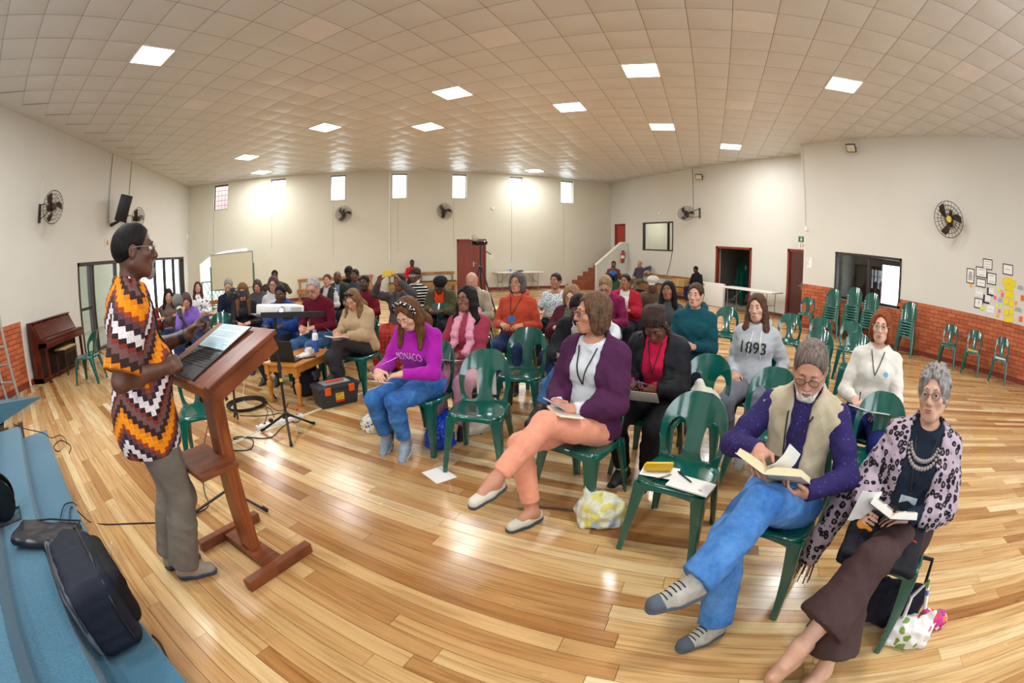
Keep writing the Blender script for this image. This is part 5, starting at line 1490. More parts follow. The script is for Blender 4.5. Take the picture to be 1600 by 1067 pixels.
p3 = seat('woman in purple zip jacket and coral trousers', (1.33, 2.20), 208, dict(lean=13, slouch=-10, head=(2, 2, -2), see=(-2.5, 3.0), hipy=-.02, rh=(.11, .17, .685), lh=(-.045, .20, .685), rh_f=(-.55, .75, .05), rh_n=(.6, .1, .75), lh_f=(.8, .5, .05), lh_n=(-.4, .2, .85), rh_curl=.6, lh_curl=.5,
          lf=(.13, .69, .37), lf_knee=(.02, .3, 1), lf_dir=(.12, .93, -.22), rf=(.06, .44, .085), rf_knee=(.3, .8, .5), rf_dir=(.25, .9, -.06)),
    dict(fem=True, skin='#bd8468', hair='bob', hair_col='#5b4331', top=K('pale_grey_knit', '#c7cacf', .9), neckcut=(.085, .10, .095), jacket=K('plum_fleece', '#4b2444', .95), open=.085, jacket_name='zip_jacket', hood=K('pale_grey_knit', '#c7cacf', .9), bottom=K('coral', '#e2987c', .8), bfolds=.004, loose=.010, cuff=.84, shoe=SH_C, lowshoe=True, sole=mat('sole_blue', '#39434f', .7), glasses='#2c2326', arm=1.05), 0, 'p3', act='with legs crossed, looking to the left', coff=(0, -.02))
add_lanyard(p3['tp'], p3['root'], 1.0, .79, '#17171b', .06, None, 0., yoff=.008)
p4 = seat('bearded man in beige multi-pocket vest', (1.74, .975), 200, dict(hz=1.125, lean=14, slouch=-14, hipz=.505, head=(6, 26, 0), gaze=10, rh=(.13, .22, .79), lh=(-.13, .21, .655), rh_f=(-.25, .85, -.25), rh_n=(.6, .3, .7), lh_f=(.75, .6, .1), lh_n=(-.3, .2, -.9), rh_curl=.55, lh_curl=.5, lh_elbow=(-.9, -.3, -.6), rh_elbow=(.8, -.4, -.5),
          lf=(.11, .735, .43), lf_knee=(.05, .2, 1), lf_dir=(.55, .8, -.12), rf=(.01, .55, .088), rf_knee=(.2, .8, .6), rf_dir=(.45, .88, -.06)),
    dict(skin='#c08a72', hair='short', hair_col='#6b5f57', beard='#c9c2ba', brow='#6b5f57', top=C_PURP, top_name='shirt', collar=C_PURP, jacket=K('khaki_vest', '#b3a78d', .85), vest=True, open=.045, jacket_name='vest', jtail=.1, bottom=D_LIGHT, loose=.022, cuff=.95, flare=1.1, shoe=SH_H, sole=SOLE_G, laces=True, glasses='#3a3432', wide=1.04), 0, 'p4', act='reading an open book with legs crossed', coff=(0, -.02))
add_lanyard(p4['tp'], p4['root'], .93, .74, '#15151a', .06, '#5a3a34', .04, yoff=.026)
p5 = seat('grey-haired woman in leopard shawl', (1.975, .385), 196, dict(hz=1.10, lean=15, slouch=-10, hipz=.50, head=(-14, -4, 6), rh=(.20, .19, .60), lh=(-.02, .17, .635), rh_f=(-.3, .8, .3), rh_n=(.8, .2, .3), lh_f=(.85, .4, -.05), lh_n=(0, .1, 1), rh_curl=.8, lh_curl=.3, lh_elbow=(-.9, -.2, -.5),
          lf=(.19, .70, .27), lf_knee=(.2, .5, .9), lf_dir=(.25, .72, -.55), rf=(.03, .60, .09), rf_knee=(.2, .8, .6), rf_dir=(.4, .85, -.06)),
    dict(fem=True, skin='#c89a82', hair='shaggy', hair_col='#8b8583', brow='#8b8583', top=K('navy_knit', '#1f2836', .9), top_name='jersey', jacket=C_LEO, open=.085, jacket_name='shawl', jtail=.10, bottom=K('brown_trousers', '#43302e', .8), loose=.026, flare=1.5, cuff=.74, shoe=SH_N, lowshoe=True, sole=mat('sole_tan', '#a8876a', .7), glasses='#6a5f5a', bust=1.05), 0, 'p5', act='looking up from an open book', coff=(0, -.02))
add_lanyard(p5['tp'], p5['root'], .93, .70, '#191c26', .055, '#aeb9c9', 0., yoff=.008)
# beads
for row in (0, 1):
    for i in range(17):
        a = math.radians(-78 + 156 * i / 16); x = (.072 + .012 * row) * math.sin(a); z = float(p5['nbase'][2]) - .035 - (.065 + .028 * row) * math.cos(a)
        y = surf_y(p5['tp'], x, z)
        if y is None: continue
        b = MB(); r = .0065 + .004 * math.cos(a); b.lathe([(r * math.sin(t), -r * math.cos(t)) for t in (.3, .9, 1.57, 2.2, 2.85)], (x, y + r, z), 8); b.build('bead', mat('pearl_grey', '#8d8280', .25), p5['root'], smooth=True)
b = MB(); wv = p2['W'][-1]; dv = nrm(p2['E'][-1] - wv); b.tube([Vector(map(float, wv + dv * .005)), Vector(map(float, wv + dv * .03))], [.030, .031], 16); b.build('wristwatch', mat('watch_white', '#dcdcd8', .4), p2['root'], smooth=True)
# the fringed end of the shawl hanging beside her chair
e5 = p5['E'][1]; sh_ = [e5 + V3(.02, -.03, -.02), V3(.33, .02, .50), V3(.37, .08, .36), V3(.38, .12, .27)]
obj_sdf('shawl_end', chain(sh_, [.060, .062, .055, .050], .03), .010, C_LEO, p5['root'], noise=(.012, 40, 5))
for i in range(9):
    a = 2 * PI * i / 9; p_0 = sh_[-1] + V3(.036 * math.cos(a), .036 * math.sin(a), -.03); tube_mesh('fringe_tassel', [p_0, p_0 + V3(.006 * math.cos(a), .01, -.05), p_0 + V3(.01 * math.cos(a), .015, -.10)], .0035, mat('fringe_grey', '#5a4e56', .9), p5['root'], 5)
# ---- second row
p6 = seat('woman in dusky pink cardigan and pink scarf', ('px', 729, 467), 232, dict(hz=1.130, lean=6, head=(-14, 0, 3), rh=(.10, .30, .69), lh=(-.02, .28, .685), rf=(.10, .38, .085), lf=(-.08, .36, .085)),
    dict(fem=True, skin='#80513a', hair='long', hair_col='#171214', top=K('dusky_rose', '#96364a', .9), top_name='cardigan', scarf=K('pink_scarf', '#d695a6', .95, bump=.8, bscale=120), bottom=K('pale_pink', '#d9a3b0', .85), loose=.02, flare=1.15, cuff=.86, shoe=SH_D, sock=mat('sock_pink', '#d8275f', .8), glasses='#1e1c28', wide=1.1, bust=1.1), 1, 'p6')
p7 = seat('woman in rust orange hoodie', ('px', 808, 442), 232, dict(hz=1.180, lean=5, head=(-6, -3, 2), rh=(.12, .22, .72), lh=(-.12, .22, .72)),
    dict(fem=True, skin='#b97f62', hair='curlybob', hair_col='#55504e', top=K('rust', '#b0432a', .9), top_name='hoodie', hood=K('rust', '#b0432a', .9), bottom=D_DARK, loose=.02, shoe=SH_D, glasses='#1f2a30', wide=1.2, bust=1.15, belly=.03), 1, 'p7')
add_lanyard(p7['tp'], p7['root'], 1.02, .82, '#15151a', .065, '#3e6ab0', .03)
p8 = seat('bowed man in black jacket writing', ('px', 905, 482), 222, dict(write, hz=1.090, head=(0, 36, 0), lf=(.14, .62, .36), lf_knee=(.0, .3, 1), lf_dir=(.2, .9, -.2), rh=(.10, .32, .72), lh=(-.06, .30, .70)),
    dict(skin='#5c392c', hair='buzz', hair_col='#131112', top=C_SWIRL, jacket=K('black_jacket', '#1a1b1f', .8), open=.07, bottom=D_MID, shoe=SH_D, beard='#1b1717'), 1, 'p8', act='sitting behind the purple jacket woman')
p9 = seat('woman with braids in black puffer jacket and red dress', ('px', 1024, 507), 214, dict(hz=1.090, lean=0, slouch=-14, head=(4, 42, 4), rh=(.12, .28, .70), lh=(-.06, .32, .70), lh_n=(-.2, .1, -.95), lh_curl=.5, rf=(.10, .34, .085), lf=(-.07, .32, .085)),
    dict(fem=True, skin='#6a402f', hair='braids', hair_col='#33251f', top=K('crimson_dress', '#c01240', .8), jacket=mat('cloth_black_puffer', '#101216', .55, var=.2, vscale=9, bump=.6, bscale=14, spec=.2), open=.075, ease=.015, jacket_name='puffer_jacket', bottom=K('black_leggings', '#141416', .85), loose=.012, shoe=SH_D, sock=mat('sock_white', '#dcdcdc', .8), wide=1.1, bust=1.15), 1, 'p9', act='looking down at her phone')
add_lanyard(p9['tp'], p9['root'], .97, .76, '#191216', .05, None, 0.)
p10 = seat('woman in teal zip fleece', ('px', 1087, 461), 216, dict(hz=1.180, lean=8, head=(-8, 2, 0), rh=(.06, .20, .74), lh=(-.06, .22, .72)),
    dict(fem=True, skin='#cf9d86', hair='bun', hair_col='#4a3427', top=K('teal_fleece', '#164a55', .95), top_name='fleece', hood=K('teal_fleece', '#164a55', .95), bottom=K('navy_trousers', '#1c2133', .85), shoe=SH_D, wide=1.08, ease=.022), 1, 'p10')
p11 = seat('long-haired woman in grey lettered hoodie', ('px', 1183, 481), 206, dict(hz=1.165, lean=12, head=(-4, 2, 6), sidelean=3, rh=(.15, .14, .63), lh=(-.21, .02, .58), rh_elbow=(.35, -.8, -.5), lh_elbow=(-.35, -.8, -.4), rf=(.06, .36, .085), lf=(-.08, .42, .085)),
    dict(fem=True, skin='#cc9c84', hair='long', hair_col='#4f3626', hair_len=1.5, top=K('marl_grey', '#a9adb3', .9), top_name='hoodie', hood=K('marl_grey', '#a9adb3', .9), bottom=K('grey_leggings', '#6d6f7c', .85), loose=.012, cuff=.80, shoe=mat('trainer_white', '#c9c5bd', .7), ease=.02, strings=True), 1, 'p11')
chest_text(p11, '1893', .135, mat('print_black', '#1c1c20', .7), p11['chest'][2] - .015, xc=float(p11['chest'][0]), bold=.001, xs_=.95)
p12 = seat('auburn-haired woman in white sweatshirt', ('px', 1377, 510), 200, dict(hz=1.190, lean=8, head=(-4, 0, 0), rh=(.12, .26, .70), lh=(-.12, .26, .68), rh_curl=.6),
    dict(fem=True, skin='#d2a48e', hair='bob', hair_col='#7d3f1e', top=K('off_white', '#d4d0c6', .9), top_name='sweatshirt', collar=K('pink_collar', '#d8c2c2', .8), bottom=K('royal_navy', '#1a2563', .85), loose=.018, shoe=SH_D, glasses='#a89a90', wide=1.12), 1, 'p12')
add_lanyard(p12['tp'], p12['root'], 1.02, .86, '#20202a', .055, None, 0.)
b = MB(); yb = surf_y(p12['tp'], -.09, float(p12['chest'][2]))
if yb: b.lathe([(.001, 0), (.02, 0), (.02, .004), (.001, .005)], (0, 0, 0), 14, Matrix.Translation((-.09, yb + .004, float(p12['chest'][2]))) @ Matrix.Rotation(-PI / 2, 4, 'X')); b.build('chest_badge', mat('badge_blue', '#7fb4d8', .5), p12['root'])
# ---- third row and further
p13 = seat('woman in beige quilted jacket with sunglasses on her head', ('px', 551, 468), 232, dict(write, hz=1.060, head=(10, 30, 0), rh=(.13, .30, .70), lh=(-.05, .32, .69), lf=(.12, .40, .26), lf_dir=(.3, .9, -.15), lf_knee=(0, .5, 1), rf=(.07, .30, .09)),
    dict(fem=True, skin='#c48c72', hair='long', hair_col='#7a5a3a', hair_len=.5, top=K('beige_jacket', '#b59b78', .7, bump=.5, bscale=20), top_name='quilted_jacket', ease=.026, bottom=K('charcoal', '#39373a', .85), shoe=SH_D, sock=mat('sock_white', '#dcdcdc', .8), sunglasses_up=True, wide=1.1), 1, 'p13', act='writing in a notebook')
p14 = seat('grey-haired man in maroon sweatshirt', ('px', 489, 449), 238, dict(write, hz=1.180, head=(14, 26, 0), lean=4), dict(skin='#c58f78', hair='short', hair_col='#a19c97', top=K('maroon', '#5e1224', .9), top_name='sweatshirt', bottom=D_MID, shoe=SH_D, glasses='#3c3a3a'), 2, 'p14')
p15 = seat('man in blue puffer jacket at the small table', ('px', 438, 459), 246, dict(hz=1.110, lean=2, head=(16, 14, 0), rh=(.12, .30, .72), lh=(-.15, .28, .72)), dict(skin='#513327', hair='buzz', hair_col='#141112', top=K('blue_puffer', '#1c3c78', .6, bump=.6, bscale=16), top_name='puffer_jacket', ease=.03, bottom=K('dark_trousers', '#22242c', .85), shoe=SH_D), 2, 'p15')
p16 = seat('person in grey tunic photographing with a phone', ('px', 624, 441), 238, dict(hz=1.160, lean=6, head=(0, 4, 0), rh=(.16, .30, 1.19), lh=(-.14, .30, 1.19), rh_f=(-.3, .3, .9), lh_f=(.3, .3, .9), rh_n=(.8, -.4, .2), lh_n=(-.8, -.4, .2), rh_elbow=(.9, 0, -.5), lh_elbow=(-.9, 0, -.5), rh_curl=.5, lh_curl=.5),
    dict(fem=True, skin='#7a4d38', hair='short', hair_col='#2a1d18', top=K('grey_tunic', '#4c4a4c', .9), top_name='tunic', bottom=C_TART, skirt=True, skirt_end=.75, shoe=SH_D, wide=1.15, tail=.1), 2, 'p16')
add_lanyard(p16['tp'], p16['root'], 1.02, .84, '#1d1014', .055, '#a86a6a', 0.)
p17 = seat('woman in pale blue floral blouse', ('px', 868, 439), 226, dict(hz=1.130, lean=6, head=(-6, 0, 0), rh=(.14, .24, .70), lh=(-.10, .26, .70)), dict(fem=True, skin='#a06f55', hair='bun', hair_col='#211a1b', top=C_FLOR, top_name='blouse', sleeve=.75, neckcut=(.10, .11, .12), bottom=K('dark_skirt', '#1d1d28', .85), shoe=SH_D, wide=1.15, bust=1.15), 2, 'p17')
p18 = seat('curly-haired woman in plum coat', ('px', 893, 463), 226, dict(hz=1.070, lean=6, head=(2, 14, 0), rh=(.10, .28, .76), lh=(-.08, .26, .72)), dict(fem=True, skin='#cf9f88', hair='curlybob', hair_col='#8a6a4c', top=K('olive_top', '#5a5a48', .9), jacket=K('plum_coat', '#4e1c2a', .9), open=.06, bottom=D_DARK, shoe=SH_D, glasses='#5a4a4a'), 2, 'p18')
p19 = seat('bowed man in magenta shirt', ('px', 946, 446), 226, dict(write, hz=1.140, head=(0, 36, 0)), dict(skin='#bd8a72', hair='short', hair_col='#8c7658', top=K('berry', '#7d1f4a', .85), top_name='shirt', bottom=D_LIGHT, shoe=SH_D, glasses='#55504c'), 2, 'p19')
p20 = seat('woman in red cardigan over white top', ('px', 977, 440), 224, dict(hz=1.135, lean=6, head=(-10, -2, 0), rh=(.12, .22, .74), lh=(-.12, .24, .74)), dict(fem=True, skin='#94603f', hair='bun', hair_col='#1b1514', top=K('white_top', '#cfcdcb', .85), jacket=K('red_cardigan', '#981a2a', .9), open=.07, bottom=K('dark_skirt', '#1d1d28', .85), shoe=SH_D, wide=1.12, bust=1.1), 2, 'p20')
p21 = seat('person in tweed flat cap and brown jacket', ('px', 1020, 444), 222, dict(hz=1.100, lean=2, head=(0, 20, 0)), dict(skin='#5a3a2c', hair='short', hair_col='#171314', hat=('flatcap', '#a39d90'), top=K('brown_jacket', '#574838', .85), top_name='jacket', bottom=K('dark_trousers', '#22242c', .85), shoe=SH_D), 2, 'p21')
p22 = seat('dark-haired woman in grey roll-neck jumper', ('px', 1044, 454), 220, dict(hz=1.130, lean=5, head=(-6, -2, 4)), dict(fem=True, skin='#8d5a40', hair='long', hair_col='#0f0d10', top=K('grey_jumper', '#45484a', .9), top_name='jumper', turtleneck=K('grey_jumper', '#45484a', .9), bottom=K('dark_trousers', '#22242c', .85), shoe=SH_D), 2, 'p22')
p23 = seat('balding man in beige shirt', ('px', 737, 439), 232, dict(write, hz=1.150, head=(4, 22, 0)), dict(skin='#b98870', hair='balding', hair_col='#8d8378', beard='#b0a9a0', top=K('beige_shirt', '#a39882', .85), top_name='shirt', bottom=K('khaki_trousers', '#77705c', .85), shoe=SH_D), 2, 'p23')
p24 = seat('person in olive jacket, orange shirt and black beret', ('px', 687, 446), 236, dict(write, hz=1.060, head=(16, 44, -10), slouch=-20), dict(skin='#5d3a2c', hair='short', hair_col='#141112', hat=('beret', '#141418'), top=K('bright_orange', '#e04416', .8), jacket=K('olive_jacket', '#4e4a30', .85), open=.07, bottom=K('dark_trousers', '#22242c', .85), shoe=SH_D), 2, 'p24')
p25 = seat('person in striped jumper, white scarf and brown wrap', ('px', 648, 431), 240, dict(hz=1.175, lean=6, head=(-8, -2, 0)), dict(fem=True, skin='#573527', hair='short', hair_col='#1b1514', hat=('wrap', '#3f2a26'), top=C_STRI, top_name='jumper', turtleneck=K('cream_scarf', '#d9d2c0', .95), bottom=K('dark_trousers', '#22242c', .85), shoe=SH_D, glasses='#d0d0d0', wide=1.1), 2, 'p25')
p27 = seat('man in maroon jumper behind the beige jacket', ('px', 569, 442), 240, dict(hz=1.120, lean=5, head=(8, 4, 0)), dict(skin='#4c3025', hair='buzz', hair_col='#141112', top=K('maroon2', '#6a1626', .9), bottom=K('dark_trousers', '#22242c', .85), shoe=SH_D, scale=1.02), 2, 'p27')
p28 = seat('woman with pulled-back braids and grey top', ('px', 554, 430), 244, dict(hz=1.180, lean=4, head=(4, 2, 0)), dict(fem=True, skin='#5a3828', hair='bun', hair_col='#1a1415', top=K('slate_top', '#3a4048', .9), bottom=K('dark_trousers', '#22242c', .85), shoe=SH_D), 2, 'p28')
p29 = seat('bald man in olive jacket and pale blue shirt', ('px', 527, 433), 246, dict(hz=1.150, lean=2, head=(6, 24, 0)), dict(skin='#5a3626', hair=None, top=K('pale_blue_shirt', '#7f9cc2', .8), jacket=K('dark_olive', '#35382a', .9), open=.05, bottom=K('navy_trousers', '#1c2133', .85), shoe=SH_D), 2, 'p29')
p30 = seat('woman with a long ponytail in grey and black gilet', ('px', 511, 438), 246, dict(hz=1.125, lean=5, head=(10, -2, 0)), dict(fem=True, skin='#bb866c', hair='pony', hair_col='#4a3324', top=K('pale_grey_top', '#b5b2b0', .9), jacket=K('black_gilet', '#1e2024', .6), vest=True, open=.05, bottom=K('khaki_trousers', '#77705c', .85), shoe=SH_D), 2, 'p30')
p31 = seat('woman in glasses half hidden behind the blue jacket', ('px', 427, 444), 262, dict(hz=1.190, lean=5, head=(6, 12, 0)), dict(fem=True, skin='#c08c74', hair='bob', hair_col='#4c3a30', top=K('white_jumper', '#c4c2c2', .9), bottom=D_MID, shoe=SH_D, glasses='#2e2a2a'), 2, 'p31')
p32 = seat('grey-streaked woman in coral scarf', ('px', 402, 447), 268, dict(write, hz=1.120, head=(4, 24, 0)), dict(fem=True, skin='#bb8268', hair='bob', hair_col='#4a3c38', top=K('slate_jumper', '#4b4c52', .9), turtleneck=K('coral_scarf', '#d84f42', .95), bottom=K('navy_trousers', '#1c2133', .85), shoe=SH_D), 2, 'p32')
p33 = seat('long brown-haired woman in black jacket', ('px', 379, 455), 272, dict(write, hz=1.150, head=(6, 26, 0)), dict(fem=True, skin='#c28d76', hair='long', hair_col='#6b4a30', hair_len=1.4, top=K('black_quilt', '#1b1c22', .6), top_name='jacket', bottom=K('dark_trousers', '#22242c', .85), shoe=SH_D), 2, 'p33')
p34 = seat('grey-haired man in navy jacket with backpack strap', ('px', 357, 447), 276, dict(write, hz=1.180, head=(0, 22, 0)), dict(skin='#bd8a74', hair='short', hair_col='#8b857f', top=K('navy_jacket', '#1b2334', .8), top_name='jacket', bottom=D_MID, shoe=SH_D), 2, 'p34')
p35 = seat('woman in white blouse with blue floral print', ('px', 309, 449), 284, dict(hz=1.170, lean=6, head=(4, -6, 0)), dict(fem=True, skin='#c48d77', hair='long', hair_col='#4a2b26', hair_len=.5, top=C_WFLO, top_name='blouse', bottom=D_DARK, shoe=SH_D, wide=1.12), 2, 'p35')
p36 = seat('woman in lilac jumper resting chin on hand', ('px', 291, 470), 286, dict(write, hz=1.090, head=(4, 34, 0), rh=(.06, .22, .93), rh_f=(-.2, .2, .9), rh_curl=.6, rh_n=(.3, .9, 0)), dict(fem=True, skin='#bd8870', hair='bob', hair_col='#4d3b35', top=K('lilac', '#7a5cb4', .9), top_name='jumper', bottom=D_DARK, shoe=SH_D), 2, 'p36')
p37 = seat('woman with folded arms in brown jacket', ('px', 263, 462), 288, dict(hz=1.160, lean=6, head=(10, 16, 0), rh=(-.10, .20, .83), lh=(.10, .22, .81)), dict(fem=True, skin='#bb866e', hair='long', hair_col='#1f1816', top=K('brown_fleece', '#5f4a40', .9), top_name='jacket', bottom=D_DARK, shoe=SH_D), 2, 'p37')
p38 = seat('bald man in glasses and dark red jumper', ('px', 228, 471), 290, dict(hz=1.120, lean=4, head=(6, 12, 0)), dict(skin='#c88e78', hair='balding', hair_col='#b5b0aa', top=K('dark_red', '#6a1c24', .9), bottom=D_MID, shoe=SH_D, glasses='#8a8684'), 2, 'p38')
p39 = seat('dark-haired person half hidden behind the speaker', ('px', 222, 457), 292, dict(hz=1.200, lean=4, head=(0, 10, 0)), dict(skin='#5a3a2c', hair='short', hair_col='#15110f', top=K('dark_red2', '#5a1a20', .9), bottom=D_DARK, shoe=SH_D), 3, 'p39')
# ---- back of the hall
p26 = person('man in bright red jacket on the bench at the back wall', (2.45, VB - .42), 262, dict(lean=4, hipz=.50, head=(0, 4, 0)), dict(skin='#43291f', hair='buzz', hair_col='#110e0e', top=K('bright_red', '#c41420', .8), top_name='jacket', bottom=K('dark_trousers', '#22242c', .85), shoe=SH_D), 3)
p40 = seat('dark-clothed person far back beside the whiteboard', ('px', 429, 430), 272, dict(hz=1.200, lean=4, head=(0, 6, 0), rh=(.30, .1, .95), lh=(-.30, .1, .95)), dict(skin='#4a2d22', hair='short', hair_col='#15110f', top=K('khaki_dark', '#4f4a38', .9), bottom=K('dark_trousers', '#22242c', .85)), 3, 'p40')
p44 = seat('hooded person in black leaning behind the braided woman', ('px', 545, 426), 250, dict(hz=1.200, lean=-20, head=(0, 40, 0)), dict(skin='#3a241c', hair='short', hair_col='#121012', hood=K('black_hood', '#14151b', .9), top=K('black_hood', '#14151b', .9), bottom=K('dark_trousers', '#22242c', .85)), 3, 'p44')
p41 = person('adult seated below the balustrade holding a child', (9.15, 13.6), 236, dict(lean=8, hipz=.47, head=(0, 10, 0), rh=(.12, .25, .75), lh=(-.12, .25, .72)), dict(skin='#6a4230', hair='buzz', hair_col='#181314', top=K('rust_brown', '#6a3a2c', .9), bottom=K('green_blanket', '#2c4a36', .9), skirt=True), 3)
p45 = person('small child in blue lying in the adult lap', (8.98, 13.38), 240, dict(lean=40, hipz=.66, z=.0, head=(0, 10, 0), rf=(.06, .28, .52), lf=(-.06, .28, .52)), dict(scale=.55, skin='#6a4230', hair='buzz', hair_col='#181314', head=.8, top=K('child_blue', '#2358a8', .9), bottom=K('navy_trousers', '#1c2133', .85), leg=.6, arm=.6, wide=.6), 3)
p42 = person('man in purple-grey shirt on the side bench with one arm along the backrest', (URF - .42, 14.35), 196, dict(lean=6, hipz=.50, head=(-4, 0, 0), lh=(-.46, -.05, .88), lh_elbow=(-.4, -.6, .4)), dict(skin='#b58068', hair='balding', hair_col='#6a5a50', top=K('heather', '#4c4456', .9), bottom=K('khaki_trousers', '#77705c', .85)), 3)
p43 = person('boy in black shirt seated at the end of the side bench', (URF - .42, 11.05), 186, dict(lean=3, hipz=.50, head=(0, 26, 0)), dict(skin='#40281f', hair='buzz', hair_col='#0f0d0d', top=K('black_shirt', '#16181f', .85), bottom=K('navy_trousers', '#1c2133', .85), scale=.95), 3)
# ================================================================== EMPTY CHAIRS AND STACKS
def fp(x, y, z=0.):
    """floor-plan point (at height z) seen at pixel x, y of the photograph"""
    dx, dy = x - 800, y - 533.5; r = math.hypot(dx, dy); th = 2 * math.asin(r / (2 * 705.276)); k = math.sin(th) / r
    c = (dx * k, dy * k, math.cos(th)); d = [sum(_r[i][j] * c[i] for i in range(3)) for j in range(3)]
    t = (z - CAM_H) / d[2]; return Vector((d[0] * t, d[1] * t, z))
def chair_by_back(x, y, az, label, grp='chairs set out for the audience'):
    """chair whose backrest top is at pixel x, y"""
    p = fp(x, y, .80); a = math.radians(az)
    return chair(p.x + math.cos(a) * .265, p.y + math.sin(a) * .265, az, label, grp)
CA = chair(1.55, 1.545, 211, 'empty green chair holding papers, a pen and a yellow spectacle case', 'chairs set out for the audience')
CB = chair(.885, 2.95, 238, 'empty green chair in the front row beside the blue carrier bag', 'chairs set out for the audience')
chair_by_back(828, 514, 232, 'empty green chair right behind the front empty chair by the blue bag')
chair_by_back(690, 473, 238, 'empty green chair in front of the orange shirt and black beret')
chair_by_back(1138, 481, 214, 'empty green chair between the teal fleece and the grey lettered hoodie')
chair_by_back(1236, 491, 212, 'empty green chair standing alone right of the grey lettered hoodie')
chair_by_back(1113, 556, 212, 'empty green chair with a white cloth bag on its seat')
chair_by_back(1216, 577, 205, 'empty green chair directly behind the beige vest man')
chair_by_back(1284, 497, 208, 'empty green chair behind the vest man, farther of two in line')
chair_by_back(1283, 516, 206, 'empty green chair behind the vest man, nearer of two in line')
chair_by_back(1332, 503, 204, 'empty green chair left of the auburn-haired woman, farther one')
chair_by_back(1342, 522, 202, 'empty green chair left of the auburn-haired woman, nearer one')
chair_by_back(1385, 616, 198, 'empty green chair between the vest man and the leopard shawl woman')
chair_by_back(754, 461, 232, 'empty green chair behind the balding man near the video tripod')
chair(-4.72, 6.52, 186, 'single green chair standing beside the piano', 'chairs along the left side')
chair_by_back(238, 492, 290, 'empty green chair behind the speaker, in front of the brown jacket woman', 'chairs along the left side')
chair_by_back(345, 489, 282, 'green chair with a blue jacket over it, in front of the camera tripod', 'chairs along the left side')
chair_by_back(305, 560, 286, 'empty green chair half hidden behind the lectern edge', 'chairs along the left side')
for (v, az, lb) in ((1.80, 186, 'green chair against the brick dado, farthest of three'), (1.17, 184, 'green chair against the brick dado, middle of three, with a yellow slip'), (.45, 182, 'green chair against the brick dado, nearest of three, with white paper')):
    chair(9.72, v, az, lb, 'chairs against the brick wall')
chair(9.62, 5.72, 200, 'green chair leaning beside the first chair stack', 'stacked chairs under the dark window')
for nm, u, v, n, az in (('leftmost', 9.72, 5.02, 6, 200), ('second', 9.68, 4.42, 8, 195), ('third', 9.68, 3.93, 7, 195), ('rightmost', 9.68, 2.92, 6, 190)):
    for k in range(n):
        a = math.radians(az)
        chair(u - .012 * k * math.cos(a), v - .012 * k * math.sin(a), az, 'green chair in the %s stack, %s from the floor' % (nm, ['first', 'second', 'third', 'fourth', 'fifth', 'sixth', 'seventh', 'eighth'][k]), 'stacked chairs under the dark window', z=.055 * k)
for j, (u, v, n, az) in enumerate(((12.35, 10.1, 14, 250), (12.5, 9.25, 13, 200), (12.9, 9.75, 11, 200))):
    for k in range(n):
        chair(u, v, az, 'dark green chair inside the store room, %s stack, level %s' % (('left', 'right', 'rear')[j], ['one', 'two', 'three', 'four', 'five', 'six', 'seven', 'eight', 'nine', 'ten', 'eleven', 'twelve', 'thirteen', 'fourteen'][k]), 'chairs stored behind the doorway', z=.055 * k)

# ================================================================== LECTERN AND LAPTOP
def wood(name, c0, c1, rough=.35, st=(1, 1, 9), sc=4.):
    m = bpy.data.materials.new(name); m.use_nodes = True; h = NT(m)
    tc = h.n('ShaderNodeTexCoord'); mp = h.n('ShaderNodeMapping'); mp.inputs['Scale'].default_value = st; h.l(tc, 'Object', mp, 0)
    nz = h.n('ShaderNodeTexNoise', i_Scale=sc, i_Detail=5.0, i_Distortion=.5); h.l(mp, 0, nz, 'Vector')
    r = h.ramp(nz, 'Fac', [(.3, c0), (.7, c1)]); h.l(r, 0, h.b, 'Base Color'); h.b.inputs['Roughness'].default_value = rough
    return m
M_LECT = wood('lectern_wood', '#5a2c18', '#8a4a28', .32, (9, 1, 1)); M_LECTV = wood('lectern_wood_upright', '#6a3218', '#94502a', .32, (9, 9, 1))
LE = empty('lectern', (-.735, 2.115, 0), -PI / 4, 'brown wooden lectern with sloping top and small shelf', 'lectern')
for x in (-.255, .255):
    b = MB(); b.rbox((x - .028, -.24, 0), (x + .028, .235, .062), .004); b.build('base_bar', M_LECT, LE)
b = MB(); b.rbox((-.23, -.06, .012), (.23, .06, .05), .003); b.build('base_plank', M_LECT, LE)
Mt = Matrix.Translation((0, .0, .05)) @ Matrix.Rotation(math.radians(0), 4, 'X')
b = MB(); b.rbox((-.055, -.045, .05), (.055, .03, 1.08), .004); post = b.build('post', M_LECTV, LE)
for z in (.66, .70, .74, .78):
    b = MB(); b.cyl((-.0552, 0, z), (-.0575, 0, z), .008); b.build('peg_hole', M_BLACK, post)
b = MB(); b.cyl((-.05, -.01, .90), (-.10, -.01, .90), .016); b.lathe([(.012, 0), (.024, .008), (.028, .02), (.022, .034), (.008, .04)], n=14, M=Matrix.Translation((-.095, -.01, .90)) @ Matrix.Rotation(-PI / 2, 4, 'Y')); b.build('adjusting_knob', mat('dark_knob', '#4a2416', .3), LE, smooth=True)
b = MB(); b.rbox((-.19, -.26, .62), (.19, -.03, .642), .003); b.build('shelf', M_LECT, LE)
SL = math.atan2(.175, .40)
MT = Matrix.Translation((0, -.165, 1.045)) @ Matrix.Rotation(SL, 4, 'X')
b = MB(); b.rbox((-.295, 0, -.012), (.295, .45, .012), .004, MT); b.build('sloping_top', M_LECT, LE)
b = MB(); b.rbox((-.295, -.022, -.03), (.295, .0, .03), .004, MT); b.build('book_lip', M_LECT, LE)
for x in (-.27, .27):
    b = MB(); b.rbox((x - .012, .02, -.085), (x + .012, .43, -.012), .003, MT); b.build('side_rail', M_LECT, LE)
LP = empty('laptop', LE.matrix_basis @ (MT @ Vector((-.03, .005, .013))), 0, 'slim dark laptop open flat on the lectern showing text', 'laptop')
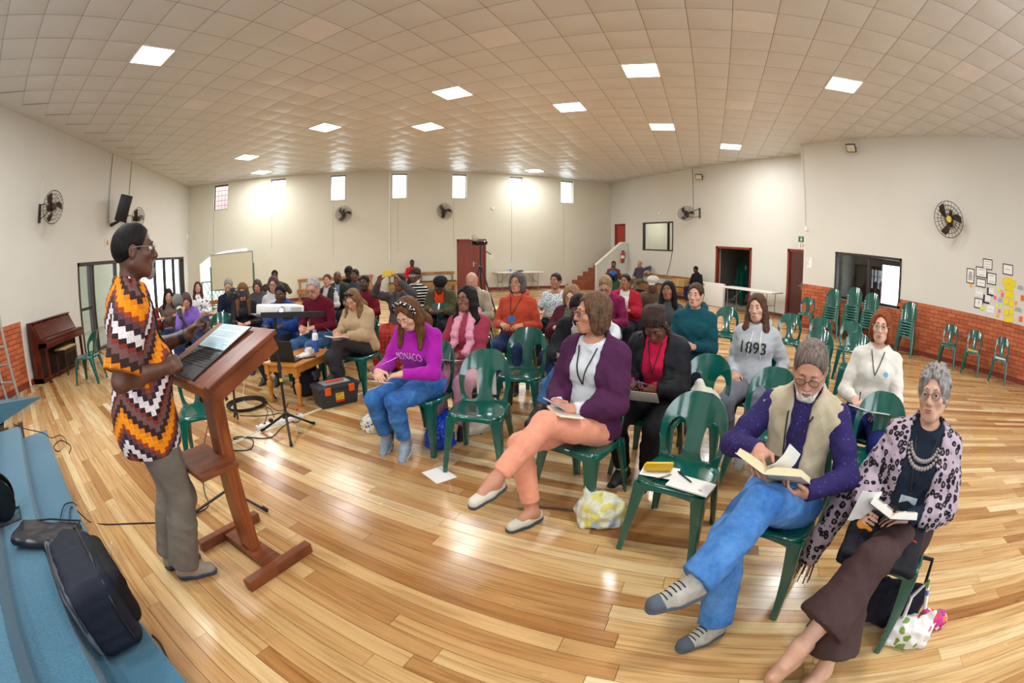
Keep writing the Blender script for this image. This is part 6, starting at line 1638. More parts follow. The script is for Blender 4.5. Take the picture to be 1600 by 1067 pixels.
LP.rotation_euler = (LE.matrix_basis.to_3x3().to_4x4() @ MT.to_3x3().to_4x4()).to_euler()
b = MB(); b.rbox((-.155, 0, 0), (.155, .215, .011), .003); base = b.build('keyboard_base', mat('laptop_black', '#1d1e21', .35), LP)
b = MB(); b.box((-.05, .012, .0112), (.05, .075, .0118)); b.build('touchpad', mat('touchpad_grey', '#2b2c30', .3), base)
kb = MB()
for r in range(6):
    for c in range(14):
        if r == 0 and 3 <= c <= 9: continue
        kb.box((-.142 + c * .0205, .092 + r * .0185, .011), (-.1245 + c * .0205, .107 + r * .0185, .0132))
kb.box((-.08, .092, .011), (.06, .107, .0132)); kk = kb.build('keys', mat('key_black', '#0f1012', .4), base); tag(kk, kind='stuff')
MS = Matrix.Translation((0, .217, .008)) @ Matrix.Rotation(math.radians(2), 4, 'X')
b = MB(); b.rbox((-.155, 0, -.004), (.155, .205, .003), .002, MS); scr = b.build('screen_lid', mat('laptop_black', '#1d1e21', .35), LP)
b = MB(); b.box((-.147, .012, .003), (.147, .198, .0036), MS); b.build('screen', mat('screen_glow', '#a9c4cc', .3, emit=.32), scr)
b = MB(); rg = random.Random(2)
for i in range(15):
    x = -.135
    if i in (3, 8): continue
    while x < .12 - rg.random() * .08:
        w = rg.uniform(.008, .03); b.box((x, .19 - i * .0118 - .004, .0036), (x + w, .19 - i * .0118, .0040), MS); x += w + .005
tag(b.build('screen_text', mat('screen_ink', '#7f959c', .5), scr), kind='stuff')

# ================================================================== MICROPHONE, MUSIC STAND, PROJECTOR, TRIPODS
def tripod(name, c, hubz, rad, top, label, cat, m=M_BLACK, r=.011, feetr=.014, rot=0., spread_from=None, nleg=3):
    t = empty(name, (c[0], c[1], 0), rot, label, cat)
    b = MB(); b.cyl((0, 0, max(.04, hubz - .25)), (0, 0, top), r); b.build('pole', m, t, smooth=True)
    b = MB(); b.lathe([(r * 1.3, -.03), (r * 2.4, -.02), (r * 2.4, .02), (r * 1.3, .03)], (0, 0, hubz), 12); b.build('hub', m, t, smooth=True)
    for k in range(nleg):
        a = 2 * PI * k / nleg; d = Vector((math.cos(a), math.sin(a), 0))
        b = MB(); b.cyl(d * r * 1.5 + Vector((0, 0, hubz)), d * rad + Vector((0, 0, .014)), r * .9); lg = b.build('leg', m, t, smooth=True)
        b = MB(); b.cyl(d * (rad - .03) + Vector((0, 0, .03)), d * (rad + .012) + Vector((0, 0, .0145)), feetr); b.build('rubber_foot', mat('rubber', '#0c0c0d', .8), lg, smooth=True)
    return t
ms = tripod('microphone_stand', (-.985, 2.70), .10, .32, 1.06, 'black boom microphone stand behind the lectern', 'microphone stand', rot=math.radians(-28))
b = MB(); b.cyl((.0, 0, 1.02), (.0, 0, 1.10), .016); b.build('boom_clutch', M_BLACKG, ms)
ms.rotation_euler = (0, 0, math.radians(-28))
Mi = ms.matrix_basis.inverted()
bm0, bm1, mic0 = Mi @ Vector((-.90, 2.52, 1.09)), Mi @ Vector((-1.06, 2.60, 1.27)), Mi @ Vector((-1.10, 2.66, 1.36))
b = MB(); b.cyl(bm0, bm1, .008); b.cyl(Vector((0, 0, 1.07)), bm0.lerp(bm1, .3), .008); b.build('boom', M_BLACK, ms)
MC = empty('microphone', ms.matrix_basis @ bm1, 0, 'black microphone with grey foam windshield and coloured rings', 'microphone')
dv = (mic0 - bm1); dv = ms.matrix_basis.to_3x3() @ dv; q_ = dv.to_track_quat('Z', 'Y'); MC.rotation_euler = q_.to_euler()
b = MB(); b.lathe([(.012, 0), (.017, .03), (.019, .10)], n=14); b.build('handle', M_BLACK, MC, smooth=True)
for z, c in ((.055, '#1f7a3a'), (.062, '#e8e2cf'), (.07, '#d0c8b0')):
    b = MB(); b.lathe([(.0185, z), (.0185, z + .006)], n=14); b.build('ring', mat('ring_' + c.strip('#'), c, .5), MC)
b = MB(); b.lathe([(.02, .092), (.034, .105), (.040, .125), (.036, .15), (.02, .168), (.003, .172)], n=18); b.build('foam_windshield', mat('grey_foam', '#77736d', .95, bump=.6, bscale=250), MC, smooth=True)
st = tripod('music_stand', (-.665, 3.90), .19, .30, 1.06, 'black folding music stand carrying the projector', 'stand', rot=math.radians(-80), r=.013)
b = MB(); b.box((-.02, -.02, .60), (.02, .02, .66)); b.build('clamp', M_BLACK, st)
b = MB(); b.lathe([(.0145, 0), (.0145, .03)], (0, 0, .50), 12); b.build('yellow_sticker', mat('sticker', '#d8c83a', .5), st)
MP = Matrix.Rotation(math.radians(80), 4, 'Z') @ Matrix.Rotation(math.radians(28), 4, 'Z') @ Matrix.Rotation(math.radians(6), 4, 'Y')
b = MB(); b.rbox((-.30, -.17, 1.075), (.30, .17, 1.085), .003, MP); b.box((-.30, -.185, 1.075), (.30, -.17, 1.12), MP); b.box((-.05, -.05, 1.045), (.05, .05, 1.076), MP); b.build('desk', M_BLACK, st)
Pq = st.matrix_basis @ MP
PJ = empty('projector', Pq @ Vector((-.075, -.03, 1.086)), 0, 'small white data projector lying on the music stand', 'projector')
PJ.rotation_euler = Pq.to_euler()
b = MB(); b.rbox((-.19, -.12, 0), (.19, .12, .085), .012); body = b.build('housing', M_WHITE, PJ, smooth=True)
b = MB(); b.lathe([(.034, 0), (.036, .012), (.03, .014), (.028, .006)], n=20, M=Matrix.Translation((-.03, -.12, .045)) @ Matrix.Rotation(PI / 2, 4, 'X')); b.build('lens_ring', mat('silver_ring', '#cfd2d4', .25, metal=.6), body, smooth=True)
b = MB(); b.lathe([(.027, 0), (.02, .006), (.002, .009)], n=20, M=Matrix.Translation((-.03, -.12, .045)) @ Matrix.Rotation(PI / 2, 4, 'X')); b.build('lens', mat('projector_lens', '#dfe9f2', .05, emit=1.5), body, smooth=True)
for i in range(9):
    b = MB(); b.box((.06, -.1215, .018 + i * .006), (.17, -.1195, .021 + i * .006)); b.build('vent_slot', mat('vent_grey', '#9b9b98', .6), body)
# stills camera on its tripod
cz = 1.16
ct = tripod('camera_tripod', (-1.30, 4.85), .92, .38, cz, 'black tripod carrying the stills camera', 'tripod', rot=.4, r=.013)
CM = empty('camera_on_tripod', (-1.30, 4.85, cz), math.radians(195), 'black stills camera with fold-out screen on a tripod', 'camera')
b = MB(); b.rbox((-.07, -.03, .02), (.07, .035, .115), .012); b.rbox((-.03, -.025, .105), (.03, .03, .145), .01); b.cyl((0, 0, 0), (0, 0, .025), .03, n=14); bd = b.build('camera_body', M_BLACK, CM, smooth=True)
b = MB(); b.lathe([(.034, .0), (.036, .05), (.033, .055), (.033, .09), (.028, .092), (.024, .08)], n=20, M=Matrix.Translation((0, .035, .065)) @ Matrix.Rotation(-PI / 2, 4, 'X')); b.build('lens_barrel', M_BLACKG, bd, smooth=True)
b = MB(); b.rbox((-.165, -.03, .03), (-.075, -.022, .10), .003); b.build('flip_screen', M_BLACK, CM)
# video camera on a tall tripod at the back
vz = 1.63
vt = tripod('video_tripod', (2.05, 6.68), 1.30, .50, vz, 'tall black video tripod standing among the rear rows', 'tripod', rot=1.2, r=.014)
b = MB(); b.cyl((0, 0, 1.60), (.22, -.15, 1.50), .008); b.build('pan_handle', M_BLACK, vt)
VC = empty('video_camera', (2.05, 6.68, vz), math.radians(200), 'small black video camera on the tall tripod by the back door', 'camera')
b = MB(); b.rbox((-.035, -.09, .01), (.035, .10, .085), .012); vb = b.build('camera_body', M_BLACK, VC, smooth=True)
b = MB(); b.cyl((0, .1, .05), (0, .14, .05), .03, n=16); b.build('lens_barrel', M_BLACKG, vb)
b = MB(); b.rbox((.04, -.05, .02), (.13, -.044, .08), .003); b.build('flip_screen', M_BLACKG, VC)

# ================================================================== SMALL PINE TABLE AND ITS THINGS
M_PINE = wood('honey_pine', '#b06a22', '#d08c3c', .3, (1, 7, 1))
c0, c1, c2 = Vector((-.645, 4.66)), Vector((-.235, 5.33)), Vector((-.985, 4.87))
ax = (c1 - c0).normalized(); TBa = math.atan2(ax.y, ax.x)
TB = empty('pine_coffee_table', ((c1.x + c2.x) / 2, (c1.y + c2.y) / 2, 0), TBa, 'small honey pine table with turned legs beside the toolbox', 'table')
HX, HY = .40, .255
b = MB(); b.rbox((-HX, -HY, .435), (HX, HY, .462), .006); b.build('table_top', M_PINE, TB)
for (x0, x1, y0, y1) in ((-HX + .04, HX - .04, -HY + .03, -HY + .05), (-HX + .04, HX - .04, HY - .05, HY - .03), (-HX + .03, -HX + .05, -HY + .04, HY - .04), (HX - .05, HX - .03, -HY + .04, HY - .04)):
    b = MB(); b.box((x0, y0, .36), (x1, y1, .435)); b.build('apron', M_PINE, TB)
for sx in (-1, 1):
    for sy in (-1, 1):
        b = MB(); x, y = sx * (HX - .045), sy * (HY - .045)
        b.box((x - .03, y - .03, .33), (x + .03, y + .03, .435)); b.lathe([(.018, 0), (.03, .02), (.032, .05), (.02, .075), (.026, .12), (.036, .2), (.038, .24), (.022, .27), (.030, .285), (.022, .3), (.028, .33)], (x, y, 0), 14); b.build('leg', M_PINE, TB, smooth=True)
def on_table(x, y): return TB.matrix_basis @ Vector((x, y, .462))
def bottle_(name, loc, label, body, cap, r=.034, h=.22, split=None, clear=False):
    t = empty(name, loc, 0, label, 'bottle')
    if split:
        b = MB(); b.lathe([(r * .9, 0), (r, .01), (r, h * split)], n=18); b.build('lower_body', body, t, smooth=True)
        b = MB(); b.lathe([(r, h * split), (r, h * .78), (r * .75, h * .86), (r * .5, h * .88)], n=18); b.build('upper_body', M_WHITE, t, smooth=True)
        b = MB(); b.lathe([(r * .5, h * .87), (r * .62, h * .88), (r * .62, h * .96), (r * .5, h)], n=18); b.build('cap', cap, t, smooth=True)
    else:
        b = MB(); b.lathe([(r * .85, 0), (r, .01), (r * .93, .04), (r, .08), (r * .93, .12), (r, h * .6), (r * .85, h * .72), (r * .4, h * .87), (r * .38, h * .93)], n=18); b.build('bottle_body', body, t, smooth=True)
        b = MB(); b.lathe([(r * .42, h * .93), (r * .45, h * .94), (r * .45, h), (r * .1, h)], n=14); b.build('cap', cap, t, smooth=True)
    return t
M_PET = m_glass(); M_REDC = mat('red_cap', '#c01f22', .35)
bottle_('drinking_bottle', on_table(.22, -.09), 'blue and white drinking bottle on the pine table', mat('bottle_blue', '#2c62c0', .3), mat('cap_violet', '#8a90d0', .35), .036, .26, .55)
bottle_('water_bottle', fp(470, 676), 'clear water bottle with red cap beside the music stand', M_PET, M_REDC, .036, .24)
bottle_('water_bottle', fp(816, 796), 'clear water bottle with red cap beside the coral trousers', M_PET, M_REDC, .033, .22)
for i, (x, y) in enumerate(((.06, -.10), (.0, -.13))):
    t = empty('mug', on_table(x, y), 0, ('white mug on the pine table, nearer the blue bottle', 'white mug on the pine table, nearer the papers')[i], 'mug', 'white mugs on the pine table')
    b = MB(); b.lathe([(.033, 0), (.036, .005), (.038, .085), (.034, .085), (.032, .01), (.002, .008)], n=18); b.build('cup', M_WHITE, t, smooth=True)
    b = MB(); b.tube([(.036, 0, .07), (.058, 0, .062), (.06, 0, .035), (.036, 0, .02)], .005); b.build('handle', M_WHITE, t, smooth=True)
t = empty('crumpled_paper', on_table(-.07, -.11), .4, 'crumpled white paper and tissues on the pine table', 'paper')
obj_sdf('sheet', [bxp(V3(0, 0, .02), V3(.08, .05, .018), rotm(20), rd=.012, k=.02), bxp(V3(.04, .03, .03), V3(.05, .04, .012), rotm(-30, 10), rd=.01, k=.02)], .007, mat('paper_white', '#e6e4df', .8), t, noise=(.012, 60, 4))
t = empty('power_bank', on_table(-.05, -.19), .2, 'black phone charger lying at the table edge', 'charger'); b = MB(); b.rbox((-.07, -.03, 0), (.07, .03, .014), .004); b.build('charger_body', M_BLACKG, t)
t = empty('black_laptop', on_table(-.20, .02), math.radians(155), 'black laptop standing open on the pine table, lid towards us', 'laptop')
b = MB(); b.rbox((-.17, -.11, 0), (.17, .12, .018), .004); b.build('keyboard_base', M_BLACK, t)
b = MB(); b.rbox((-.17, -.005, 0), (.17, .005, .23), .003, Matrix.Translation((0, .12, .016)) @ Matrix.Rotation(math.radians(-12), 4, 'X')); b.build('screen_lid', M_BLACK, t)
# toolbox
q0, q1 = fp(510, 640), fp(556, 629); ta = math.atan2((q1 - q0).y, (q1 - q0).x)
t = empty('toolbox', ((q0 + q1) / 2 + Vector((-math.sin(ta), math.cos(ta), 0)) * .13), ta, 'dark grey toolbox with orange clips and a red yellow sticker', 'toolbox')
M_TB = mat('toolbox_grey', '#2d3138', .45); M_OR = mat('clip_orange', '#e8581c', .4)
b = MB(); b.add([(-.21, -.11, 0), (.21, -.11, 0), (.21, .11, 0), (-.21, .11, 0), (-.235, -.13, .19), (.235, -.13, .19), (.235, .13, .19), (-.235, .13, .19)], [(0, 3, 2, 1), (4, 5, 6, 7), (0, 1, 5, 4), (1, 2, 6, 5), (2, 3, 7, 6), (3, 0, 4, 7)]); b.build('case', M_TB, t, bevel=.008)
b = MB(); b.rbox((-.245, -.14, .19), (.245, .14, .235), .012); b.build('lid', M_TB, t, smooth=True)
b = MB(); b.rbox((-.16, -.09, .235), (.16, .09, .245), .006); b.build('lid_tray', mat('smoky_lid', '#8a9096', .2), t)
b = MB(); b.rbox((-.10, -.018, .245), (.10, .018, .262), .006); b.build('handle', M_OR, t)
for x in (-.14, .14):
    b = MB(); b.rbox((x - .035, -.15, .145), (x + .035, -.128, .225), .006); b.build('clip', M_OR, t)
b = MB(); b.box((-.05, -.1265, .055), (.05, -.119, .15), Matrix.Rotation(0, 4, 'X')); b.build('sticker', mat('sticker_yellow', '#d8b428', .4, var=.5, vscale=60), t)
b = MB(); b.box((-.05, -.1275, .05), (.05, -.120, .072)); b.build('sticker_band', mat('sticker_red', '#d02a1c', .4), t)
# black rucksack behind the table
t = empty('rucksack', (fp(484, 622) + Vector((-.05, .20, 0))), TBa + .1, 'black rucksack standing between the table and the toolbox', 'bag')
obj_sdf('bag_body', [bxp(V3(0, 0, .19), V3(.16, .11, .19), None, rd=.06, k=.03), bxp(V3(0, -.10, .13), V3(.12, .04, .11), None, rd=.03, k=.03)], .012, K('black_nylon', '#16171b', .7), t, noise=(.008, 30, 3))
tube_mesh('grab_loop', [(-.04, 0, .375), (-.03, 0, .41), (.03, 0, .41), (.04, 0, .375)], .008, M_BLACK, t)
obj_sdf('mesh_pocket', [bxp(V3(.05, -.13, .22), V3(.09, .02, .06), None, rd=.018, k=.01)], .01, K('grey_mesh', '#54585c', .8), t)
# power strip, plugs and cables
q0, q1 = fp(404, 668, .02), fp(470, 650, .02); a_ = math.atan2((q1 - q0).y, (q1 - q0).x)
t = empty('power_strip', ((q0.x + q1.x) / 2, (q0.y + q1.y) / 2, 0), a_, 'white multi-way power strip on the floor', 'power strip')
b = MB(); b.rbox((-.26, -.03, 0), (.26, .03, .042), .008); b.build('strip_body', M_WHITE, t, smooth=True)
for i in range(6):
    b = MB(); b.lathe([(.019, .042), (.019, .0425), (.016, .040)], (-.17 + i * .075, 0, 0), 12); b.build('socket', mat('socket_grey', '#bdbcb8', .5), t)
for i in (1, 3):
    b = MB(); b.rbox((-.19 + i * .075, -.022, .043), (-.15 + i * .075, .022, .075), .008); b.build('plug', M_BLACK, t, smooth=True)
b = MB(); b.box((-.245, -.008, .042), (-.228, .008, .047)); b.build('switch', mat('switch_red', '#b01c1c', .4), t)
def cable(pix, r, m, label, z=None, closed=False):
    pts = [fp(x, y, (zz or r)) for x, y, zz in [(p + (None,))[:3] for p in pix]]
    out = []
    for i in range(len(pts) - 1):
        p0, p1, p2, p3 = pts[max(i - 1, 0)], pts[i], pts[i + 1], pts[min(i + 2, len(pts) - 1)]
        for k in range(6):
            s = k / 6; out.append(.5 * ((2 * p1) + (p2 - p0) * s + (2 * p0 - 5 * p1 + 4 * p2 - p3) * s * s + (3 * p1 - p0 - 3 * p2 + p3) * s ** 3))
    out.append(pts[-1])
    b = MB(); b.tube(out, r, 6); o = b.build('cable', m, None, smooth=True, ang=60)
    return tag(o, label, 'cable', 'cables on the floor')
M_CW = mat('cable_white', '#d8d6d0', .5); M_CB = mat('cable_black', '#131315', .5)
cable([(365, 690), (385, 682), (405, 672)], .006, M_CW, 'white mains cable running into the power strip')
cable([(365, 704), (390, 702), (396, 690), (388, 684), (365, 686), (375, 682), (420, 684), (440, 668), (452, 660)], .005, M_CB, 'black cable looped on the boards behind the lectern post')
cable([(375, 649), (400, 650), (425, 648), (440, 646), (460, 660), (470, 655)], .005, M_CB, 'black cable stretched from the coil to the power strip')
cable([(383, 592), (380, 620), (384, 630), (398, 634)], .005, M_CW, 'white cable beside the black coil')
cable([(412, 664), (418, 645), (415, 637), (424, 640), (428, 652)], .004, M_CB, 'short black lead curling over the power strip')
cable([(408, 620), (430, 640), (444, 640), (450, 630)], .004, M_CB, 'thin black lead under the pine table')
cable([(120, 790, .17), (113, 785, .17), (100, 790, .17), (95, 815, .17), (108, 820, .158), (112, 792, .157), (140, 815), (165, 819), (200, 818), (233, 817), (300, 815)], .005, M_CB, 'black cable running from the stage step past the speaker shoes')
cable([(20, 662, .318), (40, 670, .318), (66, 676, .32), (80, 684, .16), (95, 680, .16), (104, 692), (92, 705), (84, 698), (95, 688), (110, 696), (108, 708)], .005, M_CB, 'black cable looping over the far end of the steps')
cable([(238, 992), (250, 1005), (262, 1030), (270, 1050), (290, 1067)], .006, M_CB, 'black cable leaving the rucksack on the steps')
cable([(340, 585), (330, 640), (318, 700), (318, 760), (325, 790), (300, 803), (280, 802)], .004, M_CB, 'thin microphone cable on the floor below the lectern')
b = MB()
for k in range(5):
    b.tube([fp(385, 634) + Vector((.20 * (1 + .05 * k) * math.cos(a), .20 * (1 + .05 * k) * math.sin(a), .008 + .007 * k)) for a in np.linspace(0, 2 * PI, 28, endpoint=False)], .007, 6, closed=True)
tag(b.build('coiled_cable', M_CB, None, smooth=True, ang=60), 'thick black cable lying coiled left of the power strip', 'cable')
t = empty('cable_stand_rod', fp(372, 655), 0, 'thin black rod stand in front of the coiled cable', 'stand'); b = MB(); b.cyl((0, 0, 0), (0, 0, .72), .010); b.build('rod', M_BLACK, t); b = MB(); b.cyl((0, 0, .42), (0, 0, .47), .018); b.build('clamp', M_BLACK, t)

# ================================================================== BAGS, PAPERS AND BOOKS
def sdf_bag(name, loc, rz, label, prims, m, noise, cell=.009, cat='bag'):
    t = empty(name, loc, rz, label, cat); obj_sdf('bag_body', prims, cell, m, t, noise=noise); return t
M_BLUEB = mat('blue_carrier', '#0b3fc4', .22, bump=.6, bscale=26)
t = sdf_bag('carrier_bag', fp(691, 700) + Vector((.0, .05, 0)), .4, 'shiny blue plastic carrier bag beside the front row chair', [el(V3(0, 0, .12), V3(.13, .10, .14), None, k=.05), bxp(V3(0, 0, .03), V3(.11, .08, .03), None, rd=.02, k=.04), rc(V3(-.06, 0, .2), V3(-.09, 0, .31), .05, .02, .04), rc(V3(.06, 0, .2), V3(.08, 0, .29), .05, .02, .04)], M_BLUEB, (.022, 40, 3), .008)
C_BAG1 = pat_mat('bag_white_floral', p_spots('#dedcd2', ['#c83a2a', '#d8b428', '#3f6a9a', '#dedcd2', '#58873f', '#dedcd2'], 30, .34), .5, .5)
C_BAG2 = pat_mat('bag_yellow_floral', p_spots('#dcdcc2', ['#c9c03a', '#dcdcc2', '#d8d070', '#b3c0d4', '#e0dca0'], 16, .44), .5, .5)
C_BAG3 = pat_mat('bag_flower_tote', p_spots('#e4e0dc', ['#d8402a', '#4a78b8', '#e4e0dc', '#7a9a4a', '#e4e0dc', '#c0508a'], 18, .38), .6, .4)
C_BAG4 = pat_mat('bag_multicolour', p_spots('#c0367a', ['#1f8a6a', '#e8c020', '#d83a3a', '#f0ece0', '#2a4a9a', '#e87a20'], 26, .46), .6, .4)
sdf_bag('plastic_bag', fp(585, 676) + Vector((.05, .09, 0)), .2, 'white floral plastic bag on the floor under the magenta sweatshirt woman', [el(V3(0, 0, .07), V3(.17, .11, .09), None, k=.04), bxp(V3(0, 0, .02), V3(.15, .09, .02), None, rd=.015, k=.03), rc(V3(.05, 0, .12), V3(.10, .02, .22), .04, .01, .03)], C_BAG1, (.018, 45, 7))
sdf_bag('plastic_bag', fp(938, 822) + Vector((.02, .05, 0)), -.5, 'yellow and white floral plastic bag between two front row chairs', [el(V3(0, 0, .09), V3(.15, .11, .11), None, k=.04), bxp(V3(0, 0, .025), V3(.13, .09, .025), None, rd=.02, k=.03), rc(V3(-.06, 0, .15), V3(-.10, 0, .25), .05, .012, .04)], C_BAG2, (.018, 42, 9))
p_ = fp(1113, 556, .80); a_ = math.radians(212)
sdf_bag('cloth_bag', Vector((p_.x + math.cos(a_) * .22, p_.y + math.sin(a_) * .22, .432)), .3, 'white cloth bag lying on an empty green chair', [el(V3(0, 0, .07), V3(.17, .13, .09), None, k=.04), rc(V3(-.05, 0, .09), V3(-.02, .03, .20), .07, .04, .05)], K('bag_cream', '#d6d3c4', .8), (.02, 38, 5))
t = sdf_bag('tote_bag', Vector((1.06, 3.52, 0)), math.radians(20), 'cream canvas tote bag on the floor beside the pink trousers', [bxp(V3(0, 0, .14), V3(.17, .055, .14), None, rd=.03, k=.03), el(V3(0, 0, .06), V3(.15, .08, .07), None, k=.04)], K('canvas', '#d2cdbb', .9), (.014, 30, 6), .01)
b = MB(); b.box((-.13, -.068, .17), (-.05, -.060, .23)); b.build('blue_patch', mat('patch_blue', '#2f4c8c', .7), t)
b = MB(); b.tube([(-.09, 0, .26), (-.08, 0, .36), (.08, 0, .36), (.09, 0, .26)], .01); b.build('strap', K('canvas_brown', '#6a5544', .9), t)
t = sdf_bag('tote_bag', Vector((1.93, .02, 0)), math.radians(-60), 'floral white tote bag at the feet of the leopard shawl woman', [el(V3(0, 0, .07), V3(.15, .08, .09), None, k=.04), bxp(V3(0, 0, .02), V3(.13, .06, .02), None, rd=.015, k=.03), rc(V3(.05, 0, .1), V3(.09, 0, .2), .05, .015, .03)], C_BAG3, (.016, 40, 8))
tube_mesh('strap', [(-.08, 0, .12), (-.10, .02, .26), (-.04, .04, .34), (.02, .02, .20)], .012, C_BAG3, t)
sdf_bag('cloth_pouch', Vector((2.12, -.07, 0)), math.radians(-40), 'small multicoloured cloth pouch beside the floral tote bag', [bxp(V3(0, 0, .05), V3(.11, .05, .05), rotm(0, 0, 15), rd=.03, k=.03)], C_BAG4, (.010, 40, 2))
t = sdf_bag('shoulder_bag', Vector((1.96, .20, 0)), math.radians(-70), 'dark blue shoulder bag behind the chair leg of the leopard shawl woman', [bxp(V3(0, 0, .13), V3(.17, .06, .13), None, rd=.05, k=.03)], K('ink_blue', '#20222f', .8), (.012, 34, 3), .011)
tube_mesh('strap', [(-.13, 0, .24), (-.10, .03, .40), (.10, .03, .40), (.13, 0, .24)], .011, K('ink_blue', '#20222f', .8), t)
sdf_bag('black_bag', Vector((3.05, 1.55, 0)), .2, 'black bag leaning between the empty chairs left of the auburn-haired woman', [bxp(V3(0, 0, .2), V3(.15, .09, .2), None, rd=.06, k=.03)], K('black_nylon', '#16171b', .7), (.012, 30, 4), .013)
t = empty('leather_strap', fp(868, 795), math.radians(-35), 'brown leather strap with buckle lying under the coral trousers woman', 'strap')
b = MB(); b.rbox((-.12, -.012, 0), (.12, .012, .006), .002); b.build('band', mat('leather_brown', '#4a2c1c', .5), t); b = MB(); b.tube([(.12, -.015, .004), (.15, -.015, .004), (.15, .015, .004), (.12, .015, .004)], .003, closed=True); b.build('buckle', M_STEEL, t)

M_PAPER = mat('white_paper', '#ecebe6', .8); M_INK = mat('ink', '#3a3a42', .7)
def sheet(loc, rot, w, h, label, name='paper_sheet', lines=0, curl=.0, m=None):
    t = empty(name, loc, 0, label, 'paper'); t.rotation_euler = rot
    vs, fs = [], []; n = 6
    for i in range(n + 1):
        for j in range(n + 1):
            x, y = w * (i / n - .5), h * (j / n - .5); z = curl * ((i / n - .5) ** 2 + .4 * (j / n - .5) * (i / n))
            vs += [(x, y, z + .0015)]
    k = len(vs); vs += [(x, y, z - .0012) for x, y, z in vs]
    g = lambda i, j, o=0: o + i * (n + 1) + j
    for i in range(n):
        for j in range(n): fs += [(g(i, j), g(i + 1, j), g(i + 1, j + 1), g(i, j + 1)), (g(i, j, k), g(i, j + 1, k), g(i + 1, j + 1, k), g(i + 1, j, k))]
    for i in range(n):
        fs += [(g(i, 0), g(i, 0, k), g(i + 1, 0, k), g(i + 1, 0)), (g(i, n), g(i + 1, n), g(i + 1, n, k), g(i, n, k)), (g(0, i), g(0, i + 1), g(0, i + 1, k), g(0, i, k)), (g(n, i), g(n, i, k), g(n, i + 1, k), g(n, i + 1))]
    b = MB(); b.v = vs; b.f = fs; b.mi = [0] * len(fs); b.build('leaf', m or M_PAPER, t, smooth=True)
    if lines:
        b = MB(); rg = random.Random(int(loc[0] * 100))
        for i in range(lines):
            b = MB(); b.box((-w * .42, h * (.4 - .8 * i / lines) - .002, .002 + abs(curl) * .3), (w * rg.uniform(.0, .42), h * (.4 - .8 * i / lines) + .002, .0025 + abs(curl) * .3)); b.build('text_line', M_INK, t)
    return t
def book(loc, rot, label, w=.13, h=.20, th=.018, page='#e6dfc8', cover='#23252c', name='open_book', cat='book', ang=14, loose=False):
    t = empty(name, loc, 0, label, cat); t.rotation_euler = rot
    b = MB()
    for s in (-1, 1): b.box((0, -h / 2 - .004, 0), (s * (w + .005), h / 2 + .004, .003), Matrix.Rotation(-s * math.radians(ang), 4, 'Y')) if s > 0 else b.box((s * (w + .005), -h / 2 - .004, 0), (0, h / 2 + .004, .003), Matrix.Rotation(-s * math.radians(ang), 4, 'Y'))
    b.build('cover', mat('cover_' + cover.strip('#'), cover, .5), t)
    pm = mat('pages_' + page.strip('#'), page, .8, var=.08, vscale=120, stretch=(1, 1, 14))
    for s in (-1, 1):
        pr = [(0, .003), (.1, .6), (.3, 1.0), (.7, 1.0), (1, .85)]
        vs, fs = [], []
        for (x, zz) in pr:
            for y in (-h / 2, h / 2): vs += [(s * x * w, y, .003), (s * x * w, y, .004 + th * zz)]
        for i in range(len(pr) - 1):
            a, c = i * 4, (i + 1) * 4; fs += [(a + 1, c + 1, c + 3, a + 3), (a, a + 2, c + 2, c), (a, c, c + 1, a + 1), (a + 2, a + 3, c + 3, c + 2)]
        c = (len(pr) - 1) * 4; fs += [(c, c + 2, c + 3, c + 1)]
        R_ = Matrix.Rotation(-s * math.radians(ang), 4, 'Y'); b = MB(); b.add([R_ @ Vector(v) for v in vs], fs); pg = b.build('page_block', pm, t, smooth=True, ang=30)
        b = MB(); rg = random.Random(3)
        for cidx in (0, 1):
            for i in range(16):
                x0 = w * (.12 + .42 * cidx); x1 = x0 + w * rg.uniform(.28, .36); y = h * (.42 - .84 * i / 16)
                lo_ = min(s * x0, s * x1); hi_ = max(s * x0, s * x1); b.box((lo_, y - .0012, .0045 + th), (hi_, y + .0012, .0048 + th), R_)
        tag(b.build('print', mat('print_grey', '#8f8a80', .8), pg), kind='stuff')
    if loose:
        pts = [(0, .004 + th), (-.03, .03 + th), (-.05, .07 + th), (-.058, .115 + th)]
        vs = []; 
        for x, z in pts: vs += [(x, -h / 2, z), (x, h / 2, z)]
        b = MB(); b.add(vs + [(x + .0015, y, z) for x, y, z in vs], [(0, 1, 3, 2), (2, 3, 5, 4), (4, 5, 7, 6), (8, 10, 11, 9), (10, 12, 13, 11), (12, 14, 15, 13)]); b.build('turning_page', M_PAPER, t, smooth=True)
    return t
def pen(loc, rot, label, m, name='pen'):
    t = empty(name, loc, 0, label, 'pen'); t.rotation_euler = rot
    b = MB(); b.lathe([(.001, 0), (.004, .012), (.0045, .02), (.0045, .12), (.003, .128)], n=10); b.build('barrel', m, t, smooth=True)
    b = MB(); b.lathe([(.0048, .09), (.005, .1), (.0048, .13), (.003, .135)], n=10); b.build('cap', M_BLACK, t, smooth=True); return t
def lap(pr, x, y, z, pitch=0., rz=0., roll=0.):
    loc, a = at_person(pr, (x, y, z), rz); return loc, (math.radians(pitch), math.radians(roll), a)
l_, r_ = lap(p4, .03, .30, .715, 30, -8); book(l_, r_, 'thick open book with a turning page in the vest man hands', .155, .22, .028, '#e3d6ad', '#d8d2c0', loose=True)
l_, r_ = lap(p5, .06, .26, .655, 24, -6); book(l_, r_, 'open book on the lap of the leopard shawl woman', .12, .18, .026, '#e9e6dc', '#1f2a4a')
l_, r_ = lap(p5, .20, .28, .68, 70, 30); sheet(l_, r_, .10, .17, 'folded white sheet held upright by the leopard shawl woman', 'folded_sheet', 0, .02)
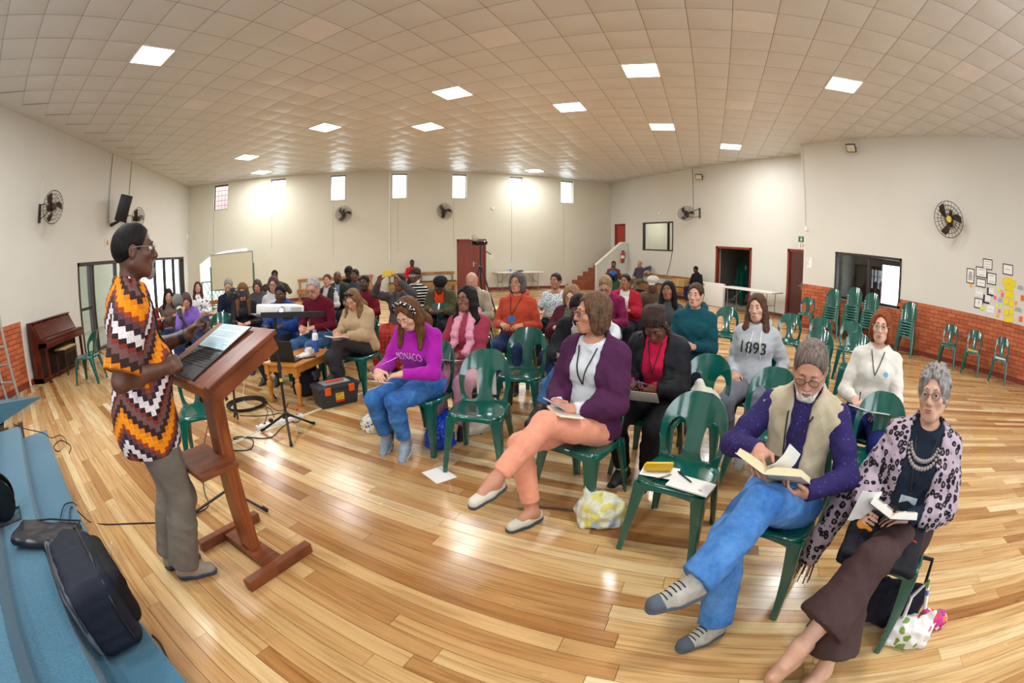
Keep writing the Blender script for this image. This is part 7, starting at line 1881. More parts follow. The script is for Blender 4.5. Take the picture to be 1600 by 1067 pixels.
l_, r_ = lap(p5, .19, .27, .64, -60, 10); pen(l_, r_, 'silver and red pen in the leopard shawl woman hand', mat('pen_silver', '#b9bcc4', .3))
t = empty('patterned_cloth_bag', *[x for x in (at_person(p5, (.05, .22, .565))[0],)], at_person(p5, (0, 0, 0))[1], 'dark cloth bag with red and orange swirls under the open book', 'bag')
obj_sdf('bag_body', [bxp(V3(0, .05, .0), V3(.19, .17, .022), rotm(0, 8, 0), rd=.02, k=.02), bxp(V3(.12, .10, -.03), V3(.07, .10, .02), rotm(0, 40, 0), rd=.018, k=.02)], .011, pat_mat('swirl_bag', p_spots('#14141c', ['#b02a1c', '#d88a28', '#14141c', '#7a1c3a', '#14141c'], 9, .42), .7), t, noise=(.01, 30, 3))
l_, r_ = lap(p3, -.02, .27, .665, 14, -30); book(l_, r_, 'small open notebook on the coral trousers', .085, .15, .010, '#e4dfd0', '#b07a4a', ang=6)
l_, r_ = lap(p3, .03, .29, .715, 34, -20)
def phone(loc, rot, label, m=M_BLACKG):
    t = empty('phone', loc, 0, label, 'phone'); t.rotation_euler = rot; b = MB(); b.rbox((-.037, -.075, 0), (.037, .075, .009), .003); b.build('phone_body', m, t); b = MB(); b.box((-.034, -.07, .009), (.034, .07, .0095)); b.build('screen', mat('phone_screen', '#39414c', .15), t); return t
phone(l_, r_, 'phone held above the notebook by the purple jacket woman', mat('phone_silver', '#a9acb2', .3))
l_, r_ = lap(p2, .0, .49, .655, 16, 6); sheet(l_, r_, .15, .11, 'white sheet on the knee of the magenta sweatshirt woman')
l_, r_ = lap(p2, .03, .53, .70, -50, 20); pen(l_, r_, 'pen in the hand of the magenta sweatshirt woman', mat('pen_white', '#d8d8dc', .3))
l_, r_ = lap(p9, -.01, .40, .655, 30, 10); sheet(l_, r_, .21, .28, 'white sheet hanging over the knees of the braided woman', lines=0)
l_, r_ = lap(p9, .02, .37, .73, 20, 0); phone(l_, r_, 'phone in the hands of the braided woman', mat('phone_violet', '#6a5a80', .3))
l_, r_ = lap(p8, -.02, .40, .68, 16, 8); sheet(l_, r_, .20, .26, 'white sheet under the writing hand of the black jacket man')
l_, r_ = lap(p8, .06, .42, .73, -50, 0); pen(l_, r_, 'white pen in the hand of the black jacket man', mat('pen_white', '#d8d8dc', .3))
l_, r_ = lap(p12, -.02, .34, .655, 16, -6); book(l_, r_, 'open magazine on the lap of the auburn-haired woman', .16, .23, .006, '#dfe0dc', '#22242a', ang=5)
l_, r_ = lap(p12, .08, .34, .72, -50, 0); pen(l_, r_, 'blue pen in the hand of the auburn-haired woman', mat('pen_blue', '#3a3ab0', .3))
l_, r_ = lap(p13, .03, .40, .665, 14, 4); book(l_, r_, 'open notebook on the knees of the beige jacket woman', .12, .18, .010, '#e6e2d4', '#2a2a30', ang=6)
l_, r_ = lap(p13, .10, .40, .72, -50, -20); pen(l_, r_, 'turquoise pen in the hand of the beige jacket woman', mat('pen_teal', '#1c8a9a', .3))
l_, r_ = lap(p16, .0, .34, 1.30, 80, 0); t = phone(l_, r_, 'yellow-edged phone raised by the grey tunic person', mat('phone_yellow', '#d8b428', .4)); t.rotation_euler = (math.radians(80), math.radians(90), at_person(p16, (0, 0, 0))[1])
for nm, pr, lb in (('p17', p17, 'white notes on the lap of the floral blouse woman'), ('p32', p32, 'white notes on the lap of the coral scarf woman'), ('p36', p36, 'white notes on the lap of the lilac jumper woman'), ('p37', p37, 'white notes on the lap of the brown jacket woman'), ('p34', p34, 'white notes on the lap of the navy jacket man'), ('p6', p6, 'white notes in the hands of the pink scarf woman')):
    l_, r_ = lap(pr, .0, .36, .66, 12, 5); sheet(l_, r_, .15, .21, lb)
l_, r_ = lap(p18, -.04, .36, .67, 14, 12); book(l_, r_, 'thick gilt-edged book on the lap of the curly-haired woman', .10, .16, .028, '#c9b070', '#2a2420', ang=4)
# papers on the empty chair and the floor
def on_chair(ch, x, y, z=.436): return ch.matrix_basis @ Vector((x, y, z))
sheet(on_chair(CA, .10, .06, .442), (0, 0, CA.rotation_euler.z + .15), .20, .14, 'white sheet on the empty chair under the spectacle case')
t = empty('notepad', on_chair(CA, -.10, .135, .445), CA.rotation_euler.z - .10, 'white notepad with red scribble on the front edge of the chair seat', 'notepad')
b = MB(); b.rbox((-.115, -.07, 0), (.115, .07, .010), .002); b.build('pad', M_PAPER, t); b = MB(); b.tube([(-.08, .04, .0105), (-.06, .045, .0105), (-.07, .03, .0105), (-.05, .035, .0105)], .0012, 5); b.build('scribble', mat('red_ink', '#c0392b', .6), t)
pen(on_chair(CA, -.10, .13, .462), (PI / 2, 0, CA.rotation_euler.z + .9), 'black pen lying on the notepad', M_BLACK)
pen(on_chair(CA, .03, .07, .450), (PI / 2, 0, CA.rotation_euler.z + 2.6), 'silver pen lying beside the yellow spectacle case', M_STEEL)
t = empty('spectacle_case', on_chair(CA, .12, .05, .448), CA.rotation_euler.z + .5, 'open yellow spectacle case standing on the chair', 'case')
b = MB(); b.rbox((-.075, -.028, 0), (.075, .028, .020), .008); b.build('lower_shell', mat('case_yellow', '#e0b010', .35), t, smooth=True)
b = MB(); b.rbox((-.075, -.008, 0), (.075, .008, .055), .006, Matrix.Translation((0, .03, .012)) @ Matrix.Rotation(math.radians(-18), 4, 'X')); b.build('upper_shell', mat('case_yellow', '#e0b010', .35), t, smooth=True)
b = MB(); b.rbox((-.068, -.004, .006), (.068, -.0, .05), .002, Matrix.Translation((0, .022, .012)) @ Matrix.Rotation(math.radians(-18), 4, 'X')); b.build('lining', mat('case_lining', '#b9b6a8', .8), t)
sheet(fp(686, 742), (0, 0, .35), .17, .21, 'white sheet lying on the floor in front of the front row', curl=.006)
sheet(on_chair(CB, .05, -.40, .52) , (math.radians(82), 0, CB.rotation_euler.z + .1), .16, .24, 'printed sheet leaning behind the front empty chair', lines=10)
l0 = bpy.data.objects['plastic_chair']
# blue jacket thrown over a chair
p_ = fp(345, 489, .80); a_ = math.radians(282)
t = empty('blue_jacket', (p_.x + .04, p_.y - .10, .40), math.radians(12), 'blue jacket draped over a green chair in front of the camera tripod', 'jacket')
obj_sdf('jacket_cloth', [bxp(V3(0, .0, .08), V3(.22, .16, .06), None, rd=.05, k=.05), bxp(V3(0, -.18, -.08), V3(.20, .05, .18), rotm(0, -12), rd=.04, k=.05)], .012, K('jacket_blue', '#2a55a8', .8), t, noise=(.02, 26, 5))
for (v, lb, c) in ((1.17, 'yellow and white paper slip on the middle wall chair', '#e0c060'), (.45, 'white paper on the nearest wall chair', '#eeeeea')):
    t = empty('paper_slip', (9.66, v, .443), .1, lb, 'paper'); b = MB(); b.box((-.10, -.14, 0), (.10, .14, .004)); b.build('slip', mat('slip_' + c.strip('#'), c, .8), t)
# ================================================================== STAGE: RUCKSACK, POUCH, REEL
M_NYL = K('navy_nylon', '#1a1f2c', .6, bump=.25, bscale=60); M_NYLB = K('black_ripstop', '#131316', .65, bump=.25, bscale=60)
RS = math.radians(-45)
t = empty('black_rucksack', sn(-1.95, -.07, .15), RS, 'large black rucksack lying on the carpeted stage step', 'bag')
main = [bxp(V3(.06, 0, .19), V3(.26, .14, .19), None, rd=.07, k=.05), el(V3(-.20, 0, .20), V3(.17, .125, .16), None, k=.06)]
obj_sdf('main_compartment', main, .010, M_NYL, t, noise=(.007, 26, 3))
obj_sdf('front_pocket', [bxp(V3(.08, .12, .22), V3(.21, .07, .14), rotm(0, 0, 0), rd=.06, k=.04), el(V3(-.14, .10, .22), V3(.12, .06, .11), None, k=.05)], .010, M_NYLB, t, noise=(.006, 28, 6))
obj_sdf('back_panel', [bxp(V3(.04, -.13, .20), V3(.26, .02, .16), None, rd=.02, k=.02), el(V3(-.22, -.12, .20), V3(.12, .02, .12), None, k=.04)], .010, K('mesh_grey', '#59616c', .8), t, noise=(.004, 30, 2))
tube_mesh('zip', [(-.33, .05, .27), (-.26, .075, .345), (-.1, .08, .385), (.12, .085, .392), (.30, .08, .36), (.335, .07, .22), (.335, .07, .08)], .006, mat('zip_black', '#0d0d0f', .3), t)
tube_mesh('piping', [(-.36, -.125, .22), (-.28, -.13, .33), (-.1, -.135, .375), (.12, -.14, .378), (.29, -.135, .36), (.325, -.13, .2)], .006, M_BLACK, t)
o = text_obj('logo', 'J', .10, mat('logo_silver', '#c9ccd0', .35), t, (.02, .205, .30), (math.radians(-62), 0, math.radians(180)), ext=.002)
qa, qb = fp(22, 838, .33), fp(132, 838, .33)
t = empty('soft_case', ((qa.x + qb.x) / 2, (qa.y + qb.y) / 2, .315), math.atan2(qb.y - qa.y, qb.x - qa.x), 'flat shiny black soft case lying on the upper stage step', 'case')
obj_sdf('case_body', [bxp(V3(0, .0, .03), V3(.26, .13, .028), rotm(0, 4, 3), rd=.025, k=.03)], .010, mat('black_satin', '#24242a', .28, bump=.4, bscale=8), t, noise=(.012, 18, 4))
tube_mesh('trim_cord', [(-.26, -.11, .05), (-.26, .11, .05), (0, .13, .055), (.26, .11, .05), (.26, -.11, .05)], .006, M_BLACK, t)
t = empty('cable_reel', sn(-3.06, -.52, .315), RS, 'black cable reel standing on the stage step at the left edge', 'reel')
R1 = Matrix.Rotation(PI / 2, 4, 'Y')
for x in (-.06, .06):
    b = MB(); b.lathe([(.03, -.006), (.135, -.006), (.14, 0), (.135, .006), (.03, .006)], n=24, M=Matrix.Translation((x, 0, .145)) @ R1); b.build('flange', M_BLACKG, t, smooth=True)
b = MB(); b.lathe([(.10, -.055), (.105, 0), (.10, .055)], n=24, M=Matrix.Translation((0, 0, .145)) @ R1); b.build('wound_cable', M_CB, t, smooth=True)
tube_mesh('frame', [(-.09, -.13, .006), (-.09, 0, .31), (.09, 0, .31), (.09, -.13, .006), (.09, .13, .006), (-.09, .13, .006)], .008, M_BLACK, t, closed=True)

# ================================================================== PIANO, STOOL, LADDER
M_MAH = wood('mahogany', '#3a120c', '#5e2116', .22, (1, 6, 1))
t = empty('upright_piano', (UL + .06, 7.30, 0), 0, 'brown upright piano against the left wall', 'piano')
PL, D0 = .72, .34
for v in (-PL, PL - .035):
    b = MB(); b.prism([(0, 0), (.30, 0), (.30, .60), (.56, .62), (.56, .74), (.36, .76), (.16, 1.06), (0, 1.06)], v, v + .035, lambda a, z, d: (a, d, z)); b.build('side_panel', M_MAH, t, bevel=.004)
b = MB(); b.box((.0, -PL, 1.05), (.20, PL, 1.075)); b.build('top_lid', M_MAH, t, bevel=.004)
b = MB(); b.add([(.17, -PL + .035, 1.05), (.17, PL - .035, 1.05), (.37, PL - .035, .77), (.37, -PL + .035, .77), (.15, -PL + .035, 1.04), (.15, PL - .035, 1.04), (.35, PL - .035, .76), (.35, -PL + .035, .76)], [(0, 1, 2, 3), (7, 6, 5, 4), (0, 4, 5, 1), (3, 2, 6, 7)]); b.build('upper_panel', M_MAH, t)
b = MB(); b.rbox((.30, -PL + .0, .60), (.575, PL, .70), .008); b.build('key_bed', M_MAH, t, smooth=True)
b = MB(); b.rbox((.33, -PL + .03, .70), (.57, PL - .03, .765), .02); b.build('fall_board', M_MAH, t, smooth=True)
b = MB(); b.box((.24, -PL + .035, .10), (.27, PL - .035, .60)); b.build('lower_panel', mat('mahogany_dark', '#23100c', .35), t)
b = MB(); b.box((.0, -PL, 0), (.30, PL, .09)); b.build('plinth', M_MAH, t)
for v in (-.08, 0, .08):
    b = MB(); b.rbox((.26, v - .02, .04), (.36, v + .02, .055), .006); b.build('pedal', mat('brass', '#b08a3c', .3, metal=1), t)
for v in (-PL + .02, PL - .06):
    b = MB(); b.rbox((.46, v, 0), (.52, v + .05, .60), .008); b.build('front_leg', M_MAH, t)
t = empty('piano_stool', (-5.92, 7.33, 0), math.radians(4), 'dark wooden piano stool with woven straw seat', 'stool')
M_DK = wood('dark_stool', '#1e0f0a', '#3a1d12', .3, (1, 1, 6))
b = MB(); b.rbox((-.16, -.26, .40), (.16, .26, .47), .008); b.build('frame', M_DK, t)
b = MB(); b.rbox((-.15, -.25, .462), (.15, .25, .505), .018); b.build('woven_seat', mat('straw', '#a8905a', .8, var=.3, vscale=60, bump=.5, bscale=90), t, smooth=True)
for sx in (-1, 1):
    for sy in (-1, 1):
        b = MB(); b.lathe([(.016, 0), (.022, .06), (.026, .2), (.02, .3), (.026, .40)], (sx * .13, sy * .22, 0), 12); b.build('leg', M_DK, t, smooth=True)
b = MB(); b.box((-.012, -.2, .10), (.012, .2, .13)); b.build('stretcher', M_DK, t)
t = empty('aluminium_ladder', (-6.02, 5.42, .05), 0, 'aluminium ladder standing on the ramp at the left edge', 'ladder')
M_AL = mat('ladder_alu', '#c7c9c6', .35, metal=.7)
R_l = Matrix.Rotation(math.radians(9), 4, 'X')
for (x, nm) in ((-.2, 'stile'), (.2, 'stile')):
    b = MB(); b.rbox((x - .012, -.03, .0), (x + .012, .03, 1.95), .004, R_l); b.build('stile', M_AL, t)
for i in range(6):
    b = MB(); b.rbox((-.2, -.025, .28 + i * .28), (.2, .03, .305 + i * .28), .004, R_l); b.build('rung', M_AL, t)
R_l = Matrix.Translation((0, -.66, .10)) @ Matrix.Rotation(math.radians(-10), 4, 'X')
for x in (-.18, .18):
    b = MB(); b.rbox((x - .01, -.02, .0), (x + .01, .02, 1.82), .003, R_l); b.build('rear_stile', M_AL, t)
b = MB(); b.rbox((-.21, -.36, 1.88), (.21, -.22, 1.92), .008); b.build('top_cap', mat('ladder_cap', '#7a7c7a', .5), t)

# ================================================================== WALL FANS, LOUDSPEAKER, FLOODLIGHTS
M_GRD = mat('fan_wire', '#3f332b', .4, metal=.4); M_BLADE = mat('fan_blade', '#33241d', .35)
def fan(loc, az, tilt, D, label, mount, sticker=None, pull=True):
    """loc = centre of the cage; az = compass it blows to; mount = point on the wall"""
    t = empty('wall_fan', loc, math.radians(az - 90), label, 'fan', 'wall fans')
    T = Matrix.Rotation(math.radians(tilt), 4, 'X')
    R = D / 2; rings = MB()
    for sgn, dep in ((1, .07), (-1, -.07)):
        for k in range(4):
            rr2 = R * (.3 + .7 * k / 3); yy = dep * (1 - (k / 3) ** 3)
            rings.tube([T @ Vector((rr2 * math.cos(a), yy, rr2 * math.sin(a))) for a in np.linspace(0, 2 * PI, 28, endpoint=False)], .004 if k < 3 else .007, 4, closed=True)
        for k in range(24):
            a = 2 * PI * k / 24
            rings.tube([T @ Vector((.07 * math.cos(a), dep, .07 * math.sin(a))), T @ Vector((R * .7 * math.cos(a), dep * .75, R * .7 * math.sin(a))), T @ Vector((R * math.cos(a), 0, R * math.sin(a)))], .003, 4, caps=False)
    g = rings.build('wire_guard', M_GRD, t)
    b = MB(); b.lathe([(.002, .075), (.06, .072), (.07, .06), (.07, .055)], n=18, M=T @ Matrix.Rotation(-PI / 2, 4, 'X')); b.build('front_boss', mat('fan_boss', sticker, .4) if sticker else M_BLADE, t, smooth=True)
    for k in range(3):
        a0 = 2 * PI * k / 3 + .5; vs = []
        for i in range(7):
            r = R * (.12 + .80 * i / 6); w = .30 + .22 * math.sin(PI * i / 6); sw_ = .5 * (i / 6)
            for s in (-1, 1):
                a = a0 + s * w * .7 + sw_; vs.append(T @ Vector((r * math.cos(a), s * .022, r * math.sin(a))))
        vs += [v + T.to_3x3() @ Vector((0, -.004, 0)) for v in vs]; fs = []
        for i in range(6): fs += [(2 * i, 2 * i + 1, 2 * i + 3, 2 * i + 2), (14 + 2 * i, 14 + 2 * i + 2, 14 + 2 * i + 3, 14 + 2 * i + 1), (2 * i, 2 * i + 2, 16 + 2 * i, 14 + 2 * i), (2 * i + 1, 15 + 2 * i, 17 + 2 * i, 2 * i + 3)]
        b = MB(); b.add(vs, fs); b.build('blade', M_BLADE, t, smooth=True)
    b = MB(); b.lathe([(.05, -.19), (.075, -.17), (.08, -.05), (.05, -.03)], n=18, M=T @ Matrix.Rotation(-PI / 2, 4, 'X')); b.build('motor', M_BLADE, t, smooth=True)
    ml = t.matrix_basis.inverted() @ Vector(mount); ml2 = T @ Vector((0, -.15, 0))
    b = MB(); b.tube([ml + Vector((0, 0, .16)), ml.lerp(ml2, .55) + Vector((0, 0, .12)), ml2], .011); b.tube([ml + Vector((0, 0, -.12)), ml.lerp(ml2, .6) + Vector((0, 0, -.10)), ml2], .009); b.cbox(ml, (.08, .02, .36)); b.build('bracket', M_GRD, t)
    if pull:
        b = MB(); b.tube([ml + Vector((0, .012, .18)), ml + Vector((-.02, .012, .62))], .007); b.build('conduit', M_WHITE, t)
    return t
fan((UL + .42, 7.25, 3.08), -12, -6, .62, 'wall fan on the left wall above the piano', (UL + .01, 7.22, 3.03))
fan((UL + .40, 11.6, 3.09), -14, -8, .60, 'wall fan on the left wall behind the loudspeaker', (UL + .01, 11.5, 3.05))
fan((-.09, VB - .35, 3.10), 262, 14, .62, 'left one of two wall fans on the back wall', (-.09, VB - .01, 3.12), pull=False)
fan((3.72, VB - .36, 3.11), 280, 8, .62, 'right one of two wall fans on the back wall', (3.72, VB - .01, 3.12), pull=False)
fan((URF - .50, 11.55, 3.05), 215, 28, .60, 'wall fan on the set-back right wall tilted downwards', (URF - .01, 11.35, 3.10), pull=False)
fan((UR - .32, 2.01, 2.89), 196, -4, .74, 'large wall fan with a yellow badge above the brick dado', (UR - .01, 2.01, 2.95), '#d8c020')
t = empty('wall_loudspeaker', (UL + .45, 10.58, 3.28), math.radians(-62), 'black loudspeaker tilted down on a wall bracket', 'loudspeaker')
T = Matrix.Rotation(math.radians(-16), 4, 'X') @ Matrix.Rotation(math.radians(8), 4, 'Y')
b = MB(); b.prism([(-.21, .17), (.21, .17), (.13, -.17), (-.13, -.17)], -.33, .33, lambda a, y, z: tuple(T @ Vector((a, -y, z)))); b.build('cabinet', M_BLACK, t, bevel=.012)
b = MB(); b.box((-.19, -.182, -.31), (.19, -.171, .31), T); b.build('grille', mat('grille_black', '#0d0d10', .6, bump=.5, bscale=300), t)
b = MB(); b.box((-.04, -.185, .05), (.04, -.181, .065), T); b.build('logo_plate', mat('logo_blue', '#3050a0', .4), t)
Mi = t.matrix_basis.inverted(); m0 = Mi @ Vector((UL + .01, 10.59, 2.92))
b = MB(); b.tube([m0, m0 + (Vector((0, 0, 0)) - m0) * .6 + Vector((0, 0, -.16)), Vector((0, 0, -.22))], [.05, .035, .03], 8); b.build('bracket', M_BLACK, t)
for i, v in enumerate((10.42, 11.66)):
    b = MB(); b.cyl((UL + .012, v, 2.95 if i == 0 else 3.2), (UL + .012, v, ZC), .009); struct(b.build('trim_%d' % (13 + i), mat('conduit_grey', '#8d8877', .6)), ('conduit above the loudspeaker bracket', 'conduit above the second left wall fan')[i])
def flood(loc, az, label):
    t = empty('floodlight', loc, math.radians(az - 90), label, 'floodlight', 'wall floodlights'); T = Matrix.Rotation(math.radians(-28), 4, 'X')
    b = MB(); b.rbox((-.13, -.03, -.10), (.13, .03, .10), .008, T); b.build('housing', M_BLACK, t); b = MB(); b.box((-.11, .03, -.08), (.11, .034, .08), T); b.build('glass', mat('flood_glass', '#cfc9ae', .2), t)
    b = MB(); b.tube([(-.14, 0, 0), (-.14, -.12, .04), (.14, -.12, .04), (.14, 0, 0)], .008); b.build('bracket', M_BLACK, t); b = MB(); b.box((-.05, -.2, .02), (.05, -.11, .1)); b.build('mount', M_WHITE, t)
flood((UR - .22, 4.59, 4.46), 190, 'black floodlight high on the near right wall'); flood((URF - .22, 11.15, 4.35), 205, 'black floodlight high on the set-back right wall')
b = MB(); b.cyl((URF - .012, 11.68, 3.25), (URF - .012, 11.68, ZC), .01); struct(b.build('trim_15', mat('conduit_grey', '#8d8877', .6)), 'conduit above the tilted fan')
b = MB(); b.box((UR - .03, VP - .12, 2.45), (UR, VP - .04, 2.56)); tag(b.build('motion_sensor', M_WHITE), 'small white alarm sensor near the wall step', 'sensor')
b = MB(); b.box((UR - .012, VP - .06, 2.56), (UR, VP - .045, ZC)); struct(b.build('trim_16', M_WALL), 'cream conduit above the alarm sensor')
b = MB(); b.box((5.70, VB - .04, 3.25), (5.80, VB, 3.34)); tag(b.build('alarm_box', M_WHITE), 'tiny white alarm box on the back wall', 'sensor')
b = MB(); b.box((URF - .04, 13.56, 3.13), (URF, 13.66, 3.23)); tag(b.build('alarm_box', M_WHITE), 'tiny white alarm box above the hatch window', 'sensor')
b = MB(); b.box((UL, VB - .16, 2.70), (UL + .05, VB - .06, 2.90)); b.cyl((UL + .02, VB - .1, 2.36), (UL + .02, VB - .1, 2.7), .008); b.cyl((UL + .03, VB - .1, 2.3), (UL + .03, VB - .1, 2.37), .03); tag(b.build('bell_box', M_WHITE), 'white bell box in the left back corner', 'sensor')
b = MB(); b.tube([(URF - .012, 12.84, 1.70), (URF - .015, 12.95, 1.25), (URF - .015, 13.12, .82)], .012); tag(b.build('wall_cable', mat('cable_grey', '#77746c', .6)), 'grey cable hanging from the hatch window to the bench', 'cable')
# signs
def plate(name, axis_u, v0, v1, z0, z1, m, label, cat='sign', off=.006, side=-1):
    t = empty(name, (axis_u, (v0 + v1) / 2, (z0 + z1) / 2), 0, label, cat); b = MB(); b.box((min(0, side * off), -(v1 - v0) / 2, -(z1 - z0) / 2), (max(0, side * off), (v1 - v0) / 2, (z1 - z0) / 2)); b.build('panel', m, t); return t
M_SG = mat('sign_green', '#0f6b3c', .4); M_SR = mat('sign_white', '#e9e2d8', .4); M_SRD = mat('sign_red', '#c01c1c', .4)
t = plate('exit_arrow_sign', URF - .001, 6.72, 7.13, 2.215, 2.375, M_SG, 'green sign with a white down arrow above the corner door')
b = MB(); b.prism([(-.015, .055), (.015, .055), (.015, 0), (.045, 0), (0, -.06), (-.045, 0), (-.015, 0)], -.008, -.0065, lambda a, z, d: (d, a + .10, z)); b.build('arrow', M_WHITE, t)
t = plate('exit_sign', URF - .001, 6.72, 7.13, 2.035, 2.195, M_SR, 'white sign with red EXIT letters above the corner door')
text_obj('letters', 'EXIT', .15, M_SRD, t, (-.008, 0, 0), (PI / 2, 0, -PI / 2), ext=.001)
t = plate('fire_arrow_sign', UL + .001, 10.25, 10.55, 2.38, 2.58, mat('sign_buff', '#d9cbb6', .5), 'small red arrow sign on the left wall', side=1)
b = MB(); b.prism([(-.02, .06), (.02, .06), (.02, 0), (.06, 0), (0, -.07), (-.06, 0), (-.02, 0)], .007, .009, lambda a, z, d: (d, a, z)); b.build('arrow', M_SRD, t)
t = plate('wall_notice', UR - .001, 6.02, 6.17, 1.52, 1.77, M_PAPER, 'white notice sheet beside the corner door', 'notice')
for q in [(.02, .04, .07, .10)] + [(.045, .06, -.06 + i * .03, -.045 + i * .03) for i in range(4)]:
    b = MB(); b.box((-.0075, q[0], q[2]), (-.0065, q[1], q[3])); b.build('printed_mark', M_INK, t)
b = MB(); b.box((5.62, VB - .004, 1.25), (5.78, VB, 1.44)); tag(b.build('wall_notice', mat('notice_pale', '#dedac8', .8)), 'pale paper notice right of the back door', 'notice'); b = MB(); b.box((5.60, VB - .004, 1.06), (5.76, VB, 1.20)); tag(b.build('wall_notice', mat('notice_yellow', '#d8cf9a', .8)), 'yellowish paper notice right of the back door', 'notice')

# ================================================================== NOTICE WALL (papers and sticky notes)
M_NV = mat('navy_card', '#2b2a4a', .7); M_BK = mat('black_card', '#26242a', .7)
def card(v, z, w, h, label, frame=None, txt=None, tc='#45454f', size=.035, shift=(0, 0)):
    t = empty('wall_paper_card', (UR - .002, v, z), 0, label, 'paper card', 'framed papers on the notice wall')
    if frame:
        b = MB(); b.box((-.004, -w / 2 - .02, -h / 2 - .02), (0, w / 2 + .02, h / 2 + .02)); o = b.build('backing_card', frame, t); o.location = (0, shift[0], shift[1])
    b = MB(); b.box((-.007, -w / 2, -h / 2), (-.004 if frame else 0, w / 2, h / 2)); b.build('sheet', M_PAPER, t)
    if txt:
        if isinstance(txt, int):
            b = MB(); rg = random.Random(int(v * 100))
            for i in range(txt):
                x = rg.uniform(.5, .8) * w / 2; zc_ = h * (.30 - .60 * i / (txt - 1)) if txt > 1 else 0
                b = MB(); b.box((-.0078, -x, zc_ - h * .02), (-.007, x, zc_ + h * .02)); b.build('text_line', mat('card_ink_' + tc.strip('#'), tc, .7), t)
        else: text_obj('letters', txt, size, mat('card_ink_' + tc.strip('#'), tc, .7), t, (-.0082, 0, 0), (PI / 2, 0, -PI / 2), ext=.0005)
    return t
card(1.04, 2.13, .22, .17, 'black bordered card with three lines, topmost on the notice wall', M_BK, 3)
card(.49, 2.10, .24, .17, 'black bordered card with one line at the top right of the notice wall', M_BK, 1)
card(1.49, 1.84, .17, .26, 'tall white list on a black card, leftmost on the notice wall', M_BK, 9)
card(1.20, 1.95, .26, .17, 'thin bordered card with two lines under the topmost card', M_BK, 2)
card(.92, 1.86, .21, .19, 'thin bordered card with two lines right of the middle', M_BK, 2)
card(1.20, 1.74, .22, .13, 'black bordered card with one short line in the middle of the notice wall', M_BK, 1)
card(.91, 1.62, .14, .12, 'upper small sheet on a navy card', M_NV, 2, '#4a5a9a', shift=(.03, -.02))
card(1.24, 1.54, .20, .14, 'plain white card with blue writing at the left of the notice wall', None, 2, '#5a62a0')
card(1.00, 1.46, .14, .13, 'lower small sheet on a navy card', M_NV, 2, '#4a5a9a', shift=(.03, -.02))
card(1.23, 1.33, .19, .16, 'white card with a large question mark', M_BK, '?', '#26305a', .13)
card(.90, 1.27, .19, .14, 'plain white card with one blue line at the bottom of the notice wall', None, 1, '#5a62a0')
def note(v, z, c, label, s=.075):
    t = empty('sticky_note', (UR - .003, v, z), 0, label, 'sticky note', 'sticky notes on the notice wall'); t.rotation_euler.x = rr_.uniform(-.15, .15)
    b = MB(); b.add([(0, -s / 2, s / 2), (0, s / 2, s / 2), (-.012, s / 2, -s / 2), (-.010, -s / 2, -s / 2), (-.002, -s / 2, s / 2), (-.002, s / 2, s / 2), (-.014, s / 2, -s / 2), (-.012, -s / 2, -s / 2)], [(0, 1, 2, 3), (7, 6, 5, 4), (0, 4, 5, 1), (3, 2, 6, 7), (0, 3, 7, 4), (1, 5, 6, 2)]); b.build('slip', mat('note_' + c.strip('#'), c, .75), t)
YL, OR_, PK, LM, GY, RO = '#e8d020', '#f0a030', '#e8648a', '#d4e04a', '#a9adb2', '#e8662a'
rows = [(.56, 1.86, YL, 'top left'), (.44, 1.90, YL, 'top middle'), (.33, 1.86, YL, 'top right'), (.50, 1.77, YL, 'second row left'), (.38, 1.76, YL, 'second row right'), (.47, 1.63, YL, 'third row left'), (.35, 1.62, YL, 'third row right'), (.50, 1.49, YL, 'fourth row left'), (.36, 1.47, YL, 'fourth row right'), (.47, 1.29, YL, 'fifth row left'), (.33, 1.32, YL, 'fifth row right'), (.45, 1.14, YL, 'bottom row left'), (.33, 1.17, YL, 'bottom row right')]
for v, z, c, lb in rows: note(v, z, c, 'large yellow sticky note, %s of the yellow block' % lb, .125)
for v, z, c, lb, s in [(1.47, 1.66, OR_, 'small orange sticky note under the tall list', .07), (.72, 1.68, LM, 'lime sticky note beside the upper navy card', .07), (.62, 1.65, OR_, 'orange sticky note over a pink one', .07), (.61, 1.58, PK, 'pink sticky note under an orange one', .07), (.80, 1.51, PK, 'pink sticky note beside the lower navy card', .07), (.74, 1.37, LM, 'lime sticky note low left of the yellow block', .065), (.62, 1.37, LM, 'lime sticky note low right, next to the yellow block', .065), (.66, 1.27, PK, 'pink sticky note in the lower cluster', .065), (.69, 1.18, OR_, 'orange sticky note in the lower cluster', .065), (.68, 1.02, OR_, 'lowest orange sticky note on the left', .075), (.59, 1.0, OR_, 'lowest orange sticky note on the right', .075), (1.13, 1.27, LM, 'lime sticky note over the question mark card', .10), (.23, 1.50, OR_, 'orange sticky note right of the yellow block', .07), (.06, 1.62, RO, 'red-orange sticky note near the right edge, upper', .10), (.06, 1.22, RO, 'red-orange sticky note near the right edge, lower', .10)]: note(v, z, c, lb, s)
for v, z, w, lb in ((.13, 1.80, .17, 'grey torn paper strip right of the yellow notes, upper'), (.15, 1.38, .19, 'grey torn paper strip right of the yellow notes, lower'), (.66, 1.48, .12, 'grey torn paper strip left of the yellow notes')):
    t = empty('paper_strip', (UR - .002, v, z), 0, lb, 'paper'); b = MB(); b.prism([(-w / 2, -.04), (w / 2, -.03), (w / 2 - .01, .04), (0, .05), (-w / 2 + .01, .03)], -.006, 0, lambda a, zz, d: (d, a, zz)); b.build('strip', mat('strip_grey', '#a3a8b0', .8), t)

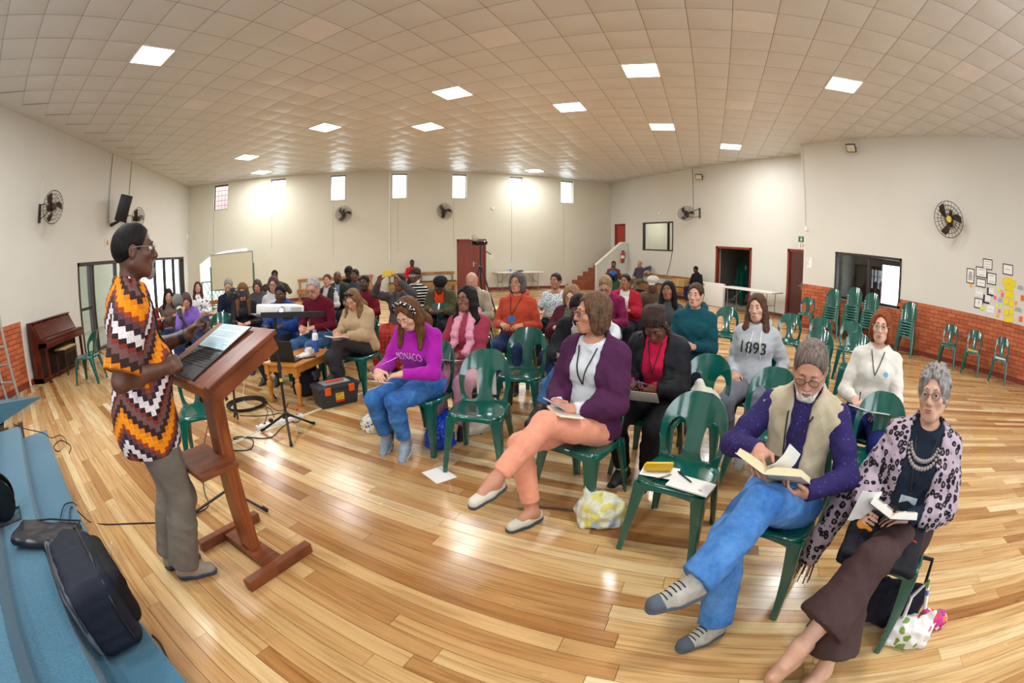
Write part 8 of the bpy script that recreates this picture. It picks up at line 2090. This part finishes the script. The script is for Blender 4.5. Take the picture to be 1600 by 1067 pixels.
# ================================================================== BACK OF THE HALL: BOARD, TABLES, BENCHES, EXTINGUISHER
t = empty('whiteboard', (-4.36, 16.3, 0), 0, 'large cream whiteboard on a stand before the back opening', 'whiteboard')
b = MB(); b.rbox((-.83, -.012, .70), (.83, .012, 1.97), .003); b.build('board', mat('board_cream', '#cdc6ac', .4), t)
b = MB()
for z in (.70, 1.97): b.box((-.85, -.018, z - .015), (.85, .018, z + .015))
for x in (-.84, .84): b.box((x - .012, -.018, .70), (x + .012, .018, 1.97))
b.build('frame', mat('board_frame', '#77786f', .4), t)
for x in (-.87, .87):
    b = MB(); b.box((x - .02, -.02, 0.04), (x + .02, .02, 1.55)); b.box((x - .025, -.3, 0), (x + .025, .3, .05)); b.build('stand_leg', M_GREENM, t)
b = MB(); b.box((-.7, -.06, .66), (.7, -.01, .68)); b.build('pen_tray', mat('board_frame', '#77786f', .4), t)
M_TT = mat('table_white', '#d9d7d0', .45)
def fold_table(loc, rz, L, W, label, h=.74):
    t = empty('folding_table', loc, rz, label, 'table', 'white folding tables')
    b = MB(); b.rbox((-L / 2, -W / 2, h - .045), (L / 2, W / 2, h), .015); b.build('table_top', M_TT, t, smooth=True)
    for sx in (-1, 1):
        x = sx * (L / 2 - .22); b = MB()
        b.tube([(x, -W / 2 + .08, 0), (x, -W / 2 + .12, .3), (x, -W / 2 + .1, h - .04)], .013); b.tube([(x, W / 2 - .08, 0), (x, W / 2 - .12, .3), (x, W / 2 - .1, h - .04)], .013); b.tube([(x, -W / 2 + .1, .12), (x, W / 2 - .1, .12)], .010); b.tube([(x, -W / 2 + .11, .34), (x, W / 2 - .11, .34)], .010); b.tube([(x, 0, .34), (x - sx * .35, 0, h - .05)], .010); b.build('leg_frame', mat('table_leg_grey', '#8a8a86', .4, metal=.5), t, smooth=True)
    return t
fold_table((6.65, VB - .45, 0), 0, 1.95, .75, 'white folding table against the back wall')
t = fold_table((10.62, 8.35, 0), math.radians(97), 1.85, .75, 'white folding table in front of the store doorway')
t = empty('folded_table', (10.85, 10.15, 0), math.radians(0), 'folded white table leaning on edge beside the bench', 'table')
b = MB(); b.rbox((-.06, -.48, .01), (-.01, .48, .76), .02); b.build('upper_half', M_TT, t, smooth=True); b = MB(); b.rbox((.0, -.48, .01), (.05, .48, .76), .02); b.build('lower_half', M_TT, t, smooth=True)
for z in (.15, .6):
    b = MB(); b.box((-.064, .40, z), (-.058, .46, z + .1)); b.build('catch', M_STEEL, t)
t = empty('cup', (6.35, VB - .4, .74), 0, 'small blue and white cup on the back table', 'cup'); b = MB(); b.lathe([(.03, 0), (.04, .1), (.036, .1), (.028, .01)], n=12); b.build('cup_body', mat('cup_blue', '#5a86c8', .4), t)
t = empty('black_device', (6.75, VB - .42, .74), .3, 'small black device on the back table', 'device'); b = MB(); b.rbox((-.12, -.06, 0), (.12, .06, .05), .01); b.build('case', M_BLACK, t)
M_BEN = wood('bench_wood', '#8a5224', '#b5793c', .35, (1, 5, 1)); M_GCUSH = mat('bench_cushion', '#12463a', .4)
def bench(loc, rz, L, label, cushion=True):
    t = empty('wooden_bench', loc, rz, label, 'bench', 'wooden benches along the walls')
    b = MB(); b.rbox((-L / 2, -.20, .40), (L / 2, .18, .435), .004); b.build('seat', M_BEN, t)
    b = MB(); b.rbox((-L / 2, .155, .28), (L / 2, .18, .40), .004); b.build('front_rail', M_BEN, t)
    b = MB(); b.rbox((-L / 2, -.26, .70), (L / 2, -.235, .80), .004, ); b.build('back_rail', M_BEN, t)
    n = max(2, int(L / 1.1) + 1)
    for k in range(n):
        x = -L / 2 + .08 + (L - .16) * k / (n - 1); MB().box((x - .03, .10, 0), (x + .03, .15, .40)).build('leg', M_BEN, t); MB().box((x - .03, -.2, 0), (x + .03, -.15, .40)).build('leg', M_BEN, t); MB().box((x - .03, -.27, .40), (x + .03, -.22, .78)).build('back_post', M_BEN, t)
    if cushion:
        b = MB(); b.rbox((-L / 2 + .02, -.19, .435), (L / 2 - .02, .185, .475), .015); b.build('cushion', M_GCUSH, t, smooth=True)
    return t
bench((2.85, VB - .32, 0), PI, 2.6, 'wooden bench with green seat along the back wall beside the door'); bench((-.45, VB - .32, 0), PI, 2.9, 'wooden bench along the back wall behind the bald man', False)
bench((URF - .32, 13.3, 0), PI / 2, 3.6, 'wooden bench with green cushion along the set-back right wall')
bench((9.3, 13.75, 0), math.radians(145), .7, 'short wooden bench below the balustrade')
bench((-4.2, 9.6, 0), math.radians(195), 1.9, 'dark wooden pew behind the brown jacket woman', False); bench((-3.0, 10.0, 0), math.radians(200), 1.2, 'dark wooden pew behind the white floral blouse', False)
t = empty('cardboard_box', (URF - .35, 11.95, .48), .1, 'brown cardboard box on the side bench', 'box')
b = MB(); b.rbox((-.17, -.32, 0), (.17, .32, .26), .004); b.build('carton', mat('cardboard', '#b08a58', .8), t); b = MB(); b.box((-.172, -.03, .0), (.172, .03, .262)); b.build('tape', mat('tape_tan', '#c4a878', .4), t)
t = empty('fire_extinguisher', (10.98, VB - 1.42, 1.16), 0, 'red fire extinguisher hanging on the balustrade wall', 'extinguisher')
b = MB(); b.lathe([(.06, 0), (.075, .02), (.078, .05), (.078, .36), (.06, .42), (.03, .44)], n=18); b.build('cylinder', mat('extinguisher_red', '#a5141c', .3), t, smooth=True)
b = MB(); b.lathe([(.025, .44), (.03, .46), (.028, .5), (.02, .52)], n=12); b.tube([(0, -.02, .5), (.05, -.05, .5), (.085, -.06, .4), (.085, -.06, .15)], .012); b.build('valve_and_hose', M_BLACK, t); b = MB(); b.lathe([(.0785, .18), (.0785, .3)], n=18); b.build('instruction_band', mat('label_white', '#d9d2cc', .5), t)
t = empty('hand_drum', (2.55, 7.5, 0), 0, 'carved wooden hand drum beside the video tripod', 'drum')
b = MB(); b.lathe([(.12, 0), (.09, .1), (.08, .22), (.13, .36), (.17, .48), (.17, .54)], n=20); b.build('drum_shell', wood('drum_wood', '#7a5a30', '#b89a58', .5, (1, 1, 5)), t, smooth=True)
b = MB(); b.lathe([(.172, .53), (.172, .545), (.165, .55), (.002, .55)], n=20); b.build('drum_skin', mat('hide', '#cbb68a', .7), t)
for k in range(10):
    a = 2 * PI * k / 10; b = MB(); b.tube([(.172 * math.cos(a), .172 * math.sin(a), .53), (.10 * math.cos(a + .3), .10 * math.sin(a + .3), .28)], .005); b.build('rope', mat('rope_tan', '#8a744a', .8), t)

# ------------------------------------------------------------------ things made of a single piece are that piece
for o in [x for x in bpy.data.objects if x.type == 'EMPTY' and x.parent is None]:
    ch = list(o.children)
    if len(ch) == 1 and ch[0].type == 'MESH' and not ch[0].children and ch[0].get('kind') is None:
        c = ch[0]; mw = o.matrix_basis @ c.matrix_basis; nm = o.name; pr_ = {k: o[k] for k in ('label', 'category', 'group', 'kind') if k in o}
        c.parent = None; c.matrix_basis = mw; bpy.data.objects.remove(o); c.name = nm
        for k, v_ in pr_.items(): c[k] = v_
